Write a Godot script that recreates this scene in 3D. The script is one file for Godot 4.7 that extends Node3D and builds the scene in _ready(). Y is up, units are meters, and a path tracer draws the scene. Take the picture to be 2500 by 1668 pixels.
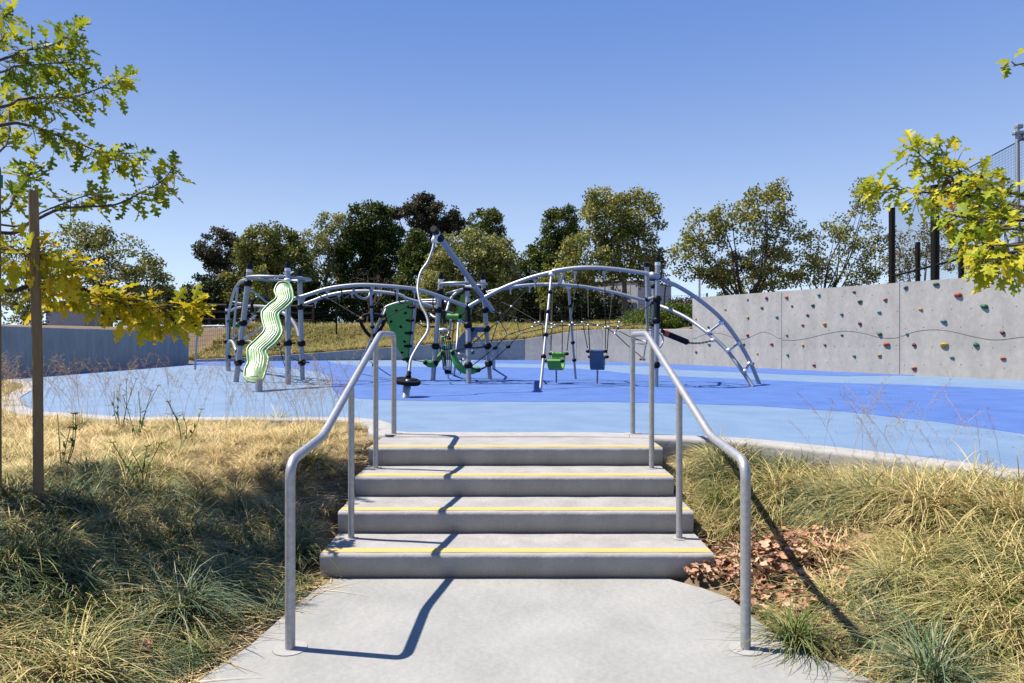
extends Node3D

const PLAY := 0.58          # height of the rubber play surface above the lower path
var rng := RandomNumberGenerator.new()
var M := {}
var taken := {}

# ------------------------------------------------------------------ mesh builder
class MB:
	var v := PackedVector3Array()
	var n := PackedVector3Array()
	var c := PackedColorArray()
	var ix := PackedInt32Array()
	var tint := Color(1, 1, 1)
	var coloured := false

	func vert(p: Vector3, nn: Vector3) -> void:
		v.push_back(p)
		n.push_back(nn)
		if coloured:
			c.push_back(tint)

	# flat convex polygon turned away from ref
	func face(pts: Array, ref: Vector3) -> void:
		var nn: Vector3 = (pts[1] - pts[0]).cross(pts[2] - pts[0]).normalized()
		var mid := Vector3.ZERO
		for p in pts:
			mid += p
		mid /= pts.size()
		var flip := nn.dot(mid - ref) < 0.0
		if flip:
			nn = -nn
		var b := v.size()
		for p in pts:
			vert(p, nn)
		for k in range(1, pts.size() - 1):
			if flip:
				ix.append_array([b, b + k, b + k + 1])
			else:
				ix.append_array([b, b + k + 1, b + k])

	func tube(pts: Array, r, sides := 10, cap := true, closed := false) -> void:
		var m := pts.size()
		var b := v.size()
		var t0: Vector3 = (pts[1] - pts[0]).normalized()
		var up := Vector3.UP if absf(t0.y) < 0.9 else Vector3.RIGHT
		var nn := (up - t0 * up.dot(t0)).normalized()
		for i in m:
			var t: Vector3
			if closed:
				t = (pts[(i + 1) % m] - pts[(i + m - 1) % m]).normalized()
			else:
				t = (pts[mini(i + 1, m - 1)] - pts[maxi(i - 1, 0)]).normalized()
			nn = (nn - t * nn.dot(t)).normalized()
			var bb := t.cross(nn)
			var rr: float = r[i] if r is Array else r
			for j in sides:
				var a := TAU * j / sides
				var o := nn * cos(a) + bb * sin(a)
				vert(pts[i] + o * rr, o)
		var rows := m if closed else m - 1
		for i in rows:
			for j in sides:
				var a0 := b + i * sides + j
				var b0 := b + i * sides + (j + 1) % sides
				var c0 := b + ((i + 1) % m) * sides + (j + 1) % sides
				var d0 := b + ((i + 1) % m) * sides + j
				ix.append_array([a0, c0, b0, a0, d0, c0])
		if cap and not closed:
			for e in 2:
				var ring := []
				for j in sides:
					ring.append(v[b + (0 if e == 0 else (m - 1) * sides) + j])
				face(ring, pts[1] if e == 0 else pts[m - 2])

	func box(ctr: Vector3, size: Vector3, bs := Basis(), ch := 0.0) -> void:
		var h := size * 0.5
		var q := func(a: int, s: float, su: float, sv: float) -> Vector3:
			var p := Vector3.ZERO
			p[a] = s * h[a]
			p[(a + 1) % 3] = su * (h[(a + 1) % 3] - ch)
			p[(a + 2) % 3] = sv * (h[(a + 2) % 3] - ch)
			return ctr + bs * p
		for a in 3:
			for s in [-1.0, 1.0]:
				face([q.call(a, s, -1, -1), q.call(a, s, 1, -1), q.call(a, s, 1, 1), q.call(a, s, -1, 1)], ctr)
		if ch > 0.0:
			for a in 3:
				var b := (a + 1) % 3
				for s in [-1.0, 1.0]:
					for u in [-1.0, 1.0]:
						# edge between face a/s and face b/u, along axis c
						face([q.call(a, s, u, -1), q.call(a, s, u, 1), q.call(b, u, 1, s), q.call(b, u, -1, s)], ctr)
			for s in [-1.0, 1.0]:
				for u in [-1.0, 1.0]:
					for w in [-1.0, 1.0]:
						face([q.call(0, s, u, w), q.call(1, u, w, s), q.call(2, w, s, u)], ctr)

	# surface through rows of points with smooth normals; rows may be closed rings
	func grid(rows: Array, ring := false, flip := false) -> void:
		var b := v.size()
		var m := rows.size()
		var w: int = rows[0].size()
		for i in m:
			for j in w:
				var du: Vector3 = rows[i][(j + 1) % w] - rows[i][(j + w - 1) % w] if ring else rows[i][mini(j + 1, w - 1)] - rows[i][maxi(j - 1, 0)]
				var dv: Vector3 = rows[mini(i + 1, m - 1)][j] - rows[maxi(i - 1, 0)][j]
				var nn := du.cross(dv).normalized()
				vert(rows[i][j], -nn if flip else nn)
		var cols := w if ring else w - 1
		for i in m - 1:
			for j in cols:
				var a0 := b + i * w + j
				var b0 := b + i * w + (j + 1) % w
				var c0 := b + (i + 1) * w + (j + 1) % w
				var d0 := b + (i + 1) * w + j
				if flip:
					ix.append_array([a0, b0, c0, a0, c0, d0])
				else:
					ix.append_array([a0, c0, b0, a0, d0, c0])

	# ellipsoid with axes given by the basis columns
	func ball(ctr: Vector3, bs: Basis, rings := 8, sides := 12) -> void:
		var b := v.size()
		var inv := bs.inverse().transposed()
		for i in rings + 1:
			var th := PI * i / rings
			for j in sides:
				var a := TAU * j / sides
				var d := Vector3(sin(th) * cos(a), cos(th), sin(th) * sin(a))
				vert(ctr + bs * d, (inv * d).normalized())
		for i in rings:
			for j in sides:
				var a0 := b + i * sides + j
				var b0 := b + i * sides + (j + 1) % sides
				var c0 := b + (i + 1) * sides + (j + 1) % sides
				var d0 := b + (i + 1) * sides + j
				ix.append_array([a0, c0, b0, a0, d0, c0])

	# prism: flat outline (2D) raised along bs.z from z0 to z1
	func prism(outline: PackedVector2Array, at: Transform3D, z0: float, z1: float) -> void:
		var tri := Geometry2D.triangulate_polygon(outline)
		for e in 2:
			var z := z0 if e == 0 else z1
			var nn := (at.basis.z * (-1.0 if e == 0 else 1.0)).normalized()
			var b := v.size()
			for p in outline:
				vert(at * Vector3(p.x, p.y, z), nn)
			for k in range(0, tri.size(), 3):
				var pa := v[b + tri[k]]
				var cr := (v[b + tri[k + 1]] - pa).cross(v[b + tri[k + 2]] - pa)
				if cr.dot(nn) > 0.0:
					ix.append_array([b + tri[k], b + tri[k + 2], b + tri[k + 1]])
				else:
					ix.append_array([b + tri[k], b + tri[k + 1], b + tri[k + 2]])
		var cw := Geometry2D.is_polygon_clockwise(outline)
		var m := outline.size()
		for k in m:
			var p := outline[k]
			var q := outline[(k + 1) % m]
			var d := (q - p).normalized()
			var o2 := Vector2(d.y, -d.x)
			if cw:
				o2 = -o2
			var quad := [at * Vector3(p.x, p.y, z0), at * Vector3(q.x, q.y, z0), at * Vector3(q.x, q.y, z1), at * Vector3(p.x, p.y, z1)]
			var mid: Vector3 = (quad[0] + quad[2]) * 0.5
			face(quad, mid - at.basis * Vector3(o2.x, o2.y, 0))

	func chain(a: Vector3, b: Vector3, link := 0.05, wire := 0.006, sag := 0.0) -> void:
		var cnt := maxi(2, int(a.distance_to(b) / (link * 0.72)))
		var pos := func(t: float) -> Vector3: return a.lerp(b, t) - Vector3(0, sag * 4.0 * t * (1.0 - t), 0)
		for i in cnt:
			var p: Vector3 = pos.call((i + 0.5) / cnt)
			var t: Vector3 = (pos.call(minf(1.0, (i + 1.0) / cnt)) - pos.call(i / float(cnt))).normalized()
			var s := t.cross(Vector3(0.3, 0.2, 0.93)).normalized()
			if i % 2 == 1:
				s = t.cross(s).normalized()
			var pts := []
			for k in 8:
				var th := TAU * k / 8.0
				pts.append(p + t * cos(th) * link * 0.5 + s * sin(th) * link * 0.3)
			tube(pts, wire, 4, false, true)

	# turn every triangle so that its front agrees with its normals
	func orient() -> void:
		for k in range(0, ix.size(), 3):
			var p := v[ix[k]]
			if (v[ix[k + 1]] - p).cross(v[ix[k + 2]] - p).dot(n[ix[k]]) > 0.0:
				var q := ix[k + 1]
				ix[k + 1] = ix[k + 2]
				ix[k + 2] = q

	func mesh(org := Vector3.ZERO, turn := false) -> ArrayMesh:
		if turn or coloured:
			orient()
		var a := []
		a.resize(Mesh.ARRAY_MAX)
		var vv := v
		if org != Vector3.ZERO:
			vv = PackedVector3Array()
			vv.resize(v.size())
			for i in v.size():
				vv[i] = v[i] - org
		a[Mesh.ARRAY_VERTEX] = vv
		a[Mesh.ARRAY_NORMAL] = n
		if coloured:
			a[Mesh.ARRAY_COLOR] = c
		a[Mesh.ARRAY_INDEX] = ix
		var am := ArrayMesh.new()
		am.add_surface_from_arrays(Mesh.PRIMITIVE_TRIANGLES, a)
		return am

# ------------------------------------------------------------------ nodes
func numbered(called: String) -> String:
	if not taken.has(called):
		taken[called] = 0
		return called
	taken[called] += 1
	return "%s_%03d" % [called, taken[called]]

func tag(o: Node, label: String, category := "", group := "", kind := "") -> Node:
	if label != "":
		o.set_meta("label", label)
	if category != "":
		o.set_meta("category", category)
	if group != "":
		o.set_meta("group", group)
	if kind != "":
		o.set_meta("kind", kind)
	return o

func thing(called: String, at: Vector3, label: String, category: String, group := "") -> Node3D:
	var o := Node3D.new()
	o.name = numbered(called)
	add_child(o)
	o.position = at
	tag(o, label, category, group)
	return o

func wpos(o: Node) -> Vector3:
	var p := Vector3.ZERO
	while o != self and o != null:
		p += o.position
		o = o.get_parent()
	return p

func part(mb: MB, called: String, material: Material, parent: Node = self) -> MeshInstance3D:
	var o := MeshInstance3D.new()
	o.mesh = mb.mesh(wpos(parent))
	o.material_override = material
	if parent == self:
		o.name = numbered(called)
		add_child(o)
	else:
		o.name = called
		parent.add_child(o, true)
	return o

# a thing that is one mesh, its origin at base
func single(mb: MB, called: String, material: Material, base: Vector3) -> MeshInstance3D:
	var o := MeshInstance3D.new()
	o.mesh = mb.mesh(base)
	o.material_override = material
	o.name = numbered(called)
	add_child(o)
	o.position = base
	return o

func smooth(pts: Array, per := 6, closed := false) -> Array:
	var out := []
	var m := pts.size()
	var last := m if closed else m - 1
	for i in last:
		var p1: Vector3 = pts[i]
		var p2: Vector3 = pts[(i + 1) % m]
		var p0: Vector3 = pts[(i + m - 1) % m] if closed else (pts[i - 1] if i > 0 else p1 * 2.0 - p2)
		var p3: Vector3 = pts[(i + 2) % m] if closed else (pts[i + 2] if i + 2 < m else p2 * 2.0 - p1)
		for k in per:
			out.append(p1.cubic_interpolate(p2, p0, p3, k / float(per)))
	if not closed:
		out.append(pts[m - 1])
	return out

# polyline with rounded corners
func bent(pts: Array, rad: float, per := 5) -> Array:
	var out := [pts[0]]
	for i in range(1, pts.size() - 1):
		var a: Vector3 = (pts[i - 1] - pts[i])
		var b: Vector3 = (pts[i + 1] - pts[i])
		var r := minf(rad, minf(a.length(), b.length()) * 0.48)
		var s: Vector3 = pts[i] + a.normalized() * r
		var e: Vector3 = pts[i] + b.normalized() * r
		for k in per + 1:
			var t := k / float(per)
			out.append(s.lerp(pts[i], t).lerp((pts[i] as Vector3).lerp(e, t), t))
	out.append(pts[-1])
	return out

func along(axis: Vector3) -> Basis:
	var y := axis.normalized()
	var x := y.cross(Vector3(0.31, 0.17, 0.93)).normalized()
	return Basis(x, y, x.cross(y))

# ------------------------------------------------------------------ materials
func grey(x: float) -> Color:
	return Color(x, x, x)

func two_noise(sd: int, fa: float, fb: float, wb: float, lo: Color, hi: Color, contrast := 1.0, size := 512, kind := FastNoiseLite.TYPE_SIMPLEX_SMOOTH) -> ImageTexture:
	var na := FastNoiseLite.new()
	na.seed = sd
	na.frequency = fa
	na.fractal_octaves = 5
	var nb := FastNoiseLite.new()
	nb.seed = sd + 7
	nb.noise_type = kind
	nb.frequency = fb
	nb.fractal_octaves = 2
	var da := na.get_seamless_image(size, size).get_data()
	var db := nb.get_seamless_image(size, size).get_data()
	var lut := []
	for i in 256:
		lut.append(lo.lerp(hi, i / 255.0).linear_to_srgb())
	var out := PackedByteArray()
	out.resize(size * size * 3)
	for i in size * size:
		var x := clampi(int((da[i] * (1.0 - wb) + db[i] * wb - 127.5) * contrast + 127.5), 0, 255)
		var cc: Color = lut[x]
		out[i * 3] = int(cc.r * 255.0)
		out[i * 3 + 1] = int(cc.g * 255.0)
		out[i * 3 + 2] = int(cc.b * 255.0)
	return ImageTexture.create_from_image(Image.create_from_data(size, size, false, Image.FORMAT_RGB8, out))

func bump(sd: int, freq: float, strength: float, size := 512) -> ImageTexture:
	var na := FastNoiseLite.new()
	na.seed = sd
	na.frequency = freq
	na.fractal_octaves = 4
	var im := na.get_seamless_image(size, size)
	im.convert(Image.FORMAT_RGBA8)
	im.bump_map_to_normal_map(strength)
	return ImageTexture.create_from_image(im)

func surf(colour: Color, rough: float, metal := 0.0, tex: Texture2D = null, tile := 1.0, nrm: Texture2D = null, nscale := 0.5) -> StandardMaterial3D:
	var m := StandardMaterial3D.new()
	m.albedo_color = colour.linear_to_srgb()
	m.roughness = rough
	m.metallic = metal
	m.cull_mode = BaseMaterial3D.CULL_DISABLED
	if tex != null or nrm != null:
		m.uv1_triplanar = true
		m.uv1_world_triplanar = true
		m.uv1_scale = Vector3.ONE / tile
	if tex != null:
		m.albedo_texture = tex
	if nrm != null:
		m.normal_enabled = true
		m.normal_texture = nrm
		m.normal_scale = nscale
	return m

func leafy(backlight := 0.5, rough := 0.5) -> StandardMaterial3D:
	var m := surf(Color.WHITE, rough)
	m.vertex_color_use_as_albedo = true
	m.metallic_specular = 0.3
	m.backlight_enabled = true
	m.backlight = Color(backlight, backlight, backlight)
	return m

func make_materials() -> void:
	var conc_n := bump(31, 0.05, 3.0)
	M.path = surf(Color.WHITE, 0.85, 0, two_noise(3, 0.006, 0.12, 0.35, Color(0.204, 0.212, 0.206), Color(0.291, 0.297, 0.289), 1.1), 2.3, conc_n, 0.25)
	M.kerb = surf(Color.WHITE, 0.9, 0, two_noise(5, 0.012, 0.2, 0.4, Color(0.242, 0.240, 0.234), Color(0.335, 0.336, 0.335), 1.2), 1.3, conc_n, 0.3)
	M.step = surf(Color.WHITE, 0.88, 0, two_noise(6, 0.012, 0.25, 0.5, Color(0.212, 0.208, 0.206), Color(0.328, 0.324, 0.320), 1.6), 1.7, conc_n, 0.3)
	M.wall = surf(Color.WHITE, 0.85, 0, two_noise(9, 0.010, 0.05, 0.22, Color(0.21, 0.21, 0.202), Color(0.336, 0.332, 0.319), 1.15), 3.1, conc_n, 0.2)
	M.wall.uv1_scale = Vector3(0.42, 0.13, 0.42)
	M.core = surf(Color(0.066, 0.066, 0.066), 0.9)
	M.yellow = surf(Color.WHITE, 0.7, 0, two_noise(12, 0.05, 0.3, 0.5, Color(0.40, 0.29, 0.08), Color(0.53, 0.40, 0.13), 1.6), 0.5)
	var rub_n := bump(37, 0.4, 5.0, 1024)
	M.light_blue = surf(Color.WHITE, 0.8, 0, two_noise(14, 0.006, 0.35, 0.42, Color(0.107, 0.186, 0.309), Color(0.144, 0.229, 0.360), 1.8, 1024), 4.3, rub_n, 0.6)
	M.dark_blue = surf(Color.WHITE, 0.8, 0, two_noise(15, 0.006, 0.35, 0.42, Color(0.041, 0.103, 0.321), Color(0.063, 0.144, 0.393), 1.8, 1024), 4.3, rub_n, 0.6)
	M.galv = surf(Color.WHITE, 0.5, 0.7, two_noise(17, 0.03, 0.08, 0.6, Color(0.218, 0.237, 0.261), Color(0.400, 0.419, 0.443), 1.4, 512, FastNoiseLite.TYPE_CELLULAR), 0.45)
	M.rail = surf(Color.WHITE, 0.5, 0.6, two_noise(18, 0.02, 0.1, 0.5, Color(0.258, 0.267, 0.284), Color(0.447, 0.456, 0.473), 1.4, 512, FastNoiseLite.TYPE_CELLULAR), 0.5)
	M.black = surf(Color(0.008, 0.008, 0.01), 0.45)
	M.rubber = surf(Color(0.009, 0.009, 0.013), 0.7)
	M.rope = surf(Color(0.011, 0.011, 0.013), 0.85)
	M.alu = surf(Color(0.62, 0.63, 0.66), 0.4, 0.5)
	M.slide_green = surf(Color.WHITE, 0.38, 0, two_noise(19, 0.01, 0.1, 0.4, Color(0.143, 0.296, 0.122), Color(0.169, 0.328, 0.148)), 1.0)
	M.green = surf(Color.WHITE, 0.4, 0, two_noise(20, 0.01, 0.15, 0.4, Color(0.038, 0.224, 0.041), Color(0.053, 0.270, 0.057)), 1.0)
	M.lime = surf(Color.WHITE, 0.4, 0, two_noise(21, 0.01, 0.15, 0.4, Color(0.066, 0.239, 0.028), Color(0.083, 0.271, 0.039)), 1.0)
	M.teal = surf(Color(0.001, 0.089, 0.039), 0.4)
	M.seat_blue = surf(Color(0.034, 0.072, 0.139), 0.45)
	M.orange = surf(Color(0.344, 0.055, 0.017), 0.5)
	M.amber = surf(Color(0.388, 0.2, 0.011), 0.5)
	M.post = surf(Color(0.007, 0.007, 0.008), 0.6)
	M.wire = surf(Color(0.008, 0.008, 0.008), 0.7)
	M.white = surf(Color.WHITE, 0.8, 0, two_noise(23, 0.01, 0.1, 0.3, Color(0.277, 0.283, 0.294), Color(0.333, 0.339, 0.349)), 4.0)
	M.glass = surf(Color(0.028, 0.039, 0.05), 0.1)
	M.stake = surf(Color.WHITE, 0.8, 0, two_noise(25, 0.015, 0.2, 0.5, Color(0.10, 0.068, 0.032), Color(0.23, 0.155, 0.075), 1.5), 0.4)
	M.stake.uv1_scale = Vector3(9, 0.8, 9)
	M.bark = surf(Color.WHITE, 0.9, 0, two_noise(27, 0.02, 0.1, 0.5, Color(0.028, 0.021, 0.017), Color(0.072, 0.058, 0.047), 1.5), 0.8)
	M.pale_bark = surf(Color.WHITE, 0.9, 0, two_noise(28, 0.02, 0.05, 0.4, Color(0.083, 0.058, 0.045), Color(0.2, 0.155, 0.128), 1.6), 1.2)
	M.soil = surf(Color.WHITE, 0.95, 0, two_noise(29, 0.012, 0.16, 0.5, Color(0.072, 0.047, 0.025), Color(0.188, 0.139, 0.077), 1.6), 1.4, bump(33, 0.08, 6.0), 0.7)
	M.leaf = leafy(0.9, 0.55)
	M.far_leaf = leafy(0.7, 0.55)
	M.blade = leafy(0.6, 0.6)
	M.litter = leafy(0.2, 0.8)
	M.flower = surf(Color(0.416, 0.305, 0.011), 0.6)
	for m in [M.black, M.post, M.wire, M.rubber]:
		m.metallic_specular = 0.25
	M.holds = {
		"o": surf(Color(0.305, 0.047, 0.011), 0.6), "r": surf(Color(0.249, 0.019, 0.008), 0.6), "m": surf(Color(0.089, 0.006, 0.011), 0.6),
		"y": surf(Color(0.333, 0.2, 0.011), 0.6), "g": surf(Color(0.007, 0.077, 0.034), 0.6), "t": surf(Color(0.028, 0.133, 0.139), 0.6), "b": surf(Color(0.011, 0.083, 0.144), 0.6)}

# ------------------------------------------------------------------ the lie of the land
const KERB := [Vector2(-12.0, -16.2), Vector2(-10.6, -14.9), Vector2(-9.2, -13.3), Vector2(-8.2, -11.6), Vector2(-7.28, -10.1), Vector2(-5.95, -8.5), Vector2(-5.1, -8.05), Vector2(-4.37, -7.74), Vector2(-3.64, -7.68), Vector2(-2.05, -7.67), Vector2(-1.55, -7.5), Vector2(-1.24, -7.05), Vector2(-1.06, -6.46), Vector2(-0.5, -6.4), Vector2(0.6, -6.4), Vector2(1.1, -6.32), Vector2(1.45, -6.22), Vector2(2.06, -6.0), Vector2(2.54, -5.57), Vector2(2.92, -5.14), Vector2(3.22, -4.76), Vector2(3.42, -4.45), Vector2(3.85, -3.6), Vector2(4.3, -2.2), Vector2(4.8, 0.0), Vector2(5.2, 3.0)]
const BACK := [Vector2(-13.4, -28.9), Vector2(-11.0, -30.0), Vector2(-8.7, -30.8), Vector2(-4.75, -31.7), Vector2(-2.0, -31.9), Vector2(0.59, -31.6), Vector2(2.83, -30.0), Vector2(4.84, -28.0), Vector2(6.6, -24.96)]
const BACK_TOP := [0.1, 0.2, 0.36, 0.66, 0.82, 0.97, 1.34, 1.36, 1.32]
const WALL_A := Vector2(6.6, -24.96)
const WALL_D := Vector2(0.4303, 0.9027)
const WALL_LEN := 17.5
var play_poly := PackedVector2Array()
var kerb_line := []

func kerb_curve() -> Array:
	var p3 := []
	for p in KERB:
		p3.append(Vector3(p.x, 0, p.y))
	return smooth(p3, 5)

func walk_edge(z: float, side: int) -> float:
	var tab := [[-2.0, 1.50], [-2.88, 1.34], [-3.24, 1.24], [-3.74, 1.18], [-4.15, 1.10]] if side < 0 else [[-2.0, 1.95], [-2.88, 1.54], [-3.02, 1.46], [-3.17, 1.345], [-3.49, 1.27], [-3.84, 1.22], [-3.99, 1.11], [-4.16, 0.93]]
	if z >= tab[0][0]:
		return tab[0][1] + (z - tab[0][0]) * 0.15
	for k in tab.size() - 1:
		if z >= tab[k + 1][0]:
			return lerpf(tab[k][1], tab[k + 1][1], (z - tab[k][0]) / (tab[k + 1][0] - tab[k][0]))
	return tab[-1][1]

func back_z(x: float) -> float:
	if x <= BACK[0].x:
		return BACK[0].y
	for k in BACK.size() - 1:
		if x < BACK[k + 1].x:
			return lerpf(BACK[k].y, BACK[k + 1].y, (x - BACK[k].x) / (BACK[k + 1].x - BACK[k].x))
	return WALL_A.y + (x - WALL_A.x) * WALL_D.y / WALL_D.x

func back_top(x: float) -> float:
	if x <= BACK[0].x:
		return BACK_TOP[0]
	for k in BACK.size() - 1:
		if x < BACK[k + 1].x:
			return lerpf(BACK_TOP[k], BACK_TOP[k + 1], (x - BACK[k].x) / (BACK[k + 1].x - BACK[k].x))
	return 1.4

var rough_noise := FastNoiseLite.new()

func behind_walls(x: float, z: float) -> float:
	# how far a point lies behind the curved wall or the climbing wall (negative in front)
	if x < BACK[0].x:
		return BACK[0].y + (BACK[0].x - x) * 0.55 - z
	if z > WALL_A.y or x > WALL_A.x + 4.0:
		return (Vector2(x, z) - WALL_A).dot(Vector2(WALL_D.y, -WALL_D.x))
	if x > WALL_A.x:
		return (Vector2(x, z) - WALL_A).length()
	return (back_z(x) - z) * 0.9

func bank(x: float, z: float, s: float) -> float:
	var base := PLAY + back_top(x) - 0.07
	if x > WALL_A.x:
		base = 2.0
	var run := smoothstep(0.0, 7.5, s)
	return base + run * (2.2 - minf(base, 2.2)) + clampf(s - 7.0, 0.0, 40.0) * 0.004 + rough_noise.get_noise_2d(x * 2.0, z * 2.0) * 0.08 * run

# height of the ground one sees
func land(x: float, z: float) -> float:
	var s := behind_walls(x, z)
	if s > 0.0 and (z < -27.0 or x > 6.6):
		return bank(x, z, s)
	return near_land(x, z)

# height of the one large sheet: it dips under the walls and under the bank behind them
func sheet_height(x: float, z: float) -> float:
	var s := behind_walls(x, z)
	if s > -1.2 and (z < -26.0 or x > 5.5):
		if s < 60.0:
			return -0.6
		return 1.7
	return near_land(x, z)

func near_land(x: float, z: float) -> float:
	if Geometry2D.is_point_in_polygon(Vector2(x, z), play_poly):
		return 0.38
	if x > 4.0 and z < -3.0:
		return 0.38
	if x < -12.1 and z < -14.0:
		return lerpf(0.55, 1.1, clampf((-12.1 - x) / 4.0, 0, 1))
	var bumpy := rough_noise.get_noise_2d(x * 14.0, z * 14.0) * 0.035
	if x < 0.0:
		var e := -walk_edge(z, -1)
		if z < -4.15:
			e = -1.17
		if x > e - 0.02:
			return -0.08
		var b := lerpf(-0.03, 0.52, smoothstep(-3.9, -6.2, z)) if z < -3.9 else -0.03
		var s := smoothstep(0.0, 1.9, e - x)
		return minf(lerpf(b, 0.50, s) + bumpy * minf(1.0, (e - x) * 2.0), 0.56)
	var er := walk_edge(z, 1)
	if z < -4.16:
		er = 1.22 if z < -4.6 else lerpf(0.93, 1.22, (-4.16 - z) / 0.44)
	if x < er + 0.02:
		return -0.08
	var br := lerpf(-0.03, 0.36, smoothstep(-3.9, -5.9, z)) if z < -3.9 else -0.03
	if z < -3.9 and z > -4.8 and x < 1.9:
		br = maxf(br, 0.03)
	var sr := smoothstep(0.0, 1.9, x - er)
	return lerpf(br, 0.40, sr) + bumpy * minf(1.0, (x - er) * 2.0)

func spaced(stops: Array) -> Array:
	# stops: [start, step, end, step, end ...]
	var out := []
	var x: float = stops[0]
	for k in range(1, stops.size(), 2):
		while x < stops[k + 1] - 0.001:
			out.append(x)
			x += stops[k]
		x = stops[k + 1]
	out.append(x)
	return out

func build_ground() -> void:
	rough_noise.seed = 5
	rough_noise.frequency = 0.05
	kerb_line = kerb_curve()
	for p in kerb_line:
		play_poly.push_back(Vector2(p.x, p.z))
	var far_end := WALL_A + WALL_D * WALL_LEN
	play_poly.push_back(far_end)
	play_poly.push_back(WALL_A)
	for k in range(BACK.size() - 2, -1, -1):
		play_poly.push_back(BACK[k])
	play_poly.push_back(Vector2(-12.55, -26.4))
	# the ground: one sheet out to the horizon
	var xs := spaced([-420.0, 60.0, -60.0, 8.0, -20.0, 1.0, -9.0, 0.14, 4.6, 0.6, 14.0, 4.0, 60.0, 60.0, 420.0])
	var zs := spaced([-420.0, 60.0, -60.0, 6.0, -42.0, 0.8, -12.0, 0.14, 0.0, 1.0, 8.0, 20.0, 60.0])
	var rows := []
	for z in zs:
		var row := []
		for x in xs:
			row.append(Vector3(x, sheet_height(x, z), z))
		rows.append(row)
	var g := MB.new()
	g.grid(rows, false, true)
	tag(part(g, "ground", M.soil), "dry brown soil of the planted banks and field", "", "", "structure")
	# bank behind the walls
	var edge := []
	for p in [Vector2(-60, -3.3), Vector2(-40.0, -14.3), Vector2(-28.0, -20.87), Vector2(-20, -25.27), Vector2(-16.0, -27.47)]:
		edge.append(Vector3(p.x, 0, p.y))
	for p in BACK:
		edge.append(Vector3(p.x, 0, p.y))
	for u in [4.0, 8.0, 12.0, WALL_LEN, 24.0, 40.0]:
		edge.append(Vector3(WALL_A.x + WALL_D.x * u, 0, WALL_A.y + WALL_D.y * u))
	var efine := smooth(edge, 6)
	var brows := []
	for s in [0.12, 0.4, 0.8, 1.3, 2.0, 2.8, 3.6, 4.5, 5.5, 6.5, 8.0, 10.0, 13.0, 18.0, 26.0, 40.0, 65.0]:
		var row := []
		for i in efine.size():
			var t: Vector3 = (efine[mini(i + 1, efine.size() - 1)] - efine[maxi(i - 1, 0)]).normalized()
			var p: Vector3 = efine[i] + Vector3(t.z, 0, -t.x) * s
			var y := bank(p.x, p.z, s)
			row.append(Vector3(p.x, y, p.z))
		brows.append(row)
	var bg := MB.new()
	bg.grid(brows, false, false)
	tag(part(bg, "bank", M.soil), "dry earth bank rising behind the concrete walls", "", "", "structure")
	# rubber play surface
	var flat := Transform3D(Basis(Vector3.RIGHT, Vector3.BACK, Vector3.DOWN), Vector3(0, PLAY, 0))
	var sheet := func(poly: PackedVector2Array, y: float, called: String, m: Material, label: String) -> void:
		var mb := MB.new()
		mb.prism(poly, Transform3D(flat.basis, Vector3(0, y, 0)), 0.0, 0.03)
		tag(part(mb, called, m), label, "", "", "structure")
	sheet.call(play_poly, PLAY, "play_surface", M.light_blue, "light blue rubber safety surface of the playground")
	var dark := PackedVector2Array()
	var lobe := [Vector2(4.758, -6.346), Vector2(4.547, -7.309), Vector2(4.065, -8.386), Vector2(3.186, -9.172), Vector2(2.002, -9.535), Vector2(1.167, -9.732), Vector2(-0.589, -9.792), Vector2(-1.182, -9.853), Vector2(-1.934, -10.06), Vector2(-2.355, -10.32), Vector2(-2.675, -10.786), Vector2(-2.99, -11.512), Vector2(-3.42, -12.91), Vector2(-3.989, -15.161), Vector2(-4.799, -17.682), Vector2(-5.79, -19.888), Vector2(-6.838, -21.496), Vector2(-8.161, -23.05), Vector2(-9.684, -23.736), Vector2(-11.081, -24.464), Vector2(-11.986, -24.975)]
	dark.push_back(Vector2(9.5, -5.0))
	dark.push_back(Vector2(6.0, -6.0))
	for k in lobe.size():
		dark.push_back(lobe[k])
	for p in [Vector2(-13.0, -24.5), Vector2(-13.4, -29.2), Vector2(-8.623, -31.156), Vector2(-6.762, -26.496), Vector2(-5.612, -24.59), Vector2(-5.753, -23.974), Vector2(-3.074, -23.274), Vector2(-1.385, -23.087), Vector2(0.457, -22.464), Vector2(1.935, -21.684), Vector2(2.503, -20.538), Vector2(3.014, -18.817), Vector2(3.467, -17.471), Vector2(4.116, -16.842), Vector2(5.288, -15.507), Vector2(6.641, -14.213), Vector2(7.97, -13.428), Vector2(9.133, -12.18), Vector2(13.5, -10.5), Vector2(13.0, -7.0)]:
		dark.push_back(p)
	for poly in Geometry2D.intersect_polygons(dark, play_poly):
		sheet.call(poly, PLAY + 0.004, "dark_surface_band", M.dark_blue, "deep blue flowing band in the rubber play surface")
	var strip := PackedVector2Array([Vector2(-1.649, -32.204), Vector2(-1.661, -27.695), Vector2(0.534, -26.241), Vector2(2.262, -25.353), Vector2(2.727, -25.592), Vector2(4.108, -24.477), Vector2(5.285, -23.069), Vector2(5.026, -20.944), Vector2(6.123, -19.393), Vector2(7.293, -17.5), Vector2(8.319, -16.892), Vector2(9.843, -17.322), Vector2(9.9, -17.0), Vector2(11.0, -18.0), Vector2(8.0, -27.0), Vector2(3.0, -33.0), Vector2(-1.0, -33.0)])
	for poly in Geometry2D.intersect_polygons(strip, play_poly):
		sheet.call(poly, PLAY + 0.004, "far_surface_band", M.dark_blue, "deep blue strip of rubber along the foot of the grey wall")
	# kerb round the front of the play surface
	var offs := []
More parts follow.
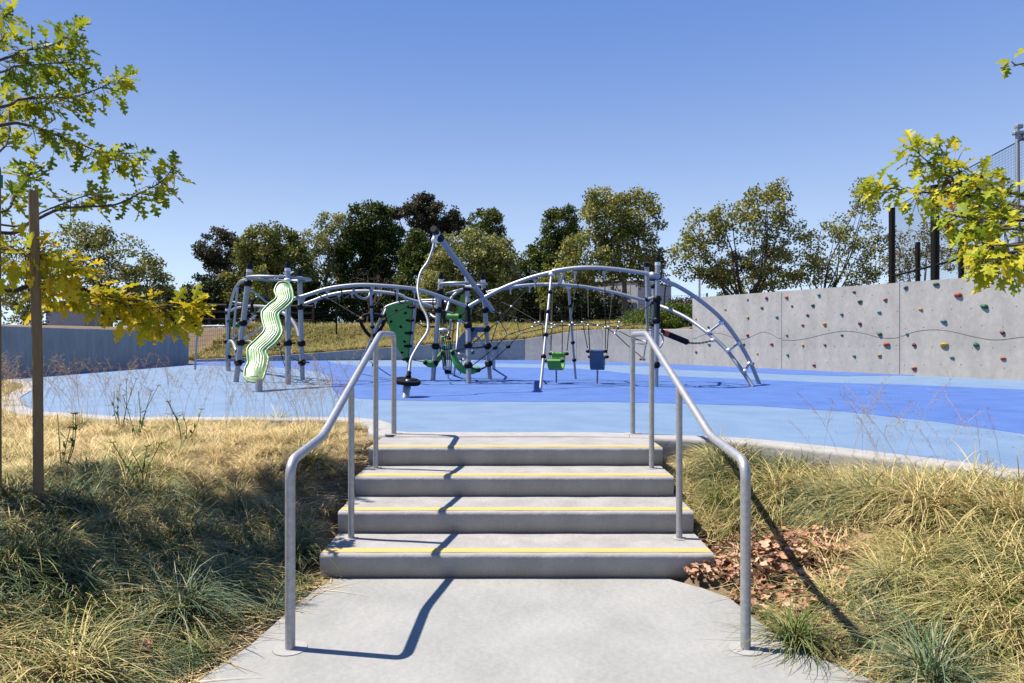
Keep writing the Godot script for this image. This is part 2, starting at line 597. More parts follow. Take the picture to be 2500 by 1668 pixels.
	for i in kerb_line.size():
		var t: Vector3 = (kerb_line[mini(i + 1, kerb_line.size() - 1)] - kerb_line[maxi(i - 1, 0)]).normalized()
		offs.append(Vector3(-t.z, 0, t.x))
	var lens := [0.0]
	for i in range(1, kerb_line.size()):
		lens.append(lens[i - 1] + kerb_line[i].distance_to(kerb_line[i - 1]))
	var start := 0
	for i in range(1, kerb_line.size()):
		if lens[i] - lens[start] > 2.4 or i == kerb_line.size() - 1:
			var prof := []
			for k in range(start, i + 1):
				var p: Vector3 = kerb_line[k]
				var o: Vector3 = offs[k]
				if k == i and i < kerb_line.size() - 1:
					p = p.lerp(kerb_line[k - 1], 0.004 / maxf(0.05, p.distance_to(kerb_line[k - 1])))
				var w := 0.25
				var pts := []
				for q in [[0.0, 0.30], [0.0, PLAY + 0.004], [0.012, PLAY + 0.012], [w - 0.025, PLAY + 0.012], [w - 0.006, PLAY + 0.004], [w, PLAY - 0.02], [w, 0.12]]:
					pts.append(p + o * q[0] + Vector3(0, q[1], 0))
				prof.append(pts)
			var kb := MB.new()
			kb.grid(prof, true, true)
			kb.face(prof[0], prof[-1][3])
			kb.face(prof[-1], prof[0][3])
			tag(part(kb, "kerb", M.kerb), "pale concrete kerb edging the blue play surface", "", "", "structure")
			start = i
	# lower path
	var outline := PackedVector2Array()
	for z in [3.5, -1.0, -2.0, -2.4, -2.88, -3.24, -3.5, -3.74, -4.0, -4.155]:
		outline.push_back(Vector2(-walk_edge(z, -1), z))
	for z in [-4.155, -4.08, -3.99, -3.9, -3.84, -3.7, -3.6, -3.49, -3.3, -3.17, -3.02, -2.88, -2.4, -2.0, -1.0, 3.5]:
		outline.push_back(Vector2(walk_edge(z, 1), z))
	var pm := MB.new()
	pm.prism(outline, Transform3D(flat.basis, Vector3.ZERO), 0.0, 0.12)
	tag(part(pm, "path", M.path), "pale grey concrete path at the foot of the steps", "", "", "structure")

# ------------------------------------------------------------------ steps and handrails
func build_steps() -> void:
	var t := thing("concrete_steps", Vector3(0, 0, -4.15), "four broad concrete steps with yellow nosing strips up to the playground", "steps")
	var fronts := [4.15, 4.605, 5.06, 5.52, 6.155]
	var x0 := [-1.17, -1.175, -1.165, -1.16]
	var x1 := [1.23, 1.225, 1.2, 1.22]
	for k in 4:
		var y: float = 0.145 * (k + 1)
		var zf: float = -fronts[k]
		var zb: float = -fronts[k + 1] - 0.04 if k < 3 else -6.13
		# section: bottom front, face, rounded nosing, tread, back
		var sec := [[zf - 0.012, y - 0.19], [zf, y - 0.03]]
		for a in 6:
			var th := PI * 0.5 * a / 5.0
			sec.append([zf - 0.022 + 0.022 * cos(th), y - 0.022 + 0.022 * sin(th)])
		sec.append([zb + 0.004, y - 0.0005])
		sec.append([zb, y - 0.002])
		sec.append([zb, y - 0.19])
		var rows := []
		var cnt := 14
		for i in cnt + 1:
			var x: float = lerpf(x0[k], x1[k], i / float(cnt))
			var row := []
			for s in sec:
				row.append(Vector3(x, s[1] + sin(i * 2.3 + k) * 0.0012, s[0] + sin(i * 1.7 + k * 2.0) * 0.002))
			rows.append(row)
		var mb := MB.new()
		mb.grid(rows, true, false)
		mb.face(rows[0], rows[-1][0])
		mb.face(rows[-1], rows[0][0])
		part(mb, "step", M.step, t)
		var st := MB.new()
		st.box(Vector3((x0[k] + x1[k]) * 0.5, y + 0.001, zf - 0.078), Vector3(x1[k] - x0[k] - 0.012, 0.007, 0.08), Basis(), 0.0025)
		part(st, "nosing_strip", M.yellow, t)

func build_handrail(side: float, label: String) -> void:
	var x := -1.04 if side < 0 else 1.095
	var xb := -1.085 if side < 0 else 1.108
	var t := thing("handrail", Vector3(x, 0, -3.2), label, "handrail", "handrails beside the steps")
	var rr := 0.0235
	var top := 1.505
	var pts := [Vector3(x, -0.03, -3.2), Vector3(x, 0.875, -3.2), Vector3(x - side * -0.008, 0.915, -3.78), Vector3(xb + side * 0.01 * 0, top, -5.62), Vector3(xb, top, -6.27), Vector3(xb, PLAY + 0.005, -6.27)]
	var mb := MB.new()
	mb.tube(bent(pts, 0.085, 6), rr, 16)
	part(mb, "rail", M.rail, t)
	for d in [[4.49, 0.145], [5.41, 0.435]]:
		var f: float = (d[0] - 3.78) / (5.62 - 3.78)
		var yy := lerpf(0.915, top, f)
		var xx := lerpf(x, xb, f)
		var pb := MB.new()
		pb.tube([Vector3(xx, d[1] - 0.02, -d[0]), Vector3(xx, yy - 0.012, -d[0])], 0.021, 14)
		var o := part(pb, "post", M.rail, t)
		var fl := MB.new()
		fl.tube([Vector3(xx, d[1] - 0.004, -d[0]), Vector3(xx, d[1] + 0.004, -d[0])], [0.052, 0.046], 16)
		part(fl, "grout_patch", M.kerb, o)
	for e in [[x, 0.0, -3.2], [xb, PLAY + 0.012, -6.27]]:
		var fl := MB.new()
		fl.tube([Vector3(e[0], e[1] - 0.004, e[2]), Vector3(e[0], e[1] + 0.003, e[2])], [0.085, 0.078], 18)
		part(fl, "grout_patch", M.kerb, t)

# ------------------------------------------------------------------ walls
func slab(a: Vector2, b: Vector2, ha: float, hb: float, y0: float, thick: float, back: float, ch := 0.012) -> MB:
	# upright concrete slab from a to b, its face on the line and its body on the side "back"
	var d := (b - a).normalized()
	var nrm := Vector2(-d.y, d.x) * back
	var mb := MB.new()
	var mid := Vector3((a.x + b.x) * 0.5, y0 + 0.3, (a.y + b.y) * 0.5) + Vector3(nrm.x, 0, nrm.y) * thick * 0.5
	var p := func(q: Vector2, y: float, s: float) -> Vector3: return Vector3(q.x + nrm.x * s, y, q.y + nrm.y * s)
	var sa := [p.call(a, y0, 0.0), p.call(a, ha - ch, 0.0), p.call(a, ha, ch), p.call(a, ha, thick - ch), p.call(a, ha - ch, thick), p.call(a, y0, thick)]
	var sb := [p.call(b, y0, 0.0), p.call(b, hb - ch, 0.0), p.call(b, hb, ch), p.call(b, hb, thick - ch), p.call(b, hb - ch, thick), p.call(b, y0, thick)]
	for k in 6:
		mb.face([sa[k], sa[(k + 1) % 6], sb[(k + 1) % 6], sb[k]], mid)
	mb.face(sa, mid)
	mb.face(sb, mid)
	return mb

func build_walls() -> void:
	# back wall, swept round the far side
	var t := thing("curved_retaining_wall", Vector3(BACK[5].x, PLAY, BACK[5].y), "long curved grey concrete retaining wall rising towards the climbing wall", "wall")
	var pts := []
	for k in BACK.size():
		pts.append(Vector3(BACK[k].x, PLAY + BACK_TOP[k], BACK[k].y))
	var fine := smooth(pts, 2)
	for k in fine.size() - 1:
		var a: Vector3 = fine[k]
		var b: Vector3 = fine[k + 1]
		var d := (b - a).normalized() * 0.007
		var m: Material = M.wall
		part(slab(Vector2(a.x + d.x, a.z + d.z), Vector2(b.x - d.x, b.z - d.z), a.y, b.y, PLAY - 0.25, 0.22, -1.0), "wall_panel", m, t)
		var q := d.normalized() * 0.02
		var nb := Vector3(d.z, 0, -d.x).normalized() * 0.03
		part(slab(Vector2(a.x - q.x + nb.x, a.z - q.z + nb.z), Vector2(a.x + q.x + nb.x, a.z + q.z + nb.z), a.y - 0.02, a.y - 0.02, PLAY - 0.25, 0.16, -1.0), "joint_filler", M.core, t)
	# left wall
	var l := thing("low_concrete_wall", Vector3(-12.1, PLAY, -20.0), "low concrete wall in shade along the left side behind the young oak", "wall")
	var zs := [-3.0, -7.2, -11.4, -15.6, -19.8, -23.2, -26.4]
	for k in zs.size() - 1:
		var xa: float = -12.0 - 0.05 * (-zs[k] - 15.0) / 1.14 if zs[k] < -15.0 else -12.0
		var xb2: float = -12.0 - 0.05 * (-zs[k + 1] - 15.0) / 1.14 if zs[k + 1] < -15.0 else -12.0
		part(slab(Vector2(xa, zs[k] - 0.004), Vector2(xb2, zs[k + 1] + 0.004), PLAY + 1.235, PLAY + 1.225, PLAY - 0.3, 0.22, -1.0), "wall_panel", M.wall, l)
	# climbing wall
	var w := thing("climbing_wall", Vector3(WALL_A.x, PLAY, WALL_A.y), "tall pale concrete bouldering wall studded with coloured climbing holds", "climbing wall")
	var wn := Vector2(-WALL_D.y, WALL_D.x)     # towards the playground
	var at := Transform3D(Basis(Vector3(WALL_D.x, 0, WALL_D.y), Vector3.UP, Vector3(wn.x, 0, wn.y)), Vector3(WALL_A.x, PLAY, WALL_A.y))
	var wave := [Vector2(-0.018, 0.926), Vector2(0.491, 1.067), Vector2(1.026, 1.154), Vector2(1.624, 1.100), Vector2(2.196, 0.938), Vector2(2.511, 0.920), Vector2(2.970, 1.048), Vector2(3.340, 1.156), Vector2(3.698, 1.097), Vector2(4.129, 0.921), Vector2(4.584, 0.894), Vector2(5.097, 0.944), Vector2(5.647, 1.053), Vector2(6.171, 1.136), Vector2(6.562, 1.141), Vector2(6.992, 1.079), Vector2(7.454, 0.963), Vector2(7.849, 0.943), Vector2(8.040, 0.974), Vector2(8.412, 1.094), Vector2(8.770, 1.146), Vector2(9.115, 1.136), Vector2(9.448, 1.077), Vector2(9.847, 0.975), Vector2(10.230, 0.901), Vector2(10.524, 0.901), Vector2(10.943, 0.957)]
	while wave[-1].x < WALL_LEN:
		var x: float = wave[-1].x + 0.35
		wave.append(Vector2(x, 0.86 + 0.11 * sin((x - wave[26].x) * 1.6 + 0.6)))
	wave[0].x = 0.0
	var w3 := []
	for p in wave:
		w3.append(Vector3(p.x, p.y, 0))
	var ws := smooth(w3, 4)
	var top := func(u: float) -> float: return 2.46 - 0.009 * u
	var joints := [0.0, 4.143, 8.035, 12.05, WALL_LEN]
	for k in joints.size() - 1:
		var u0: float = joints[k] + (0.009 if k > 0 else 0.0)
		var u1: float = joints[k + 1] - 0.009
		var mid := []
		for p in ws:
			if p.x > u0 + 0.02 and p.x < u1 - 0.02:
				mid.append(Vector2(p.x, p.y))
		mid.push_front(Vector2(u0, mid[0].y))
		mid.push_back(Vector2(u1, mid[-1].y))
		var lo := PackedVector2Array([Vector2(u0, -0.3)])
		var up := PackedVector2Array([Vector2(u0, top.call(u0))])
		for p in mid:
			lo.push_back(p - Vector2(0, 0.009))
			up.push_back(p + Vector2(0, 0.009))
		lo.push_back(Vector2(u1, -0.3))
		up.push_back(Vector2(u1, top.call(u1)))
		for o in [lo, up]:
			var mb := MB.new()
			mb.prism(o, at, -0.25, 0.0)
			part(mb, "wall_panel", M.wall, w)
	var core := MB.new()
	core.prism(PackedVector2Array([Vector2(0.02, -0.3), Vector2(WALL_LEN - 0.02, -0.3), Vector2(WALL_LEN - 0.02, 2.26), Vector2(0.02, 2.4)]), at, -0.2, -0.016)
	part(core, "wall_core", M.wall, w)
	rng.seed = 71
	for h in [[0.65, 2.25, "o", 0.071], [1.69, 1.96, "y", 0.095], [2.73, 2.23, "b", 0.091], [3.54, 2.24, "m", 0.139], [3.34, 1.94, "g", 0.115], [2.73, 1.65, "y", 0.118], [3.96, 1.62, "t", 0.112], [0.19, 1.68, "y", 0.086], [0.85, 1.37, "g", 0.126], [0.89, 0.75, "t", 0.126], [0.20, 0.48, "r", 0.115], [2.73, 1.06, "r", 0.131], [2.56, 0.76, "g", 0.105], [3.15, 0.47, "y", 0.090], [3.75, 0.78, "r", 0.125], [2.97, 0.16, "t", 0.078], [4.34, 2.22, "o", 0.134], [5.53, 2.22, "t", 0.128], [4.55, 1.94, "m", 0.085], [5.32, 1.92, "g", 0.129], [5.13, 1.64, "m", 0.106], [4.95, 1.35, "r", 0.107], [6.30, 1.63, "t", 0.123], [5.74, 1.36, "y", 0.138], [6.70, 2.23, "m", 0.099], [6.88, 1.95, "g", 0.142], [7.64, 1.96, "o", 0.126], [6.88, 1.35, "m", 0.131], [7.46, 1.64, "t", 0.116], [7.47, 1.06, "g", 0.159], [6.31, 1.04, "g", 0.090], [4.35, 1.05, "g", 0.098], [4.96, 0.75, "y", 0.107], [5.74, 0.76, "m", 0.103], [4.38, 0.45, "t", 0.122], [5.36, 0.17, "o", 0.117], [6.70, 0.46, "t", 0.110], [7.47, 0.48, "y", 0.127], [7.67, 0.78, "o", 0.178], [8.21, 2.24, "b", 0.133], [8.99, 2.27, "g", 0.147], [9.53, 1.97, "r", 0.181], [10.09, 2.28, "m", 0.147], [8.60, 1.67, "y", 0.110], [9.18, 1.35, "t", 0.155], [10.12, 1.67, "g", 0.184], [8.24, 1.05, "t", 0.102], [10.51, 1.06, "m", 0.126], [8.43, 0.77, "m", 0.131], [9.19, 0.77, "y", 0.194], [9.94, 0.78, "g", 0.158], [9.38, 0.47, "t", 0.105], [8.43, 0.17, "o", 0.141], [10.52, 0.47, "o", 0.117], [10.87, 2.28, "b", 0.114]]:
		var mb := MB.new()
		var s: float = h[3] * 0.43
		var rows := []
		var ph := rng.randf() * TAU
		var lean := rng.randf_range(-0.5, 0.5)
		for i in 6:
			var f := i / 5.0
			var r := s * cos(f * PI * 0.46)
			var ring := []
			for j in 10:
				var a := TAU * j / 10.0
				var rr := r * (1.0 + 0.16 * sin(2.0 * a + ph) + 0.1 * sin(3.0 * a + ph * 2.0))
				ring.append(at * Vector3(h[0] + cos(a + lean) * rr * 1.12, h[1] + sin(a + lean) * rr * 0.78 + s * 0.25 * f, s * 0.95 * sin(f * PI * 0.5) * (1.0 + 0.12 * sin(a + ph))))
			rows.append(ring)
		mb.grid(rows, true, false)
		mb.face(rows[5], at * Vector3(h[0], h[1], -1))
		var o := part(mb, "climbing_hold", M.holds[h[2]], w)
		tag(o, {"o": "orange", "r": "red", "m": "maroon", "y": "yellow", "g": "green", "t": "turquoise", "b": "blue"}[h[2]] + " climbing hold")
		var bo := MB.new()
		bo.tube([at * Vector3(h[0], h[1] + s * 0.25, s * 0.9), at * Vector3(h[0], h[1] + s * 0.25, s * 0.99)], s * 0.13, 8)
		part(bo, "bolt", M.galv, o)
	var dots := MB.new()
	for i in 36:
		for j in 5:
			var u := 0.2 + i * 0.47 + (0.235 if j % 2 == 1 else 0.0) + rng.randf_range(-0.03, 0.03)
			var y := 0.28 + j * 0.46 + rng.randf_range(-0.03, 0.03)
			if u < WALL_LEN - 0.1 and y < 2.25:
				dots.tube([at * Vector3(u, y, -0.01), at * Vector3(u, y, 0.0025)], 0.0125, 8)
	tag(part(dots, "bolt_hole", M.core, w), "", "", "", "stuff")

# ------------------------------------------------------------------ play equipment
func pole(parent: Node, a: Vector3, b: Vector3, r: float, cap := true, clamps := [], cr := 0.09) -> MeshInstance3D:
	var mb := MB.new()
	mb.tube([a - (b - a).normalized() * 0.01, b], r, 18)
	var o := part(mb, "pole", M.galv, parent)
	var ax := (b - a).normalized()
	if cap:
		var cb := MB.new()
		cb.tube([b - ax * 0.045, b - ax * 0.04, b + ax * 0.05], [r * 1.02, r * 1.1, r * 1.06], 18, false)
		var rows := [[], []]
		for j in 18:
			var th := TAU * j / 18.0
			var bs := along(ax)
			var o3 := bs.x * cos(th) + bs.z * sin(th)
			rows[0].append(b + ax * 0.05 + o3 * r * 1.06)
			rows[1].append(b + ax * (0.075 + 0.03 * cos(th - 0.8)) + o3 * r * 0.92)
		cb.grid(rows, true, true)
		cb.face(rows[1], b)
		part(cb, "cap", M.black, o)
		var cl := MB.new()
		cl.tube([b - ax * 0.11, b - ax * 0.105, b - ax * 0.055, b - ax * 0.05], [r * 1.0, r * 1.09, r * 1.09, r * 1.0], 18, false)
		part(cl, "collar", M.alu, o)
	for t in clamps:
		clamp_ball(parent, a.lerp(b, t), ax, cr)
	return o

func clamp_ball(parent: Node, p: Vector3, ax: Vector3, r := 0.09) -> void:
	var mb := MB.new()
	var bs := along(ax)
	mb.ball(p, Basis(bs.x * r, bs.y * r * 0.95, bs.z * r), 12, 18)
	mb.tube([p - ax * r * 0.07, p + ax * r * 0.07], r * 1.025, 18, true)
	var o := part(mb, "clamp", M.black, parent)
	var b2 := MB.new()
	var d := (bs.z * 0.85 + bs.x * 0.5).normalized()
	b2.tube([p + d * r * 0.8, p + d * r * 1.12], r * 0.16, 8)
	part(b2, "bolt", M.black, o)

func hub(parent: Node, p: Vector3, r := 0.022, m: Material = null) -> void:
	var mb := MB.new()
	mb.ball(p, Basis(Vector3.RIGHT * r, Vector3.UP * r * 0.8, Vector3.BACK * r), 6, 10)
	part(mb, "rope_connector", M.alu if m == null else m, parent)

func rope(parent: Node, pts: Array, r := 0.009, called := "rope", m: Material = null) -> MeshInstance3D:
	var mb := MB.new()
	mb.tube(pts, r, 7)
	return part(mb, called, M.rope if m == null else m, parent)

func bar(parent: Node, pts: Array, r: float, called := "bar", per := 6, m: Material = null) -> MeshInstance3D:
	var mb := MB.new()
	mb.tube(smooth(pts, per) if pts.size() > 2 else pts, r, 14)
	return part(mb, called, M.galv if m == null else m, parent)

func ring(parent: Node, ctr: Vector3, axis: Vector3, rad: float, r: float, called := "ring", m: Material = null, sq := 1.0) -> MeshInstance3D:
	var bs := along(axis)
	var pts := []
	for k in 36:
		var a := TAU * k / 36.0
		pts.append(ctr + bs.x * cos(a) * rad + bs.z * sin(a) * rad * sq)
	var mb := MB.new()
	mb.tube(pts, r, 12, false, true)
	return part(mb, called, M.galv if m == null else m, parent)

func bracket(parent: Node, p: Vector3, drop: float, w := 0.05) -> void:
	var mb := MB.new()
	mb.prism(PackedVector2Array([Vector2(-w, 0.0), Vector2(w, 0.0), Vector2(w * 0.35, -0.06), Vector2(-w * 0.35, -0.06)]), Transform3D(Basis(), p), -0.012, 0.012)
	mb.tube([p - Vector3(0, 0.05, 0), p - Vector3(0, drop, 0)], 0.016, 10)
	part(mb, "hanger", M.galv, parent)

func at_y(pts: Array, t: float) -> Vector3:
	var f := t * (pts.size() - 1)
	var i := mini(int(f), pts.size() - 2)
	return (pts[i] as Vector3).lerp(pts[i + 1], f - i)

func build_towers() -> void:
	var cl := [0.17, 0.345, 0.515, 0.86]
	# left tower
	var a1 := Vector3(-5.853, 0.58, -14.473)
	var a2 := Vector3(-4.476, 0.58, -13.647)
	var a3 := Vector3(-4.654, 0.58, -15.161)
	var b1 := Vector3(-5.532, 3.011, -14.4)
	var b2 := Vector3(-4.595, 2.983, -13.98)
	var b3 := Vector3(-4.651, 2.918, -14.95)
	var t := thing("climbing_tower", (a1 + a2 + a3) / 3.0, "three leaning galvanised poles joined by a ring, behind the green wavy slide", "play tower")
	pole(t, a1, b1, 0.056, true, cl)
	pole(t, a2, b2, 0.056, true, [0.345, 0.86])
	pole(t, a3, b3, 0.052, true, [0.17, 0.35, 0.695])
	var rc: Vector3 = (b1 + b2 + b3) / 3.0 - Vector3(0, 0.2, 0)
	ring(t, rc, Vector3(0.02, 1, 0.02), (b1 + b2 + b3).distance_to(b1 * 3.0) / 3.0 + 0.03, 0.026, "top_ring")
	for e in [[a2, b2, 0.345, Vector3(1, 0, 0.2)], [a3, b3, 0.17, Vector3(1, 0, 0.1)], [a1, b1, 0.345, Vector3(1, -0.1, 0.2)], [a1, b1, 0.17, Vector3(1, 0.1, 0.2)]]:
		var p: Vector3 = e[0].lerp(e[1], e[2])
		var mb := MB.new()
		var d: Vector3 = e[3].normalized()
		mb.ball(p + d * 0.11, Basis(d * 0.07, Vector3.UP * 0.022, d.cross(Vector3.UP) * 0.035), 8, 10)
		part(mb, "foothold", M.black, t)
	# teal handhold plate hanging in the ring
	var pc := Vector3(-5.418, 2.971, -14.9)
	var pl := MB.new()
	pl.prism(PackedVector2Array([Vector2(-0.045, 0.0), Vector2(0.045, 0.0), Vector2(0.07, -0.10), Vector2(0.06, -0.18), Vector2(0.0, -0.25), Vector2(-0.06, -0.18), Vector2(-0.07, -0.10)]), Transform3D(Basis(Vector3.UP, 0.2), pc), -0.02, 0.02)
	part(pl, "handhold_plate", M.teal, t)
	rope(t, [Vector3(-5.418, 2.749, -14.9), Vector3(-5.459, 2.28, -15.3)], 0.011)
	rope(t, [Vector3(-5.382, 2.737, -14.9), Vector3(-5.412, 2.427, -15.1), Vector3(-5.482, 2.274, -15.4)], 0.010)
	var pr := MB.new()
	pr.tube([Vector3(-4.511, 2.799, -14.6), Vector3(-4.564, 2.7, -14.6)], 0.018, 8)
	part(pr, "handhold_peg", M.teal, t)
	rope(t, [Vector3(-4.564, 2.7, -14.6), Vector3(-4.656, 2.681, -14.8)], 0.008)
	# climbing frame behind the left tower
	var q := Vector3(-8.219, 0.58, -19.792)
	var fr := thing("tube_climber", q, "low frame of bent tubes and rungs behind the left tower, at far left pole", "climbing frame")
	pole(fr, q, Vector3(-8.291, 2.44, -19.9), 0.06, true, [0.22, 0.914], 0.085)
	clamp_ball(fr, Vector3(-8.282, 1.438, -19.8), Vector3.UP, 0.08)
	bar(fr, [Vector3(-5.626, 2.745, -14.45), Vector3(-5.925, 2.78, -15), Vector3(-6.243, 2.767, -15.6), Vector3(-6.703, 2.691, -16.5), Vector3(-7.234, 2.506, -17.6), Vector3(-7.701, 2.297, -18.6), Vector3(-7.935, 2.167, -19.1), Vector3(-8.172, 1.485, -19.6)], 0.032, "side_rail")
	bar(fr, [Vector3(-6.349, 2.714, -15.8), Vector3(-6.529, 2.551, -16.2), Vector3(-6.964, 2.288, -17.2), Vector3(-7.408, 1.913, -18.2), Vector3(-7.734, 1.521, -18.9)], 0.026, "side_rail")
	bar(fr, [Vector3(-8.08, 2.32, -19.6), Vector3(-7.68, 2.369, -19), Vector3(-7.206, 2.369, -18.3), Vector3(-6.552, 2.336, -17.2), Vector3(-6.136, 2.301, -16.6), Vector3(-5.747, 2.252, -16)], 0.032, "cross_tube")
	bar(fr, [Vector3(-7.281, 2.475, -17.8), Vector3(-6.991, 2.427, -17.4), Vector3(-6.694, 2.387, -17)], 0.024, "rung")
	bar(fr, [Vector3(-7.723, 1.521, -18.9), Vector3(-6.817, 1.912, -17.6), Vector3(-5.983, 2.249, -16.4)], 0.028, "diagonal_tube")
	bar(fr, [Vector3(-7.038, 1.481, -17.8), Vector3(-6.143, 1.796, -16.8), Vector3(-5.624, 1.978, -16.2)], 0.028, "diagonal_tube")
	bar(fr, [Vector3(-5.597, 2.559, -14.6), Vector3(-5.692, 2.507, -15.2), Vector3(-5.765, 2.422, -15.8), Vector3(-5.816, 2.362, -16.3)], 0.024, "diagonal_tube")
	bar(fr, [Vector3(-5.346, 2.166, -15.6), Vector3(-5.188, 2.085, -15.5), Vector3(-4.971, 1.927, -15.4), Vector3(-4.824, 1.742, -15.3), Vector3(-4.737, 1.551, -15.2)], 0.045, "arched_tube")
	bar(fr, [Vector3(-8.452, 0.58, -20.256), Vector3(-8.198, 1.066, -19.6), Vector3(-8.076, 1.359, -19.4), Vector3(-7.824, 1.455, -19), Vector3(-7.495, 1.363, -18.4), Vector3(-7.108, 1.139, -17.6), Vector3(-8.744, 0.58, -21.787)], 0.04, "hoop_tube")
	bar(fr, [Vector3(-7.723, 1.483, -18.9), Vector3(-7.137, 1.46, -18.2), Vector3(-6.876, 1.457, -17.9), Vector3(-6.742, 1.402, -17.7), Vector3(-6.761, 1.332, -17.6)], 0.018, "bent_rod")
	for e in [[Vector3(-7.784, 2.007, -18.9), 0.13], [Vector3(-7.058, 1.848, -17.6), 0.09]]:
		var gm := MB.new()
		gm.box(e[0], Vector3(e[1] * 1.7, 0.1, 0.05), Basis(Vector3.UP, 0.6), 0.015)
		part(gm, "foot_plate", M.teal, fr)
	rope(fr, [Vector3(-7.781, 1.959, -18.8), Vector3(-7.848, 1.827, -19), Vector3(-8.029, 1.523, -19.4)], 0.02)
	rope(fr, [Vector3(-6.043, 2.637, -15.3), Vector3(-6.491, 2.328, -16.4), Vector3(-6.749, 2.087, -17)], 0.01)
	rope(fr, [Vector3(-6.521, 1.985, -16.8), Vector3(-6.323, 2.072, -16.6), Vector3(-6.142, 2.117, -16.4)], 0.014)
	# hose ring behind the slide
	var hr := thing("hanging_ring", Vector3(-5.915, 2.306, -16), "black hose ring with green connectors hanging behind the slide", "climbing ring")
	var hb := MB.new()
	hb.tube(smooth([Vector3(-5.948, 2.467, -15.9), Vector3(-5.852, 2.456, -15.9), Vector3(-5.722, 2.415, -16), Vector3(-5.667, 2.337, -16.1), Vector3(-5.719, 2.208, -16.1), Vector3(-5.863, 2.113, -16), Vector3(-6.005, 2.099, -15.9), Vector3(-6.012, 2.194, -15.8), Vector3(-6.016, 2.308, -15.8), Vector3(-5.968, 2.409, -15.8)], 6, true), 0.033, 12, false, true)
	part(hb, "hose", M.rubber, hr)
	for p in [Vector3(-5.916, 2.451, -15.85), Vector3(-5.987, 2.107, -15.85)]:
		var g := MB.new()
		g.ball(p, Basis.from_scale(Vector3(0.055, 0.045, 0.055)), 8, 10)
		part(g, "connector", M.teal, hr)
	rope(hr, [Vector3(-5.942, 2.422, -15.8), Vector3(-5.778, 2.568, -15.2), Vector3(-5.623, 2.566, -14.7)], 0.012)
	rope(hr, [Vector3(-5.722, 2.422, -16), Vector3(-5.549, 2.553, -15.5), Vector3(-5.406, 2.73, -14.95)], 0.010)
	rope(hr, [Vector3(-6.018, 2.371, -15.8), Vector3(-5.863, 2.397, -15.2), Vector3(-5.663, 2.388, -14.5)], 0.010)
	# turning bar at far left
	var tb := Vector3(-9.701, 0.58, -20.892)
	var tu := thing("turning_bar", tb, "bent galvanised bar standing alone at far left of the equipment", "turning bar")
	bar(tu, [tb, Vector3(-9.635, 1.043, -20.8), Vector3(-9.606, 1.457, -20.8), Vector3(-9.519, 1.704, -20.7), Vector3(-9.395, 1.856, -20.6), Vector3(-9.207, 1.899, -20.5), Vector3(-8.384, 1.889, -19.95)], 0.03, "bar", 6)
	# rope web under the left tower
	var nw := thing("rope_web", Vector3(-6.491, 0.58, -19.568), "small black rope web strung low between the poles of the left tower", "climbing net")
	rope(nw, [Vector3(-5.235, 1.299, -14.6), Vector3(-5.02, 1.301, -14.4), Vector3(-4.714, 1.347, -14), Vector3(-4.527, 1.396, -13.75)], 0.009)
	rope(nw, [Vector3(-5.206, 1.27, -14.6), Vector3(-4.858, 1.245, -14.3), Vector3(-4.718, 1.183, -14.2), Vector3(-4.713, 1.089, -14.6), Vector3(-4.722, 1.019, -15), Vector3(-4.694, 1.002, -15.1)], 0.009)
	rope(nw, [Vector3(-5.072, 1.481, -14.8), Vector3(-4.996, 1.379, -14.6), Vector3(-4.892, 1.251, -14.4), Vector3(-4.644, 0.901, -14), Vector3(-5.594, 0.58, -16.892)], 0.012)
	rope(nw, [Vector3(-4.748, 1.346, -14.1), Vector3(-4.858, 1.245, -14.3)], 0.009)
	hub(nw, Vector3(-4.996, 1.382, -14.6), 0.05, M.black)
	hub(nw, Vector3(-4.858, 1.245, -14.3), 0.025)
	# middle tower
	var c1 := Vector3(-0.878, 0.58, -13.844)
	var c2 := Vector3(-1.73, 0.58, -14.924)
	var c3 := Vector3(-0.498, 0.58, -15.405)
	var d1 := Vector3(-0.94, 2.863, -14.3)
	var d2 := Vector3(-1.54, 2.837, -14.8)
	var d3 := Vector3(-0.641, 2.847, -15)
	var m := thing("climbing_tower", (c1 + c2 + c3) / 3.0, "middle tower of three galvanised poles under a tube ring, beside green seats", "play tower")
	pole(m, c1, d1, 0.052, true, [0.163, 0.341, 0.522, 0.70, 0.863])
	pole(m, c2, d2, 0.052, true, [0.168, 0.335, 0.686, 0.859])
	pole(m, c3, d3, 0.05, true, [0.162, 0.335, 0.503, 0.689, 0.868])
	var sl := MB.new()
	sl.tube([c1.lerp(d1, 0.53), c1.lerp(d1, 0.69)], 0.062, 18)
	part(sl, "grip_sleeve", M.rubber, m)
	ring(m, (d1 + d2 + d3) / 3.0 - Vector3(0, 0.17, 0), Vector3(0.0, 1, 0.03), 0.5, 0.024, "top_ring")
	bar(m, [Vector3(-1.49, 2.141, -15.6), Vector3(-1.443, 2.375, -15.8), Vector3(-1.347, 2.548, -16), Vector3(-1.177, 2.652, -16)], 0.03, "arched_tube")
	bar(m, [Vector3(-1.478, 2.502, -15.2), Vector3(-1.27, 2.572, -15.3), Vector3(-1.025, 2.601, -14.9)], 0.024, "cross_tube")
	bar(m, [Vector3(-2.152, 2.422, -16.2), Vector3(-1.746, 2.415, -16), Vector3(-1.518, 2.352, -15.8)], 0.022, "cross_tube")
	bar(m, [Vector3(-2.198, 2.391, -16.4), Vector3(-1.768, 2.372, -16.2)], 0.018, "cross_tube")
	bar(m, [Vector3(-1.96, 2.11, -16.2), Vector3(-1.784, 2.007, -16), Vector3(-1.528, 2.154, -15.9), Vector3(-1.094, 1.853, -15.9)], 0.026, "cross_tube")
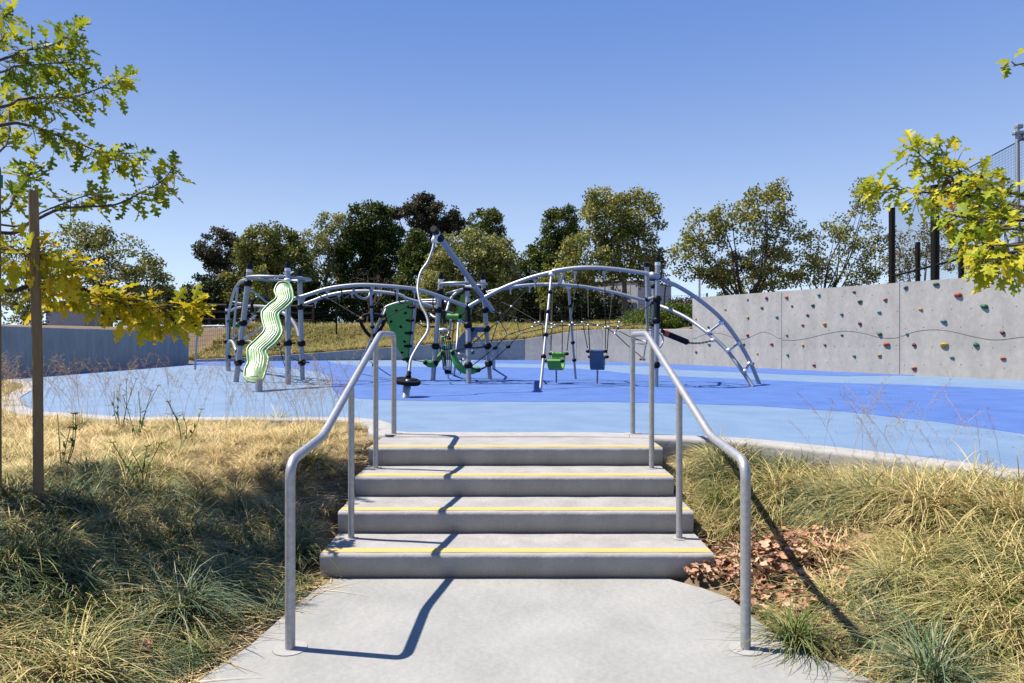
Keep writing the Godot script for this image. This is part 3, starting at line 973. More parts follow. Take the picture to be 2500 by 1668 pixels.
	bar(m, [Vector3(-0.871, 1.656, -15.3), Vector3(-0.693, 1.419, -15.8), Vector3(-0.525, 1.165, -16.4), Vector3(-0.442, 1.029, -16.8), Vector3(-0.544, 0.58, -21.123)], 0.028, "diagonal_tube")
	bar(m, [Vector3(-0.596, 0.58, -21.372), Vector3(-0.485, 1.077, -16.9)], 0.028, "leg")
	bar(m, [Vector3(-1.453, 0.58, -17.009), Vector3(-1.261, 1.038, -15.3), Vector3(-1.237, 1.925, -15.8)], 0.026, "leg")
	bar(m, [Vector3(-2.13, 0.58, -21.247), Vector3(-1.663, 1.204, -16.4), Vector3(-1.67, 1.703, -16)], 0.034, "leg")
	bar(m, [Vector3(-1.206, 1.182, -15.4), Vector3(-1.093, 1.071, -15.1), Vector3(-0.965, 0.96, -14.4)], 0.026, "strut")
	bar(m, [Vector3(-1.518, 1.513, -15.8), Vector3(-1.452, 1.702, -15.9), Vector3(-1.415, 1.944, -15.8)], 0.024, "bent_rod")
	rope(m, [Vector3(-0.899, 2.15, -14.3), Vector3(-0.767, 2.127, -14.7), Vector3(-0.631, 2.15, -15.2)], 0.010)
	rope(m, [Vector3(-1.493, 2.516, -14.9), Vector3(-1.361, 2.468, -15.1), Vector3(-1.19, 2.411, -15.2)], 0.009)
	# rope loop bundle with discs
	var rb := thing("rope_spinner", Vector3(-1.623, 0.58, -17.211), "bundle of black ropes with grey disc and green rings hanging in the middle tower", "rope climber")
	for k in 6:
		var o := (k - 2.5) * 7.0
		rope(rb, [Vector3(-1.56, 2.384, -15.2) + Vector3(o * 0.002, 0, 0), Vector3(-1.524, 1.69, -15.2) + Vector3(o * 0.004, 0, 0), Vector3(-1.478, 1.402, -15.1) + Vector3(o * 0.0075, 0, o * 0.005), Vector3(-1.451, 1.133, -15.1) + Vector3(o * 0.006, 0, -o * 0.004), Vector3(-1.406, 0.717, -15) + Vector3(o * 0.003, 0, 0)], 0.0095)
	for e in [[Vector3(-1.533, 1.699, -15.2), 0.115, 0.045, "disc", M.alu], [Vector3(-1.501, 1.542, -15.15), 0.085, 0.022, "collar", M.lime], [Vector3(-1.451, 1.352, -15.1), 0.10, 0.016, "collar", M.green], [Vector3(-1.42, 0.779, -15), 0.07, 0.04, "weight", M.rubber]]:
		var mb := MB.new()
		mb.ball(e[0], Basis.from_scale(Vector3(e[1], e[2], e[1])), 8, 16)
		part(mb, e[3], e[4], rb)
	for ends in [[Vector3(-1.554, 1.943, -15.2), Vector3(-1.547, 1.708, -15.2)], [Vector3(-1.513, 1.474, -15.15), Vector3(-1.478, 0.9, -15.1)]]:
		var mb := MB.new()
		mb.tube(ends, 0.018, 8)
		part(mb, "tube_sleeve", M.lime, rb)
	var ch := MB.new()
	ch.chain(Vector3(-1.409, 0.726, -15), Vector3(-1.483, 0.58, -15.891) + Vector3(0, 0.01, 0), 0.05, 0.007)
	part(ch, "chain", M.alu, rb)
	# thin droppers behind
	var dr := thing("knotted_ropes", Vector3(-1.629, 0.58, -18.069), "pair of thin knotted ropes behind the rope bundle", "climbing rope")
	rope(dr, [Vector3(-1.433, 1.928, -15.9), Vector3(-1.452, 1.513, -15.9), Vector3(-1.43, 1.211, -15.9), Vector3(-1.674, 0.58, -18.771)], 0.009)
	rope(dr, [Vector3(-1.384, 1.86, -16.2), Vector3(-1.407, 1.591, -16.2), Vector3(-1.422, 1.342, -16.2), Vector3(-1.737, 0.58, -19.53)], 0.009)
	hub(dr, Vector3(-1.452, 1.509, -15.9), 0.045, M.rubber)
	hub(dr, Vector3(-1.116, 1.038, -15.3), 0.045, M.rubber)
	rope(dr, [Vector3(-1.107, 1.129, -15.3), Vector3(-1.116, 1.038, -15.3), Vector3(-1.139, 0.726, -15)], 0.011)
	rope(dr, [Vector3(-1.48, 1.715, -15.6), Vector3(-1.378, 1.689, -15.7), Vector3(-1.246, 1.738, -15.8)], 0.010)

func crescent(a: Vector3, m: Vector3, b: Vector3, wid: float, depth: Vector3, called: String, mat: Material, label: String) -> Node3D:
	# thick curved board through a, m, b; wid = its width across, depth = how far it reaches back
	var t := thing(called, m, label, "play seat")
	var path := smooth([a, a.lerp(m, 0.45) + (m - (a + b) * 0.5) * 0.22, m, m.lerp(b, 0.55) + (m - (a + b) * 0.5) * 0.22, b], 6)
	var rows := []
	var dn := depth.normalized()
	for i in path.size():
		var tt: Vector3 = (path[mini(i + 1, path.size() - 1)] - path[maxi(i - 1, 0)]).normalized()
		var up := tt.cross(dn).normalized()
		var f := i / float(path.size() - 1)
		var h := wid * (0.55 + 0.45 * sin(PI * f))
		var rr := []
		for q in [[0.0, -0.46], [0.04, -0.5], [0.96, -0.5], [1.0, -0.46], [1.0, 0.46], [0.96, 0.5], [0.04, 0.5], [0.0, 0.46]]:
			rr.append(path[i] + depth * q[0] + up * h * q[1])
		rows.append(rr)
	var mb := MB.new()
	mb.grid(rows, true, false)
	mb.face(rows[0], path[3])
	mb.face(rows[-1], path[-4])
	part(mb, "board", mat, t)
	for p in [path[1], path[-2]]:
		var bm := MB.new()
		bm.ball(p - dn * 0.02, Basis.from_scale(Vector3(0.05, 0.05, 0.05)), 8, 12)
		part(bm, "end_knob", M.black, t)
	return t

func build_seats() -> void:
	var g := crescent(Vector3(-1.255, 1.243, -14.3), Vector3(-1.044, 0.865, -14.2), Vector3(-0.675, 0.849, -14.4), 0.15, Vector3(-0.03, 0.02, -0.24), "curved_seat", M.green, "green curved hammock board chained low in front of the middle tower pole")
	var c := MB.new()
	c.chain(Vector3(-1.253, 1.243, -14.28), Vector3(-0.898, 1.346, -14.15), 0.05, 0.008, 0.02)
	c.chain(Vector3(-0.893, 1.32, -14.2), Vector3(-0.541, 1.357, -15.2), 0.05, 0.008, 0.03)
	c.chain(Vector3(-0.673, 0.85, -14.36), Vector3(-0.863, 0.931, -14), 0.05, 0.008, 0.02)
	c.chain(Vector3(-0.668, 0.855, -14.45), Vector3(-0.523, 0.942, -15.2), 0.05, 0.008, 0.02)
	part(c, "chain", M.rope, g)
	var g2 := crescent(Vector3(-1.883, 1.002, -14.7), Vector3(-1.703, 0.943, -14.8), Vector3(-1.524, 1.212, -15.2), 0.12, Vector3(-0.02, 0.04, -0.22), "curved_seat", M.lime, "smaller green curved board slung behind the middle tower's left pole")
	rope(g2, [Vector3(-2.162, 1.029, -15), Vector3(-1.886, 1.001, -14.72)], 0.01)
	var c2 := MB.new()
	c2.chain(Vector3(-1.661, 1.349, -14.9), Vector3(-1.37, 1.278, -15), 0.05, 0.008, 0.03)
	part(c2, "chain", M.rope, g2)
	# upright green seat with roll
	var u := thing("chain_perch", Vector3(-1.043, 2.109, -14.9), "bright green drilled seat panel with a roll, high in the middle tower", "play seat")
	var out := PackedVector2Array()
	var base := Vector3(-1.043, 2.198, -14.9)
	for p in [Vector3(-1.122, 2.436, -14.9), Vector3(-1.096, 2.468, -14.9), Vector3(-0.892, 2.468, -14.9), Vector3(-0.857, 2.436, -14.9), Vector3(-0.848, 2.286, -14.9), Vector3(-0.898, 2.039, -14.9), Vector3(-0.954, 1.933, -14.9), Vector3(-1.131, 1.924, -14.9), Vector3(-1.219, 1.986, -14.9), Vector3(-1.228, 2.056, -14.9), Vector3(-1.175, 2.18, -14.9), Vector3(-1.14, 2.304, -14.9)]:
		out.push_back(Vector2(p.x - base.x, p.y - base.y))
	var mb := MB.new()
	mb.prism(out, Transform3D(Basis(), base), -0.09, 0.02)
	part(mb, "panel", M.lime, u)
	var ho := MB.new()
	ho.tube([Vector3(-1.046, 2.3, -14.9) + Vector3(0, 0, -0.02), Vector3(-1.046, 2.3, -14.9) + Vector3(0, 0, 0.024)], 0.022, 14)
	ho.tube([Vector3(-1.105, 2.109, -14.9) + Vector3(0, 0, -0.02), Vector3(-1.105, 2.109, -14.9) + Vector3(0, 0, 0.024)], 0.017, 14)
	part(ho, "plug", M.green, u)
	var ro := MB.new()
	ro.tube([Vector3(-1.408, 1.984, -14.75), Vector3(-1.396, 1.984, -14.75), Vector3(-1.16, 1.975, -14.7), Vector3(-1.147, 1.975, -14.7)], [0.055, 0.068, 0.068, 0.055], 18)
	part(ro, "roll", M.lime, u)
	var kn := MB.new()
	kn.ball(Vector3(-1.114, 1.978, -14.68), Basis.from_scale(Vector3(0.04, 0.045, 0.045)), 8, 12)
	kn.ball(Vector3(-0.881, 2.416, -14.85), Basis.from_scale(Vector3(0.045, 0.05, 0.045)), 8, 12)
	part(kn, "end_knob", M.black, u)
	var c3 := MB.new()
	c3.chain(Vector3(-1.095, 1.994, -14.66), Vector3(-0.941, 2.108, -14.3), 0.045, 0.008)
	c3.chain(Vector3(-0.872, 2.416, -14.85), Vector3(-0.658, 2.488, -15), 0.045, 0.008)
	part(c3, "chain", M.rope, u)
	rope(u, [Vector3(-1.408, 1.989, -14.75), Vector3(-1.562, 2.131, -14.8)], 0.011)
	# blue seat
	var b := thing("seat_shell", Vector3(-1.05, 1.438, -15), "slate blue curved seat shell with tube arm behind the middle tower pole", "play seat")
	var so := PackedVector2Array()
	var sb := Vector3(-1.05, 1.438, -15)
	for p in [Vector3(-0.827, 1.737, -15), Vector3(-0.952, 1.701, -15), Vector3(-1.085, 1.625, -15), Vector3(-1.183, 1.509, -15), Vector3(-1.235, 1.367, -15), Vector3(-1.242, 1.251, -15), Vector3(-1.224, 1.198, -15), Vector3(-1.032, 1.192, -15), Vector3(-0.993, 1.313, -15), Vector3(-0.916, 1.473, -15), Vector3(-0.804, 1.598, -15), Vector3(-0.792, 1.687, -15)]:
		so.push_back(Vector2(p.x - sb.x, p.y - sb.y))
	var bb := MB.new()
	bb.prism(so, Transform3D(Basis(Vector3.UP, -0.35), sb), -0.16, 0.0)
	part(bb, "shell", M.seat_blue, b)
	var bt := MB.new()
	bt.tube([Vector3(-0.854, 1.705, -15), Vector3(-0.836, 1.705, -15), Vector3(-0.631, 1.708, -15.2), Vector3(-0.617, 1.708, -15.2)], [0.05, 0.062, 0.062, 0.05], 16)
	bt.ball(Vector3(-0.857, 1.208, -14.9), Basis.from_scale(Vector3(0.045, 0.055, 0.05)), 8, 12)
	part(bt, "arm", M.seat_blue, b)
	var bk := MB.new()
	bk.ball(Vector3(-0.862, 1.704, -14.95), Basis.from_scale(Vector3(0.05, 0.055, 0.055)), 8, 12)
	bk.ball(Vector3(-0.597, 1.736, -15.25), Basis.from_scale(Vector3(0.06, 0.065, 0.06)), 8, 12)
	part(bk, "end_knob", M.black, b)

func build_slide() -> void:
	var lp := [Vector3(-4.631, 2.54, -13.42), Vector3(-4.627, 2.421, -13.3), Vector3(-4.545, 2.287, -13.17), Vector3(-4.655, 2.147, -13.05), Vector3(-4.733, 1.993, -12.92), Vector3(-4.661, 1.817, -12.76), Vector3(-4.571, 1.653, -12.6), Vector3(-4.654, 1.486, -12.44), Vector3(-4.746, 1.338, -12.28), Vector3(-4.722, 1.216, -12.17), Vector3(-4.664, 1.066, -12.05), Vector3(-4.667, 0.964, -11.93), Vector3(-4.631, 0.835, -11.8)]
	var rp := [Vector3(-4.351, 2.54, -13.42), Vector3(-4.274, 2.404, -13.3), Vector3(-4.229, 2.237, -13.17), Vector3(-4.33, 2.081, -13.05), Vector3(-4.418, 1.952, -12.92), Vector3(-4.323, 1.761, -12.76), Vector3(-4.245, 1.605, -12.6), Vector3(-4.301, 1.431, -12.44), Vector3(-4.421, 1.268, -12.28), Vector3(-4.346, 1.154, -12.17), Vector3(-4.311, 1.066, -12.05), Vector3(-4.298, 0.941, -11.93), Vector3(-4.293, 0.82, -11.8)]
	var t := thing("wavy_slide", Vector3(-4.308, 0.58, -11.621), "pale green ribbed zigzag slide running down from the left tower", "slide")
	var ls := smooth(lp, 6)
	var rs := smooth(rp, 6)
	var rows := []
	var m := ls.size()
	for i in m:
		var tt: Vector3 = ((ls[mini(i + 1, m - 1)] + rs[mini(i + 1, m - 1)]) - (ls[maxi(i - 1, 0)] + rs[maxi(i - 1, 0)])).normalized()
		var across: Vector3 = (rs[i] - ls[i])
		var up := across.normalized().cross(-tt).normalized()
		if up.y < 0.0:
			up = -up
		var f := i / float(m - 1)
		var row := []
		var cnt := 49
		var rib := 0.0075 * smoothstep(0.0, 0.06, f) * (1.0 - smoothstep(0.86, 0.95, f))
		for k in cnt:
			var u := k / float(cnt - 1)
			var dip := 0.034 * (1.0 - pow(u * 2.0 - 1.0, 2.0)) - 0.008
			var ridge := rib * pow(sin(u * PI * 8.0), 2.0) * smoothstep(0.06, 0.12, u) * smoothstep(0.94, 0.88, u)
			row.append(ls[i] + across * u + up * (dip + ridge))
		for k in 9:
			var u := 1.0 - k / 8.0
			row.append(ls[i] + across * u + up * (-0.02 - 0.05 * (1.0 - pow(absf(u * 2.0 - 1.0), 4.0))))
		rows.append(row)
	var mb := MB.new()
	mb.grid(rows, true, false)
	part(mb, "bed", M.slide_green, t)
	# closed ends: lip plates
	for e in 2:
		var i := 0 if e == 0 else m - 1
		var lip := MB.new()
		var c: Vector3 = (ls[i] + rs[i]) * 0.5
		var fwd: Vector3 = (ls[i] + rs[i] - ls[i + (1 if e == 0 else -1)] - rs[i + (1 if e == 0 else -1)]).normalized()
		var rr := []
		for k in 7:
			var row := []
			var s := k / 6.0
			for j in 17:
				var u := j / 16.0
				var side: Vector3 = rs[i] - ls[i]
				var arc := sin(PI * u)
				var dip := 0.026 * (1.0 - pow(u * 2.0 - 1.0, 2.0)) * (1.0 - s * s)
				row.append(ls[i] + side * u + fwd * (0.0 + arc * s * (0.10 if e == 1 else 0.08)) + Vector3(0, dip, 0))
			rr.append(row)
		lip.grid(rr, false, false)
		part(lip, "end_lip", M.slide_green, t)
	var rim := []
	for i in range(m - 1, -1, -1):
		rim.append(ls[i])
	for p in [Vector3(-4.597, 2.599, -13.46), Vector3(-4.512, 2.625, -13.48), Vector3(-4.41, 2.599, -13.46)]:
		rim.append(p)
	for i in m:
		rim.append(rs[i])
	for p in [Vector3(-4.292, 0.782, -11.74), Vector3(-4.348, 0.751, -11.7), Vector3(-4.433, 0.745, -11.69), Vector3(-4.54, 0.765, -11.72)]:
		rim.append(p)
	var rm := MB.new()
	rm.tube(rim, 0.021, 10, false, true)
	part(rm, "rim", M.slide_green, t)
	var sp := MB.new()
	sp.tube([Vector3(-4.308, 0.58, -11.621) - Vector3(0, 0.01, 0), Vector3(-4.323, 0.786, -11.66)], 0.058, 18)
	part(sp, "support_post", M.galv, t)
	var tc := MB.new()
	tc.ball(Vector3(-4.479, 2.658, -13.6), Basis.from_scale(Vector3(0.07, 0.05, 0.06)), 10, 14)
	part(tc, "top_bracket", M.alu, t)

func build_arches() -> void:
	# first overhead ladder
	var t := thing("overhead_arch", Vector3(-3.004, 2.576, -13.7), "low double arch of galvanised tube between left tower and middle tower", "climbing arch")
	var f1 := smooth([Vector3(-4.46, 2.254, -13.62), Vector3(-4.36, 2.289, -13.63), Vector3(-4.097, 2.369, -13.65), Vector3(-3.737, 2.489, -13.68), Vector3(-3.373, 2.552, -13.7), Vector3(-3.008, 2.578, -13.72), Vector3(-2.592, 2.562, -13.74), Vector3(-2.153, 2.528, -13.77), Vector3(-1.922, 2.493, -13.8), Vector3(-1.579, 2.396, -13.84), Vector3(-1.235, 2.27, -13.88), Vector3(-0.94, 2.158, -13.95)], 4)
	var f2 := smooth([Vector3(-4.681, 2.234, -15.1), Vector3(-4.391, 2.341, -15.08), Vector3(-4.111, 2.44, -15.05), Vector3(-3.725, 2.519, -15.02), Vector3(-3.316, 2.547, -15), Vector3(-2.88, 2.529, -14.98), Vector3(-2.473, 2.469, -14.96), Vector3(-2.296, 2.379, -14.94), Vector3(-1.971, 2.283, -14.92), Vector3(-1.607, 2.148, -14.9)], 4)
	bar(t, f1, 0.038, "rail", 1)
	bar(t, f2, 0.036, "rail", 1)
	for k in [0.16, 0.28, 0.5, 0.6, 0.71, 0.83]:
		bracket(t, at_y(f1, k) - Vector3(0, 0.03, 0), 0.16 if k != 0.6 else 0.26)
	for k in [0.13, 0.31, 0.39, 0.86]:
		bracket(t, at_y(f2, k) - Vector3(0, 0.03, 0), 0.1)
	for e in [[Vector3(-3.422, 2.461, -13.7), Vector3(-3.521, 2.351, -14.3), Vector3(-3.561, 2.443, -14.9)], [Vector3(-2.36, 2.464, -13.75), Vector3(-2.398, 2.345, -14.2), Vector3(-2.332, 2.247, -14.5), Vector3(-2.289, 2.363, -14.9)], [Vector3(-3.866, 2.362, -13.7), Vector3(-3.882, 2.326, -14.4), Vector3(-3.828, 2.409, -15)]]:
		rope(t, smooth(e, 5), 0.013, "rope_rung")
	bar(t, [Vector3(-3.193, 2.487, -13.72), Vector3(-3.17, 2.382, -14), Vector3(-3.131, 2.347, -14.4), Vector3(-3.112, 2.41, -14.8), Vector3(-3.113, 2.531, -15)], 0.024, "hoop_rung")
	rope(t, smooth([Vector3(-1.608, 2.345, -13.9), Vector3(-1.631, 2.191, -14.1), Vector3(-1.643, 2.092, -14.5), Vector3(-1.613, 2.057, -14.7), Vector3(-1.594, 2.116, -14.85)], 5), 0.013, "rope_rung")
	# second, taller overhead arch
	var s := thing("overhead_arch", Vector3(1.621, 2.883, -13.3), "tall sweeping double arch of galvanised tube above the swing seats", "climbing arch")
	var g1 := smooth([Vector3(-0.877, 2.158, -13.95), Vector3(-0.687, 2.263, -13.9), Vector3(-0.46, 2.385, -13.85), Vector3(-0.086, 2.558, -13.75), Vector3(0.404, 2.722, -13.6), Vector3(0.883, 2.829, -13.45), Vector3(0.81, 2.816, -13.36), Vector3(1.209, 2.864, -13.25), Vector3(1.603, 2.865, -13.15), Vector3(1.995, 2.825, -13.08), Vector3(2.385, 2.765, -13.02), Vector3(2.751, 2.7, -12.96)], 4)
	var g2 := smooth([Vector3(-0.589, 2.516, -15.25), Vector3(-0.424, 2.571, -15.25), Vector3(-0.095, 2.638, -15.2), Vector3(0.314, 2.689, -15.15), Vector3(0.856, 2.714, -15.1), Vector3(0.728, 2.7, -15.05), Vector3(1.139, 2.689, -15), Vector3(1.704, 2.62, -14.92), Vector3(2.257, 2.493, -14.8), Vector3(2.692, 2.367, -14.7), Vector3(3.02, 2.267, -14.65)], 4)
	bar(s, g1, 0.04, "rail", 1)
	bar(s, g2, 0.037, "rail", 1)
	for e in [Vector3(0.458, 2.671, -13.5), Vector3(0.912, 2.742, -13.35), Vector3(1.229, 2.782, -13.3), Vector3(1.772, 2.788, -13.1), Vector3(1.22, 2.802, -13.2)]:
		bracket(s, e, 0.17)
	for e in [Vector3(-0.031, 2.63, -15.15), Vector3(0.391, 2.661, -15.1), Vector3(0.897, 2.674, -15.05), Vector3(1.386, 2.67, -15), Vector3(1.657, 2.619, -14.92), Vector3(2.174, 2.51, -14.8)]:
		bracket(s, e, 0.14)
	bar(s, [Vector3(1.022, 2.787, -13.35), Vector3(1.063, 2.713, -15)], 0.024, "rung")
	bar(s, [Vector3(-0.444, 2.374, -13.85), Vector3(-0.577, 2.574, -15.2)], 0.022, "rung")
	# A frame legs
	var al := thing("support_leg", Vector3(0.506, 0.58, -12.173), "slim leaning front leg with black knobs beside the green swing seat", "support leg", "legs of the tall arch")
	pole(al, Vector3(0.506, 0.58, -12.173), Vector3(0.775, 2.733, -13.42), 0.027, false, [0.27, 0.455, 0.66, 0.84], 0.052)
	hub(al, Vector3(0.778, 2.761, -13.42), 0.06)
	var bl := thing("support_leg", Vector3(1.454, 0.58, -15.593), "slim leaning rear leg between the green and the blue swing seats", "support leg", "legs of the tall arch")
	pole(bl, Vector3(1.454, 0.58, -15.593), Vector3(1.248, 2.622, -15.05), 0.027, false, [0.215, 0.41, 0.81], 0.05)
	hub(bl, Vector3(1.244, 2.645, -15.05), 0.06)
	var al2 := thing("support_leg", Vector3(-3.901, 0.58, -19.325), "slim leg with black knobs below the low arch, by the hose ring", "support leg")
	pole(al2, Vector3(-3.146, 0.765, -15.6), Vector3(-2.845, 2.488, -13.74), 0.028, false, [0.08, 0.39, 0.575, 0.815], 0.05)
	bar(al2, [Vector3(-4.317, 0.58, -18.868), Vector3(-3.408, 1.251, -16), Vector3(-2.828, 2.195, -15.2)], 0.026, "brace")
	bar(al2, [Vector3(-7.58, 0.58, -35.293), Vector3(-3.264, 1.453, -16), Vector3(-2.8, 2.19, -15.2)], 0.022, "brace")
	# hose ring
	var h := thing("hose_ring", Vector3(-2.951, 1.775, -14.4), "black ridged hose ring with yellow connectors hung under the low arch", "climbing ring")
	var pts := smooth([Vector3(-2.951, 1.55, -14.4), Vector3(-3.067, 1.633, -14.4), Vector3(-3.165, 1.788, -14.4), Vector3(-3.186, 1.917, -14.4), Vector3(-3.093, 1.995, -14.4), Vector3(-2.951, 2.011, -14.4), Vector3(-2.808, 1.995, -14.4), Vector3(-2.705, 1.912, -14.4), Vector3(-2.725, 1.788, -14.4), Vector3(-2.826, 1.633, -14.4)], 8, true)
	var hm := MB.new()
	var radii := []
	for i in pts.size():
		radii.append(0.040 if i % 2 == 0 else 0.033)
	hm.tube(pts, radii, 12, false, true)
	part(hm, "hose", M.rubber, h)
	for e in [[Vector3(-3.171, 1.93, -14.4), 0.5], [Vector3(-2.712, 1.917, -14.4), -0.5], [Vector3(-2.951, 1.56, -14.4), 1.57]]:
		var cm := MB.new()
		cm.box(e[0], Vector3(0.085, 0.07, 0.08), Basis(Vector3.BACK, e[1]), 0.02)
		part(cm, "connector", M.amber, h)
	rope(h, [Vector3(-3.196, 1.949, -14.4), Vector3(-3.261, 1.982, -14.4), Vector3(-3.91, 2.322, -14.9), Vector3(-4.165, 2.453, -15.05)], 0.010)
	rope(h, [Vector3(-2.684, 1.938, -14.4), Vector3(-2.437, 2.077, -14.5), Vector3(-2.162, 2.261, -14.8)], 0.010)
	# quarter arch down to the ground on the right
	var r := thing("ladder_arch", Vector3(4.982, 0.58, -13.749), "galvanised ladder arch curving down to the ground beside the climbing wall", "climbing arch")
	var h1 := smooth([Vector3(2.805, 2.666, -12.98), Vector3(2.97, 2.582, -13.05), Vector3(3.214, 2.492, -13.15), Vector3(3.672, 2.247, -13.35), Vector3(4.126, 1.904, -13.5), Vector3(4.469, 1.512, -13.6), Vector3(4.775, 1.034, -13.7), Vector3(4.982, 0.58, -13.749)], 5)
	var h2 := smooth([Vector3(3.02, 2.267, -14.65), Vector3(3.166, 2.187, -14.5), Vector3(3.342, 2.094, -14.3), Vector3(3.636, 1.894, -14), Vector3(3.949, 1.575, -13.6), Vector3(4.198, 1.289, -13.4), Vector3(4.422, 0.893, -13.15), Vector3(4.575, 0.58, -12.956)], 5)
	bar(r, h1, 0.041, "rail", 1)
	bar(r, h2, 0.039, "rail", 1)
	for e in [[Vector3(3.932, 1.637, -13.6), Vector3(4.121, 1.808, -13.45)], [Vector3(4.228, 1.274, -13.3), Vector3(4.49, 1.402, -13.55)], [Vector3(4.466, 0.875, -13.1), Vector3(4.736, 1, -13.6)]]:
		bar(r, e, 0.024, "rung")
		for p in e:
			hub(r, p, 0.055)
	rope(r, smooth([Vector3(2.99, 2.552, -13.05), Vector3(2.99, 2.502, -13.3), Vector3(3.166, 2.194, -14.2)], 4), 0.014, "rope_rung")
	hub(r, Vector3(3.971, 1.464, -13.5), 0.05)

func build_mast() -> void:
	# leaning mast and spinner
	var top := Vector3(-1.342, 3.368, -11.85)
	var low := Vector3(-0.407, 2.094, -15.2)
	var t := thing("leaning_mast", low, "thick galvanised mast leaning out from the middle tower to the spinner top", "mast")
	var mb := MB.new()
	mb.tube([low, low.lerp(top, 0.03), low.lerp(top, 0.97)], [0.02, 0.055, 0.058], 18)
	var po := part(mb, "pole", M.galv, t)
	var ax := (top - low).normalized()
	var cp := MB.new()
	cp.tube([top - ax * 0.30, top - ax * 0.29, top - ax * 0.13, top - ax * 0.12], [0.06, 0.078, 0.078, 0.066], 18, false)
	cp.tube([top - ax * 0.07, top - ax * 0.06, top + ax * 0.05, top + ax * 0.06], [0.06, 0.068, 0.068, 0.058], 18)
	part(cp, "cap", M.black, po)
	var cl := MB.new()
	cl.tube([top - ax * 0.125, top - ax * 0.06], 0.062, 18, false)
	part(cl, "collar", M.alu, po)
	bar(t, [Vector3(-0.957, 2.579, -14.15), Vector3(-0.844, 2.56, -13.95), Vector3(-0.769, 2.535, -13.8)], 0.03, "bracket")
	bar(t, [Vector3(-0.599, 2.155, -15.3), Vector3(-0.488, 2.152, -15.25), Vector3(-0.406, 2.114, -15.2)], 0.022, "bracket")
	# spinner
	var b := Vector3(-1.624, 0.58, -10.388)
	var s := thing("spinner_pole", b, "snaking spinner pole with a black ribbed foot disc at the front of the playground", "spinner")
	var path := smooth([Vector3(-1.599, 0.975, -10.62), Vector3(-1.599, 1.065, -10.68), Vector3(-1.584, 1.178, -10.75), Vector3(-1.496, 1.37, -10.88), Vector3(-1.374, 1.577, -11), Vector3(-1.362, 1.728, -11.1), Vector3(-1.404, 1.871, -11.18), Vector3(-1.506, 2.047, -11.28), Vector3(-1.567, 2.248, -11.4), Vector3(-1.585, 2.4, -11.5), Vector3(-1.552, 2.619, -11.62), Vector3(-1.447, 2.808, -11.72), Vector3(-1.372, 3.036, -11.8), Vector3(-1.353, 3.198, -11.86)], 6)
	bar(s, path, 0.022, "snake_pole", 1)
	var hd := MB.new()
	hd.ball(Vector3(-1.353, 3.198, -11.86), Basis.from_scale(Vector3(0.055, 0.06, 0.055)), 10, 14)
	hd.tube([Vector3(-1.353, 3.198, -11.86), Vector3(-1.332, 3.289, -11.9)], 0.045, 14)
	part(hd, "bearing", M.alu, s)
	var foot := Vector3(-1.597, 0.746, -10.42)
	var sb := MB.new()
	var a2 := (Vector3(-1.599, 0.975, -10.62) - b).normalized()
	sb.tube([b - a2 * 0.02, b + a2 * 0.165, b + a2 * 0.17, b + a2 * 0.19], [0.055, 0.055, 0.064, 0.064], 18)
	part(sb, "base_tube", M.galv, s)
	var st := MB.new()
	st.tube([b + a2 * 0.18, b + a2 * 0.30], 0.042, 14)
	part(st, "spindle", M.galv, s)
	var sk := MB.new()
	sk.tube([b + a2 * 0.36, b + a2 * 0.42, b + a2 * 0.44], [0.045, 0.033, 0.04], 14)
	part(sk, "socket", M.black, s)
	var dc := b + a2 * 0.30
	var nb := along(Vector3(0.14, 1.0, 0.12))
	var ro := []
	for p in [[0.03, 0.0], [0.15, 0.008], [0.185, 0.02], [0.2, 0.005], [0.2, -0.03], [0.185, -0.05], [0.15, -0.045], [0.1, -0.02], [0.03, -0.02]]:
		var rr := []
		for k in 72:
			var th := TAU * k / 72.0
			var rad: float = p[0] * (1.0 if p[0] < 0.18 or k % 3 != 0 else 0.945)
			rr.append(dc + nb.x * cos(th) * rad + nb.z * sin(th) * rad + nb.y * p[1])
		ro.append(rr)
	var dm := MB.new()
	dm.grid(ro, true, true)
	part(dm, "foot_disc", M.rubber, s)
	# green climbing panel
	var pb := Vector3(-2.301, 0.611, -15.1)
	pb.y = PLAY
	var cpn := thing("climber_board", pb, "green climbing panel with black grips on a galvanised pole, behind the spinner", "climbing panel")
	pole(cpn, pb, Vector3(-2.144, 2.321, -15.1), 0.045, false)
	var base := Vector3(-2.475, 1.75, -15.05)
	var ol := PackedVector2Array()
	for p in [Vector3(-2.794, 2.177, -15.05), Vector3(-2.637, 2.231, -15.05), Vector3(-2.421, 2.28, -15.05), Vector3(-2.218, 2.307, -15.05), Vector3(-2.194, 2.291, -15.05), Vector3(-2.231, 1.75, -15.05), Vector3(-2.28, 1.263, -15.05), Vector3(-2.307, 0.97, -15.05), Vector3(-2.34, 0.992, -15.05), Vector3(-2.543, 1.317, -15.05), Vector3(-2.732, 1.831, -15.05)]:
		ol.push_back(Vector2(p.x - base.x, p.y - base.y))
	var pm := MB.new()
	pm.prism(ol, Transform3D(Basis(), base), -0.035, 0.0)
	var pn := part(pm, "panel", M.green, cpn)
	for p in [Vector3(-2.551, 2.118, -15.05), Vector3(-2.353, 2.066, -15.05), Vector3(-2.67, 1.877, -15.05), Vector3(-2.453, 1.763, -15.05), Vector3(-2.367, 1.436, -15.05), Vector3(-2.429, 1.195, -15.05)]:
		var gm := MB.new()
		var bs := Basis(Vector3.BACK, rng.randf_range(-1.0, 1.0))
		gm.ball(p, Basis(bs.x * 0.036, Vector3.BACK * 0.03, bs.y * 0.024), 8, 12)
		part(gm, "grip", M.black, pn)
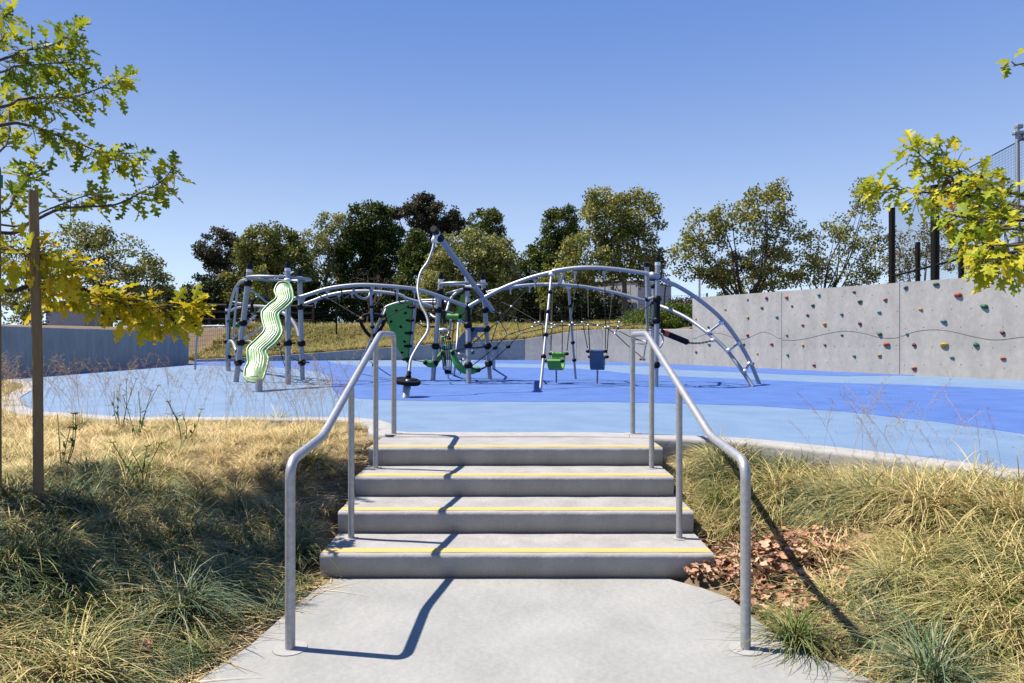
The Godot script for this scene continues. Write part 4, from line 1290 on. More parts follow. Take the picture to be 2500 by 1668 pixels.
	for p in [Vector3(-2.176, 2.198, -15.08), Vector3(-2.203, 1.907, -15.08), Vector3(-2.231, 1.626, -15.08), Vector3(-2.252, 1.338, -15.08), Vector3(-2.279, 1.051, -15.08)]:
		var gm := MB.new()
		gm.box(p + Vector3(-0.02, 0, 0.02), Vector3(0.14, 0.065, 0.12), Basis(Vector3.BACK, 0.08), 0.02)
		gm.ball(p + Vector3(-0.11, 0, 0.0), Basis.from_scale(Vector3(0.045, 0.04, 0.045)), 8, 10)
		part(gm, "clamp", M.black, cpn)
	bar(cpn, [Vector3(-2.809, 2.185, -15.1), Vector3(-2.728, 2.234, -15.1), Vector3(-2.537, 2.294, -15.1), Vector3(-2.347, 2.326, -15.1), Vector3(-2.144, 2.337, -15.1)], 0.026, "top_tube")
	rope(cpn, [Vector3(-2.123, 1.868, -15.1), Vector3(-1.983, 1.771, -15.2), Vector3(-1.706, 1.764, -15.3)], 0.011)
	rope(cpn, [Vector3(-1.965, 1.777, -15.2), Vector3(-1.863, 1.771, -15.25), Vector3(-1.733, 1.768, -15.3)], 0.024, "rope_sleeve")

func build_right_tower() -> void:
	var a := Vector3(2.714, 0.58, -12.904)
	var b := Vector3(2.767, 2.991, -12.96)
	var t := thing("pole_group", a, "pair of upright galvanised poles with black clamps where the arches meet", "play tower")
	pole(t, a, b, 0.05, true, [0.173, 0.521, 0.69, 0.866], 0.083)
	var sl := MB.new()
	sl.tube([a.lerp(b, 0.525), a.lerp(b, 0.685)], 0.062, 18)
	part(sl, "grip_sleeve", M.rubber, t)
	var a2 := Vector3(3.023, 0.58, -14.653)
	pole(t, a2, Vector3(3.044, 2.732, -14.65), 0.045, true, [0.17, 0.39, 0.57, 0.79, 0.95], 0.07)
	bar(t, [Vector3(2.756, 2.673, -12.9), Vector3(2.656, 2.679, -12.8), Vector3(2.627, 2.699, -12.85)], 0.06, "bracket")
	# hanging standing-spinner beside it
	var h := thing("hoop_swing", Vector3(2.658, 2.294, -13.4), "short hanging pole with hoops and a foot peg beside the right poles", "hoop swing")
	var mb := MB.new()
	mb.tube([Vector3(2.646, 2.901, -13.4), Vector3(2.663, 2.294, -13.4)], 0.045, 16)
	part(mb, "pole", M.galv, h)
	var c := MB.new()
	c.tube([Vector3(2.643, 2.975, -13.4), Vector3(2.643, 2.963, -13.4), Vector3(2.644, 2.901, -13.4)], [0.05, 0.066, 0.066], 16)
	c.ball(Vector3(2.666, 2.274, -13.4), Basis.from_scale(Vector3(0.058, 0.055, 0.058)), 10, 14)
	part(c, "end_cap", M.black, h)
	bar(h, [Vector3(2.674, 2.278, -13.4), Vector3(2.707, 2.281, -13.2), Vector3(2.737, 2.284, -13)], 0.03, "bracket")
	bar(h, [Vector3(2.69, 2.589, -13.4), Vector3(2.85, 2.636, -13.9), Vector3(3.021, 2.701, -14.6)], 0.03, "bracket")
	bar(h, [Vector3(2.63, 2.228, -13.4), Vector3(2.636, 1.95, -13.4), Vector3(2.659, 1.556, -13.4), Vector3(2.62, 1.359, -13.4), Vector3(2.58, 1.113, -13.4)], 0.017, "side_tube")
	bar(h, [Vector3(2.682, 2.228, -13.4), Vector3(2.676, 1.95, -13.4), Vector3(2.666, 1.556, -13.4)], 0.017, "side_tube")
	ring(h, Vector3(2.539, 1.433, -13.6), Vector3(0.1, 1, 0.28), 0.15, 0.012, "hoop")
	bar(h, [Vector3(2.674, 1.658, -13.4), Vector3(2.821, 1.661, -13.8)], 0.016, "cross_tube")
	bar(h, [Vector3(2.518, 1.096, -13.4), Vector3(2.617, 1.083, -13.4)], 0.022, "foot_peg")
	var og := MB.new()
	og.ball(Vector3(2.518, 1.096, -13.4), Basis.from_scale(Vector3(0.02, 0.03, 0.03)), 8, 10)
	part(og, "peg_end", M.orange, h)
	var hp := thing("grab_hoop", Vector3(2.868, 1.457, -13.2), "thin curved hoop handle on the right side of the tall pole", "hoop")
	bar(hp, [Vector3(2.761, 1.632, -13), Vector3(2.839, 1.593, -13.1), Vector3(2.914, 1.522, -13.2), Vector3(2.914, 1.425, -13.2), Vector3(2.855, 1.345, -13.1), Vector3(2.761, 1.29, -13)], 0.017, "hoop")
	# chained log
	var g := thing("chained_log", Vector3(3.216, 1.514, -13.3), "black padded beam on chains with an orange end, beside the right poles", "balance beam")
	var m := MB.new()
	m.tube([Vector3(2.941, 1.611, -13.2), Vector3(2.952, 1.606, -13.2), Vector3(3.437, 1.428, -13.4), Vector3(3.466, 1.415, -13.4)], [0.045, 0.058, 0.058, 0.03], 16)
	part(m, "beam", M.rubber, g)
	var o := MB.new()
	o.tube([Vector3(2.946, 1.609, -13.2), Vector3(2.962, 1.603, -13.2), Vector3(3.01, 1.585, -13.22)], [0.055, 0.063, 0.0625], 16)
	part(o, "end_band", M.orange, g)
	var ch := MB.new()
	ch.chain(Vector3(2.759, 1.814, -12.95), Vector3(2.941, 1.611, -13.2), 0.06, 0.010)
	ch.chain(Vector3(3.461, 1.416, -13.4), Vector3(3.965, 1.464, -13.5), 0.05, 0.009, 0.03)
	part(ch, "chain", M.rope, g)
	var kb := MB.new()
	kb.box(Vector3(2.906, 1.634, -13.15), Vector3(0.09, 0.07, 0.07), Basis(Vector3.BACK, -0.5), 0.02)
	part(kb, "shackle", M.black, g)

func swing(at: Vector3, yaw: float, near_h: float, far_h: float, mat: Material, label: String, ropes: Array, drop: Vector3) -> void:
	# a U-shaped seat: profile runs along local z, extruded along local x
	var t := thing("swing_seat", at, label, "swing", "swing seats under the tall arch")
	var bs := Basis(Vector3.UP, yaw)
	var prof := []
	var rad := 0.17
	prof.append(Vector2(rad + 0.015, near_h))
	prof.append(Vector2(rad + 0.01, near_h * 0.6 + rad * 0.2))
	for k in 11:
		var a := PI * k / 10.0
		prof.append(Vector2(cos(a) * rad, rad - sin(a) * rad))
	prof.append(Vector2(-rad - 0.01, far_h * 0.6 + rad * 0.2))
	prof.append(Vector2(-rad - 0.015, far_h))
	var w := 0.14
	var th := 0.045
	var rows := []
	for i in prof.size():
		var d: Vector2 = (prof[mini(i + 1, prof.size() - 1)] - prof[maxi(i - 1, 0)]).normalized()
		var nn := Vector2(d.y, -d.x)
		var ring2 := []
		for q in [[-w, 0.006], [-w + 0.006, 0.0], [w - 0.006, 0.0], [w, 0.006], [w, th - 0.006], [w - 0.006, th], [-w + 0.006, th], [-w, th - 0.006]]:
			var p: Vector2 = prof[i] + nn * (q[1] - th * 0.5)
			ring2.append(at + bs * Vector3(q[0], p.y, p.x))
		rows.append(ring2)
	var mb := MB.new()
	mb.grid(rows, true, false)
	mb.face(rows[0], rows[3][0])
	mb.face(rows[-1], rows[-4][0])
	part(mb, "seat", mat, t)
	var lip := MB.new()
	for e in [0, prof.size() - 1]:
		var p: Vector2 = prof[e]
		lip.tube([at + bs * Vector3(-w, p.y, p.x), at + bs * Vector3(w, p.y, p.x)], 0.034, 14)
	part(lip, "rolled_edge", mat, t)
	var k := 0
	for e in [0, prof.size() - 1]:
		for s in [-1.0, 1.0]:
			var p: Vector2 = prof[e]
			var pos: Vector3 = at + bs * Vector3(s * (w + 0.03), p.y, p.x)
			var kb := MB.new()
			kb.ball(pos, Basis(bs.x * 0.05, Vector3.UP * 0.036, bs.z * 0.036), 8, 12)
			part(kb, "corner_knob", M.black, t)
			if k < ropes.size():
				rope(t, [pos, pos.lerp(ropes[k], 0.12)], 0.007, "shackle", M.alu)
				rope(t, [pos.lerp(ropes[k], 0.1), ropes[k]], 0.0105)
			k += 1
	var ch := MB.new()
	ch.chain(at + Vector3(0, -0.02, 0), drop, 0.05, 0.007)
	part(ch, "chain", M.rope, t)

func build_net() -> void:
	var t := thing("rope_net", Vector3(0.285, 1.777, -14), "black rope net with silver connectors stretched under the tall arch", "climbing net")
	var lines := [
		[Vector3(-0.493, 2.442, -15.2), Vector3(-0.013, 2.19, -14.6), Vector3(0.558, 1.843, -14.2)],
		[Vector3(0.385, 2.644, -15.1), Vector3(-0.013, 2.19, -14.6), Vector3(-0.3, 1.849, -14.3), Vector3(-0.837, 1.367, -13.95)],
		[Vector3(-0.593, 2.15, -15.3), Vector3(-0.256, 2.059, -14.8), Vector3(0.491, 1.832, -14.4), Vector3(0.623, 1.798, -14.2)],
		[Vector3(-0.256, 2.059, -14.8), Vector3(-0.3, 1.849, -14.3), Vector3(-0.458, 1.439, -15.2)],
		[Vector3(-0.252, 1.869, -14.4), Vector3(-0.094, 1.578, -14.2)],
		[Vector3(0.087, 1.938, -14.5), Vector3(0.171, 1.603, -14.3)],
		[Vector3(-0.802, 0.953, -13.9), Vector3(-0.35, 1.311, -14), Vector3(-0.094, 1.578, -14.2), Vector3(0.431, 1.743, -14.3), Vector3(0.623, 1.798, -14.2)],
		[Vector3(-0.505, 0.956, -15.3), Vector3(-0.081, 1.329, -14.8), Vector3(0.174, 1.605, -14.5), Vector3(0.628, 1.705, -14.5), Vector3(0.844, 1.73, -14.5), Vector3(1.062, 1.773, -14.4), Vector3(1.285, 1.786, -14.4)],
		[Vector3(0.558, 1.843, -14.2), Vector3(0.821, 1.803, -14.1), Vector3(1.032, 1.846, -14), Vector3(1.233, 1.822, -14), Vector3(1.436, 1.835, -13.9), Vector3(1.554, 1.778, -13.9), Vector3(1.744, 1.764, -13.9), Vector3(1.918, 1.745, -13.8)],
		[Vector3(0.632, 1.803, -14.4), Vector3(0.938, 1.786, -14.4), Vector3(1.21, 1.78, -14.3), Vector3(1.593, 1.781, -14.2), Vector3(1.7, 1.778, -14.1), Vector3(1.994, 1.743, -14.1), Vector3(2.185, 1.746, -14), Vector3(2.424, 1.776, -13.8), Vector3(2.622, 1.794, -13.6), Vector3(2.715, 1.829, -13.2)],
		[Vector3(1.242, 1.831, -14.1), Vector3(1.217, 1.79, -14.1), Vector3(1.448, 1.832, -14), Vector3(1.761, 1.778, -13.9), Vector3(2.155, 1.827, -13.7), Vector3(2.372, 1.945, -13.5), Vector3(2.564, 2.068, -13.3), Vector3(2.686, 2.179, -13.1)],
		[Vector3(1.892, 1.728, -13.8), Vector3(2.071, 1.6, -13.7), Vector3(2.306, 1.358, -13.6), Vector3(2.577, 1.115, -13.45)],
		[Vector3(2.185, 1.746, -14), Vector3(2.178, 1.654, -13.9), Vector3(2.357, 1.551, -13.8), Vector3(2.572, 1.458, -13.6)],
		[Vector3(2.155, 1.827, -13.7), Vector3(2.185, 1.746, -14), Vector3(2.071, 1.6, -13.7)],
		[Vector3(2.437, 1.5, -13.7), Vector3(2.419, 1.275, -13.6)],
		[Vector3(0.491, 1.832, -14.4), Vector3(0.431, 1.743, -14.3)],
	]
	for l in lines:
		rope(t, l, 0.0095, "rope")
	for p in [Vector3(-0.013, 2.19, -14.6), Vector3(-0.256, 2.059, -14.8), Vector3(-0.3, 1.849, -14.3), Vector3(-0.094, 1.578, -14.2), Vector3(0.174, 1.605, -14.5), Vector3(0.558, 1.843, -14.2), Vector3(0.627, 1.8, -14.3), Vector3(0.491, 1.832, -14.4), Vector3(0.431, 1.743, -14.3), Vector3(0.821, 1.803, -14.1), Vector3(0.844, 1.734, -14.5), Vector3(0.905, 1.786, -14.4), Vector3(1.004, 1.766, -14.4), Vector3(1.032, 1.847, -14), Vector3(1.21, 1.78, -14.3), Vector3(1.238, 1.822, -14), Vector3(1.325, 1.78, -14.3), Vector3(1.436, 1.832, -13.9), Vector3(1.585, 1.781, -14.2), Vector3(1.554, 1.778, -13.9), Vector3(1.692, 1.778, -14.1), Vector3(1.749, 1.764, -13.9), Vector3(1.892, 1.728, -13.8), Vector3(1.994, 1.743, -14.1), Vector3(2.185, 1.746, -14), Vector3(2.155, 1.827, -13.7), Vector3(2.071, 1.6, -13.7), Vector3(2.178, 1.654, -13.9)]:
		hub(t, p, 0.028)
	for p in [Vector3(-0.35, 1.311, -14), Vector3(-0.081, 1.329, -14.8)]:
		hub(t, p, 0.055, M.black)
	# droppers from the arch to the net
	for l in [[Vector3(0.464, 2.617, -13.5), Vector3(0.546, 2.205, -13.9), Vector3(0.627, 1.8, -14.3)], [Vector3(0.912, 2.688, -13.35), Vector3(0.942, 2.398, -13.7), Vector3(1.032, 1.847, -14)], [Vector3(0.897, 2.631, -15.05), Vector3(0.866, 2.215, -14.7), Vector3(0.821, 1.803, -14.1)], [Vector3(1.386, 2.61, -15), Vector3(1.285, 2.088, -14.5), Vector3(1.21, 1.78, -14.3)], [Vector3(1.255, 2.706, -13.3), Vector3(1.369, 2.235, -13.6), Vector3(1.436, 1.832, -13.9)], [Vector3(1.657, 2.564, -14.92), Vector3(1.61, 2.146, -14.4), Vector3(1.554, 1.778, -13.9)], [Vector3(1.779, 2.724, -13.1), Vector3(1.829, 2.245, -13.4), Vector3(1.892, 1.728, -13.8)], [Vector3(2.169, 2.456, -14.8), Vector3(2.08, 2.058, -14.4), Vector3(1.994, 1.743, -14.1)]]:
		rope(t, l, 0.0095, "dropper_rope")
	swing(Vector3(0.905, 0.876, -13.95), -0.33, 0.17, 0.31, M.lime, "bright green U-shaped swing seat hanging on black ropes", [Vector3(0.627, 1.784, -14.3), Vector3(1.032, 1.838, -14), Vector3(0.844, 1.725, -14.5), Vector3(1.207, 1.771, -14.3)], Vector3(0.916, 0.58, -14.07) + Vector3(0, 0.012, 0))
	swing(Vector3(1.735, 0.885, -13.85), -0.22, 0.36, 0.24, M.seat_blue, "slate blue U-shaped swing seat seen from behind", [Vector3(1.448, 1.827, -14), Vector3(1.892, 1.72, -13.8), Vector3(1.557, 1.769, -13.9), Vector3(1.994, 1.734, -14.1)], Vector3(1.715, 0.58, -13.736) + Vector3(0, 0.012, 0))

# ------------------------------------------------------------------ plants
func rnd_dir() -> Vector3:
	return Vector3(rng.randfn(), rng.randfn(), rng.randfn()).normalized()

func leaf_quad(mb: MB, p: Vector3, d: Vector3, nn: Vector3, len: float, wid: float, col: Color) -> void:
	# small folded leaf: two triangles either side of the midrib
	var s := d.cross(nn).normalized() * wid * 0.5
	var m := p + d * len * 0.45
	mb.tint = col
	var b := mb.v.size()
	mb.vert(p, nn)
	mb.vert(m + s - nn * wid * 0.12, nn)
	mb.vert(p + d * len, nn)
	mb.vert(m - s - nn * wid * 0.12, nn)
	mb.ix.append_array([b, b + 1, b + 2, b, b + 2, b + 3])

# tree of the far belt: trunk, limbs towards lobes of the crown, leaf sprays on twigs
# lobes: [centre, radii, sprays]; pal: leaf colours (linear)
func far_tree(called: String, base: Vector3, fork: float, trunk_r: float, lobes: Array, leaf: float, per: int, spray_r: float, pal: Array, bark: Material, label: String, category := "tree", shell := 0.55, limbs := 7, group := "trees beyond the playground", skip_twig := false) -> Node3D:
	var t := thing(called, base, label, category, group)
	var tr := MB.new()
	var lf := MB.new()
	lf.coloured = true
	var sprays := []
	for lo in lobes:
		for k in lo[2]:
			var d := rnd_dir()
			var rr := pow(rng.randf(), 1.0 / 3.0)
			rr = lerpf(rr, 1.0, shell * rng.randf())
			var q: Vector3 = lo[0] + Vector3(d.x * lo[1].x, d.y * lo[1].y, d.z * lo[1].z) * rr
			sprays.append(q)
	var top := base + Vector3(rng.randf_range(-0.1, 0.1), fork, 0)
	var nodes := []
	if trunk_r > 0.0:
		var bend := Vector3(rng.randf_range(-0.06, 0.06) * fork, fork * 0.5, rng.randf_range(-0.03, 0.03) * fork)
		var tp := smooth([base - Vector3(0, 0.2, 0), base + bend, top], 4)
		var rads := []
		for i in tp.size():
			rads.append(lerpf(trunk_r * 1.25, trunk_r * 0.8, i / float(tp.size() - 1)))
		tr.tube(tp, rads, 9)
		for k in limbs:
			var lo = lobes[k % lobes.size()]
			var d := rnd_dir()
			d.y = absf(d.y) * 0.8
			var e: Vector3 = lo[0] + Vector3(d.x * lo[1].x, d.y * lo[1].y, d.z * lo[1].z) * rng.randf_range(0.45, 0.8)
			var st := top - Vector3(0, rng.randf() * fork * 0.12, 0)
			var mid := st.lerp(e, 0.5) + Vector3(0, -0.06, 0) * st.distance_to(e) + rnd_dir() * st.distance_to(e) * 0.08
			var lp := smooth([st, st.lerp(mid, 0.5) + rnd_dir() * 0.1, mid, e], 4)
			var lr := []
			for i in lp.size():
				var f := i / float(lp.size() - 1)
				lr.append(maxf(0.012, trunk_r * lerpf(0.55, 0.10, f)))
				if f > 0.2:
					nodes.append([lp[i], maxf(0.01, trunk_r * lerpf(0.3, 0.08, f))])
			tr.tube(lp, lr, 6)
	for q in sprays:
		if not skip_twig and nodes.size() > 0:
			var best = nodes[0]
			var bd := 1e9
			for nd in nodes:
				var dd: float = (nd[0] as Vector3).distance_squared_to(q) * (1.0 if nd[0].y < q.y + 0.2 else 1.6)
				if dd < bd:
					bd = dd
					best = nd
			var st: Vector3 = best[0]
			var dl := st.distance_to(q)
			var md := st.lerp(q, 0.55) + rnd_dir() * dl * 0.14
			tr.tube([st, md, q], [best[1] * 0.7, best[1] * 0.45, 0.006], 4, false)
			if dl > 0.7:
				nodes.append([md, best[1] * 0.5])
		var c: Color = pal[rng.randi() % pal.size()]
		var ctr: Vector3 = q
		for k in per:
			var o := rnd_dir() * spray_r * pow(rng.randf(), 0.5)
			o.y *= 0.7
			var d := (rnd_dir() + o.normalized() * 0.5 + Vector3(0, -0.25, 0)).normalized()
			var nn := (rnd_dir() + Vector3(-0.15, 0.75, 0.1)).normalized()
			nn = (nn - d * nn.dot(d)).normalized()
			var cc := c.lerp(pal[rng.randi() % pal.size()], 0.35)
			var g := rng.randf_range(0.75, 1.2)
			leaf_quad(lf, ctr + o, d, nn, leaf * rng.randf_range(0.7, 1.25), leaf * 0.72, Color(cc.r * g, cc.g * g, cc.b * g))
	if tr.v.size() > 0:
		part(tr, "trunk", bark, t)
	part(lf, "crown", M.far_leaf, t)
	return t

func oak_leaf_mesh(sd: int, col: Color) -> ArrayMesh:
	# deeply lobed leaf about one unit long, tip at +x, folded along the midrib
	rng.seed = sd
	var half := [Vector2(0.0, 0.0), Vector2(0.08, 0.03), Vector2(0.16, 0.13), Vector2(0.13, 0.20), Vector2(0.22, 0.17), Vector2(0.29, 0.09), Vector2(0.36, 0.10), Vector2(0.44, 0.26), Vector2(0.40, 0.33), Vector2(0.49, 0.31), Vector2(0.56, 0.36), Vector2(0.58, 0.27), Vector2(0.57, 0.13), Vector2(0.63, 0.09), Vector2(0.72, 0.19), Vector2(0.74, 0.27), Vector2(0.79, 0.18), Vector2(0.85, 0.16), Vector2(0.83, 0.08), Vector2(0.90, 0.05), Vector2(1.0, 0.0)]
	var curl := rng.randf_range(-0.25, 0.3)
	var fold := rng.randf_range(0.15, 0.55)
	var mb := MB.new()
	mb.coloured = true
	mb.tint = col
	for s in [1.0, -1.0]:
		var pl := PackedVector2Array()
		for p in half:
			pl.push_back(Vector2(p.x + rng.randf_range(-0.012, 0.012), p.y * s * rng.randf_range(0.9, 1.1)))
		pl[0] = Vector2.ZERO
		pl[-1] = Vector2(1, 0)
		# midrib points back to the stalk keep the two halves joined
		pl.append_array(PackedVector2Array([Vector2(0.66, 0), Vector2(0.33, 0)]))
		var tri := Geometry2D.triangulate_polygon(pl)
		var b := mb.v.size()
		for p in pl:
			mb.vert(Vector3(p.x - 0.0, absf(p.y) * fold - curl * p.x * p.x, p.y), Vector3(curl * p.x * 2.0, 1.0, -fold * s).normalized())
		for k in range(0, tri.size(), 3):
			mb.ix.append_array([b + tri[k], b + tri[k + 1], b + tri[k + 2]])
	mb.tube([Vector3(-0.16, 0.02, 0), Vector3(0, 0, 0)], 0.009, 4, false)
	return mb.mesh(Vector3.ZERO, true)

func near_tree(t: Node3D, trunk: Array, trunk_r: Array, branches: Array, sd: int, lsize: float, tones: Array, singles: int, pointy := 1.0) -> void:
	# branches: [points, radius, leaves, spread, first share that bears leaves, off-frame]
	var tr := MB.new()
	tr.tube(smooth(trunk, 4), _taper(trunk_r, (trunk.size() - 1) * 4 + 1), 10)
	part(tr, "trunk", M.bark, t)
	var meshes := []
	for k in 6:
		meshes.append(oak_leaf_mesh(sd + k, Color.WHITE))
	rng.seed = sd
	var extra := MultiMesh.new()
	var rest := []
	var count := 0
	for br in branches:
		var p := smooth(br[0], 5)
		var mb := MB.new()
		mb.tube(p, _taper([br[1], 0.003], p.size()), 7)
		var tw := MB.new()
		var spots := []
		for k in br[2]:
			var f: float = lerpf(br[4], 1.0, rng.randf())
			if k < 5:
				f = 1.0
			var q := at_y(p, f)
			var tan := (at_y(p, minf(1.0, f + 0.05)) - at_y(p, maxf(0.0, f - 0.05))).normalized()
			var d := (tan * rng.randf_range(0.2, 1.0) + rnd_dir() * 0.9 + Vector3(0, -0.25, 0)).normalized()
			var far: float = br[3] * pow(rng.randf(), 0.8) * (1.0 if f < 0.97 else 0.45)
			var root := q + d * far
			root.y -= far * 0.25
			spots.append([root, d])
			if k % 2 == 0 and far > 0.04:
				mb.tube([q, q.lerp(root, 0.5) + Vector3(0, 0.015, 0), root], [0.0035, 0.0025, 0.0015], 4, false)
		part(mb, "branch", M.bark, t)
		for s in spots:
			var d: Vector3 = (s[1] + rnd_dir() * 0.55 + Vector3(0, -0.35, 0)).normalized()
			var up := (Vector3(0, 1, 0) + rnd_dir() * 0.65).normalized()
			up = (up - d * up.dot(d)).normalized()
			var sz := lsize * rng.randf_range(0.65, 1.15)
			var xf := Transform3D(Basis(d * sz, up * sz, d.cross(up) * sz * pointy), s[0] - t.position)
			var use: Array = br[6] if br.size() > 6 else tones
			var tone: int = mini(use.size() - 2, int(rng.randf() * (use.size() - 1)))
			if rng.randf() < 0.007:
				tone = use.size() - 1
			if (br.size() > 5 and br[5]) or count >= singles:
				rest.append([xf, use[tone], rng.randi() % 6])
			else:
				var o := MeshInstance3D.new()
				o.mesh = _leaf(sd + rng.randi() % 6, use[tone])
				o.material_override = M.leaf
				o.name = "leaf"
				t.add_child(o, true)
				o.transform = xf
				count += 1
	if rest.size() > 0:
		extra.transform_format = MultiMesh.TRANSFORM_3D
		extra.use_colors = true
		extra.mesh = meshes[0]
		extra.instance_count = rest.size()
		for i in rest.size():
			extra.set_instance_transform(i, rest[i][0])
			extra.set_instance_color(i, rest[i][1])
		var mi := MultiMeshInstance3D.new()
		mi.multimesh = extra
		mi.material_override = M.leaf
		mi.name = "foliage"
		t.add_child(mi)
		tag(mi, "", "", "", "stuff")

var leaf_store := {}
func _leaf(sd: int, col: Color) -> ArrayMesh:
	var k := "%d %s" % [sd, col.to_html()]
	if not leaf_store.has(k):
		var keep := rng.state
		leaf_store[k] = oak_leaf_mesh(sd, col)
		rng.state = keep
	return leaf_store[k]

func _taper(r: Array, cnt: int) -> Array:
	var out := []
	for i in cnt:
		var f := i / float(cnt - 1) * (r.size() - 1)
		var k := mini(int(f), r.size() - 2)
		out.append(lerpf(r[k], r[k + 1], f - k))
	return out

# ---- grass
func tuft_mesh(sd: int, blades: int, length: float, spread: float, pal: Array, width := 0.0042, upright := 0.5) -> ArrayMesh:
	rng.seed = sd
	var mb := MB.new()
	mb.coloured = true
	for k in blades:
		add_blade(mb, Vector3(rng.randfn() * 0.03, 0, rng.randfn() * 0.03), rng.randf() * TAU, length * rng.randf_range(0.55, 1.1), spread * rng.randf_range(0.5, 1.2), pal[rng.randi() % pal.size()], width * rng.randf_range(0.7, 1.2), upright * rng.randf_range(0.6, 1.3))
	return mb.mesh()

func add_blade(mb: MB, root: Vector3, az: float, len: float, spread: float, col: Color, width: float, upright: float) -> void:
	var dir := Vector3(cos(az), 0, sin(az))
	var side := Vector3(-sin(az), 0, cos(az))
	var drift := rng.randf_range(-0.25, 0.25)
	var g := rng.randf_range(0.75, 1.15)
	mb.tint = Color(col.r * g, col.g * g, col.b * g)
	var b := mb.v.size()
	var seg := 5
	for i in seg + 1:
		var f := i / float(seg)
		var h := upright * (2.0 * f - 1.55 * f * f * spread * 1.25)
		var p := root + dir * len * spread * pow(f, 1.25) + side * len * drift * f * f + Vector3(0, maxf(0.012, len * h), 0)
		var w := width * (1.0 - 0.85 * f)
		var nn := (Vector3(0, 1, 0) - dir * 0.5 * (1.0 - f) + dir * 0.3 * f).normalized()
		mb.vert(p - side * w, nn)
		mb.vert(p + side * w, nn)
	for i in seg:
		var a := b + i * 2
		mb.ix.append_array([a, a + 1, a + 3, a, a + 3, a + 2])

func stalk_mesh(sd: int) -> ArrayMesh:
	# flowering grass stalk: thin culm and an airy panicle
	rng.seed = sd
	var mb := MB.new()
	mb.coloured = true
	mb.tint = Color(0.46, 0.36, 0.21)
	var lean := Vector3(rng.randf_range(-0.25, 0.25), 0, rng.randf_range(-0.25, 0.25))
	var p := smooth([Vector3.ZERO, Vector3(0, 0.35, 0) + lean * 0.3, Vector3(0, 0.65, 0) + lean, Vector3(0, 0.86, 0) + lean * 1.9], 4)
	mb.tube(p, 0.0013, 3, false)
	mb.tint = Color(0.36, 0.26, 0.17)
	for k in 26:
		var f := rng.randf_range(0.6, 1.0)
		var q := at_y(p, f)
		var d := (rnd_dir() + Vector3(0, 0.5, 0) + lean * 1.5).normalized()
		var e := q + d * rng.randf_range(0.03, 0.10) * (1.6 - f)
		mb.tube([q, e], 0.0007, 3, false)
		for j in 2:
			var s := e - d * 0.012 * j
			leaf_quad(mb, s, (d + rnd_dir() * 0.6).normalized(), rnd_dir(), 0.011, 0.005, mb.tint)
	return mb.mesh()

func scatter(called: String, mesh: Mesh, xfs: Array, mat: Material, label: String, cols := []) -> void:
	var mm := MultiMesh.new()
	mm.transform_format = MultiMesh.TRANSFORM_3D
	mm.use_colors = cols.size() > 0
	mm.mesh = mesh
	mm.instance_count = xfs.size()
	for i in xfs.size():
		mm.set_instance_transform(i, xfs[i])
		if cols.size() > 0:
			mm.set_instance_color(i, cols[i])
	var o := MultiMeshInstance3D.new()
	o.multimesh = mm
	o.material_override = mat
	o.name = numbered(called)
	add_child(o)
	tag(o, label, "grass" if called.contains("grass") else "leaves", "", "stuff")

const GREEN := [Color(0.085, 0.129, 0.029), Color(0.121, 0.164, 0.043), Color(0.100, 0.143, 0.057), Color(0.178, 0.193, 0.061), Color(0.299, 0.263, 0.114)]
const BLUISH := [Color(0.085, 0.138, 0.077), Color(0.123, 0.188, 0.118), Color(0.065, 0.113, 0.051), Color(0.156, 0.204, 0.126), Color(0.311, 0.312, 0.203)]
const MIXED := [Color(0.249, 0.263, 0.089), Color(0.457, 0.385, 0.167), Color(0.577, 0.465, 0.230), Color(0.179, 0.212, 0.073), Color(0.378, 0.345, 0.142)]
const STRAW := [Color(0.618, 0.486, 0.252), Color(0.518, 0.390, 0.188), Color(0.698, 0.567, 0.324), Color(0.448, 0.334, 0.157), Color(0.378, 0.345, 0.136)]

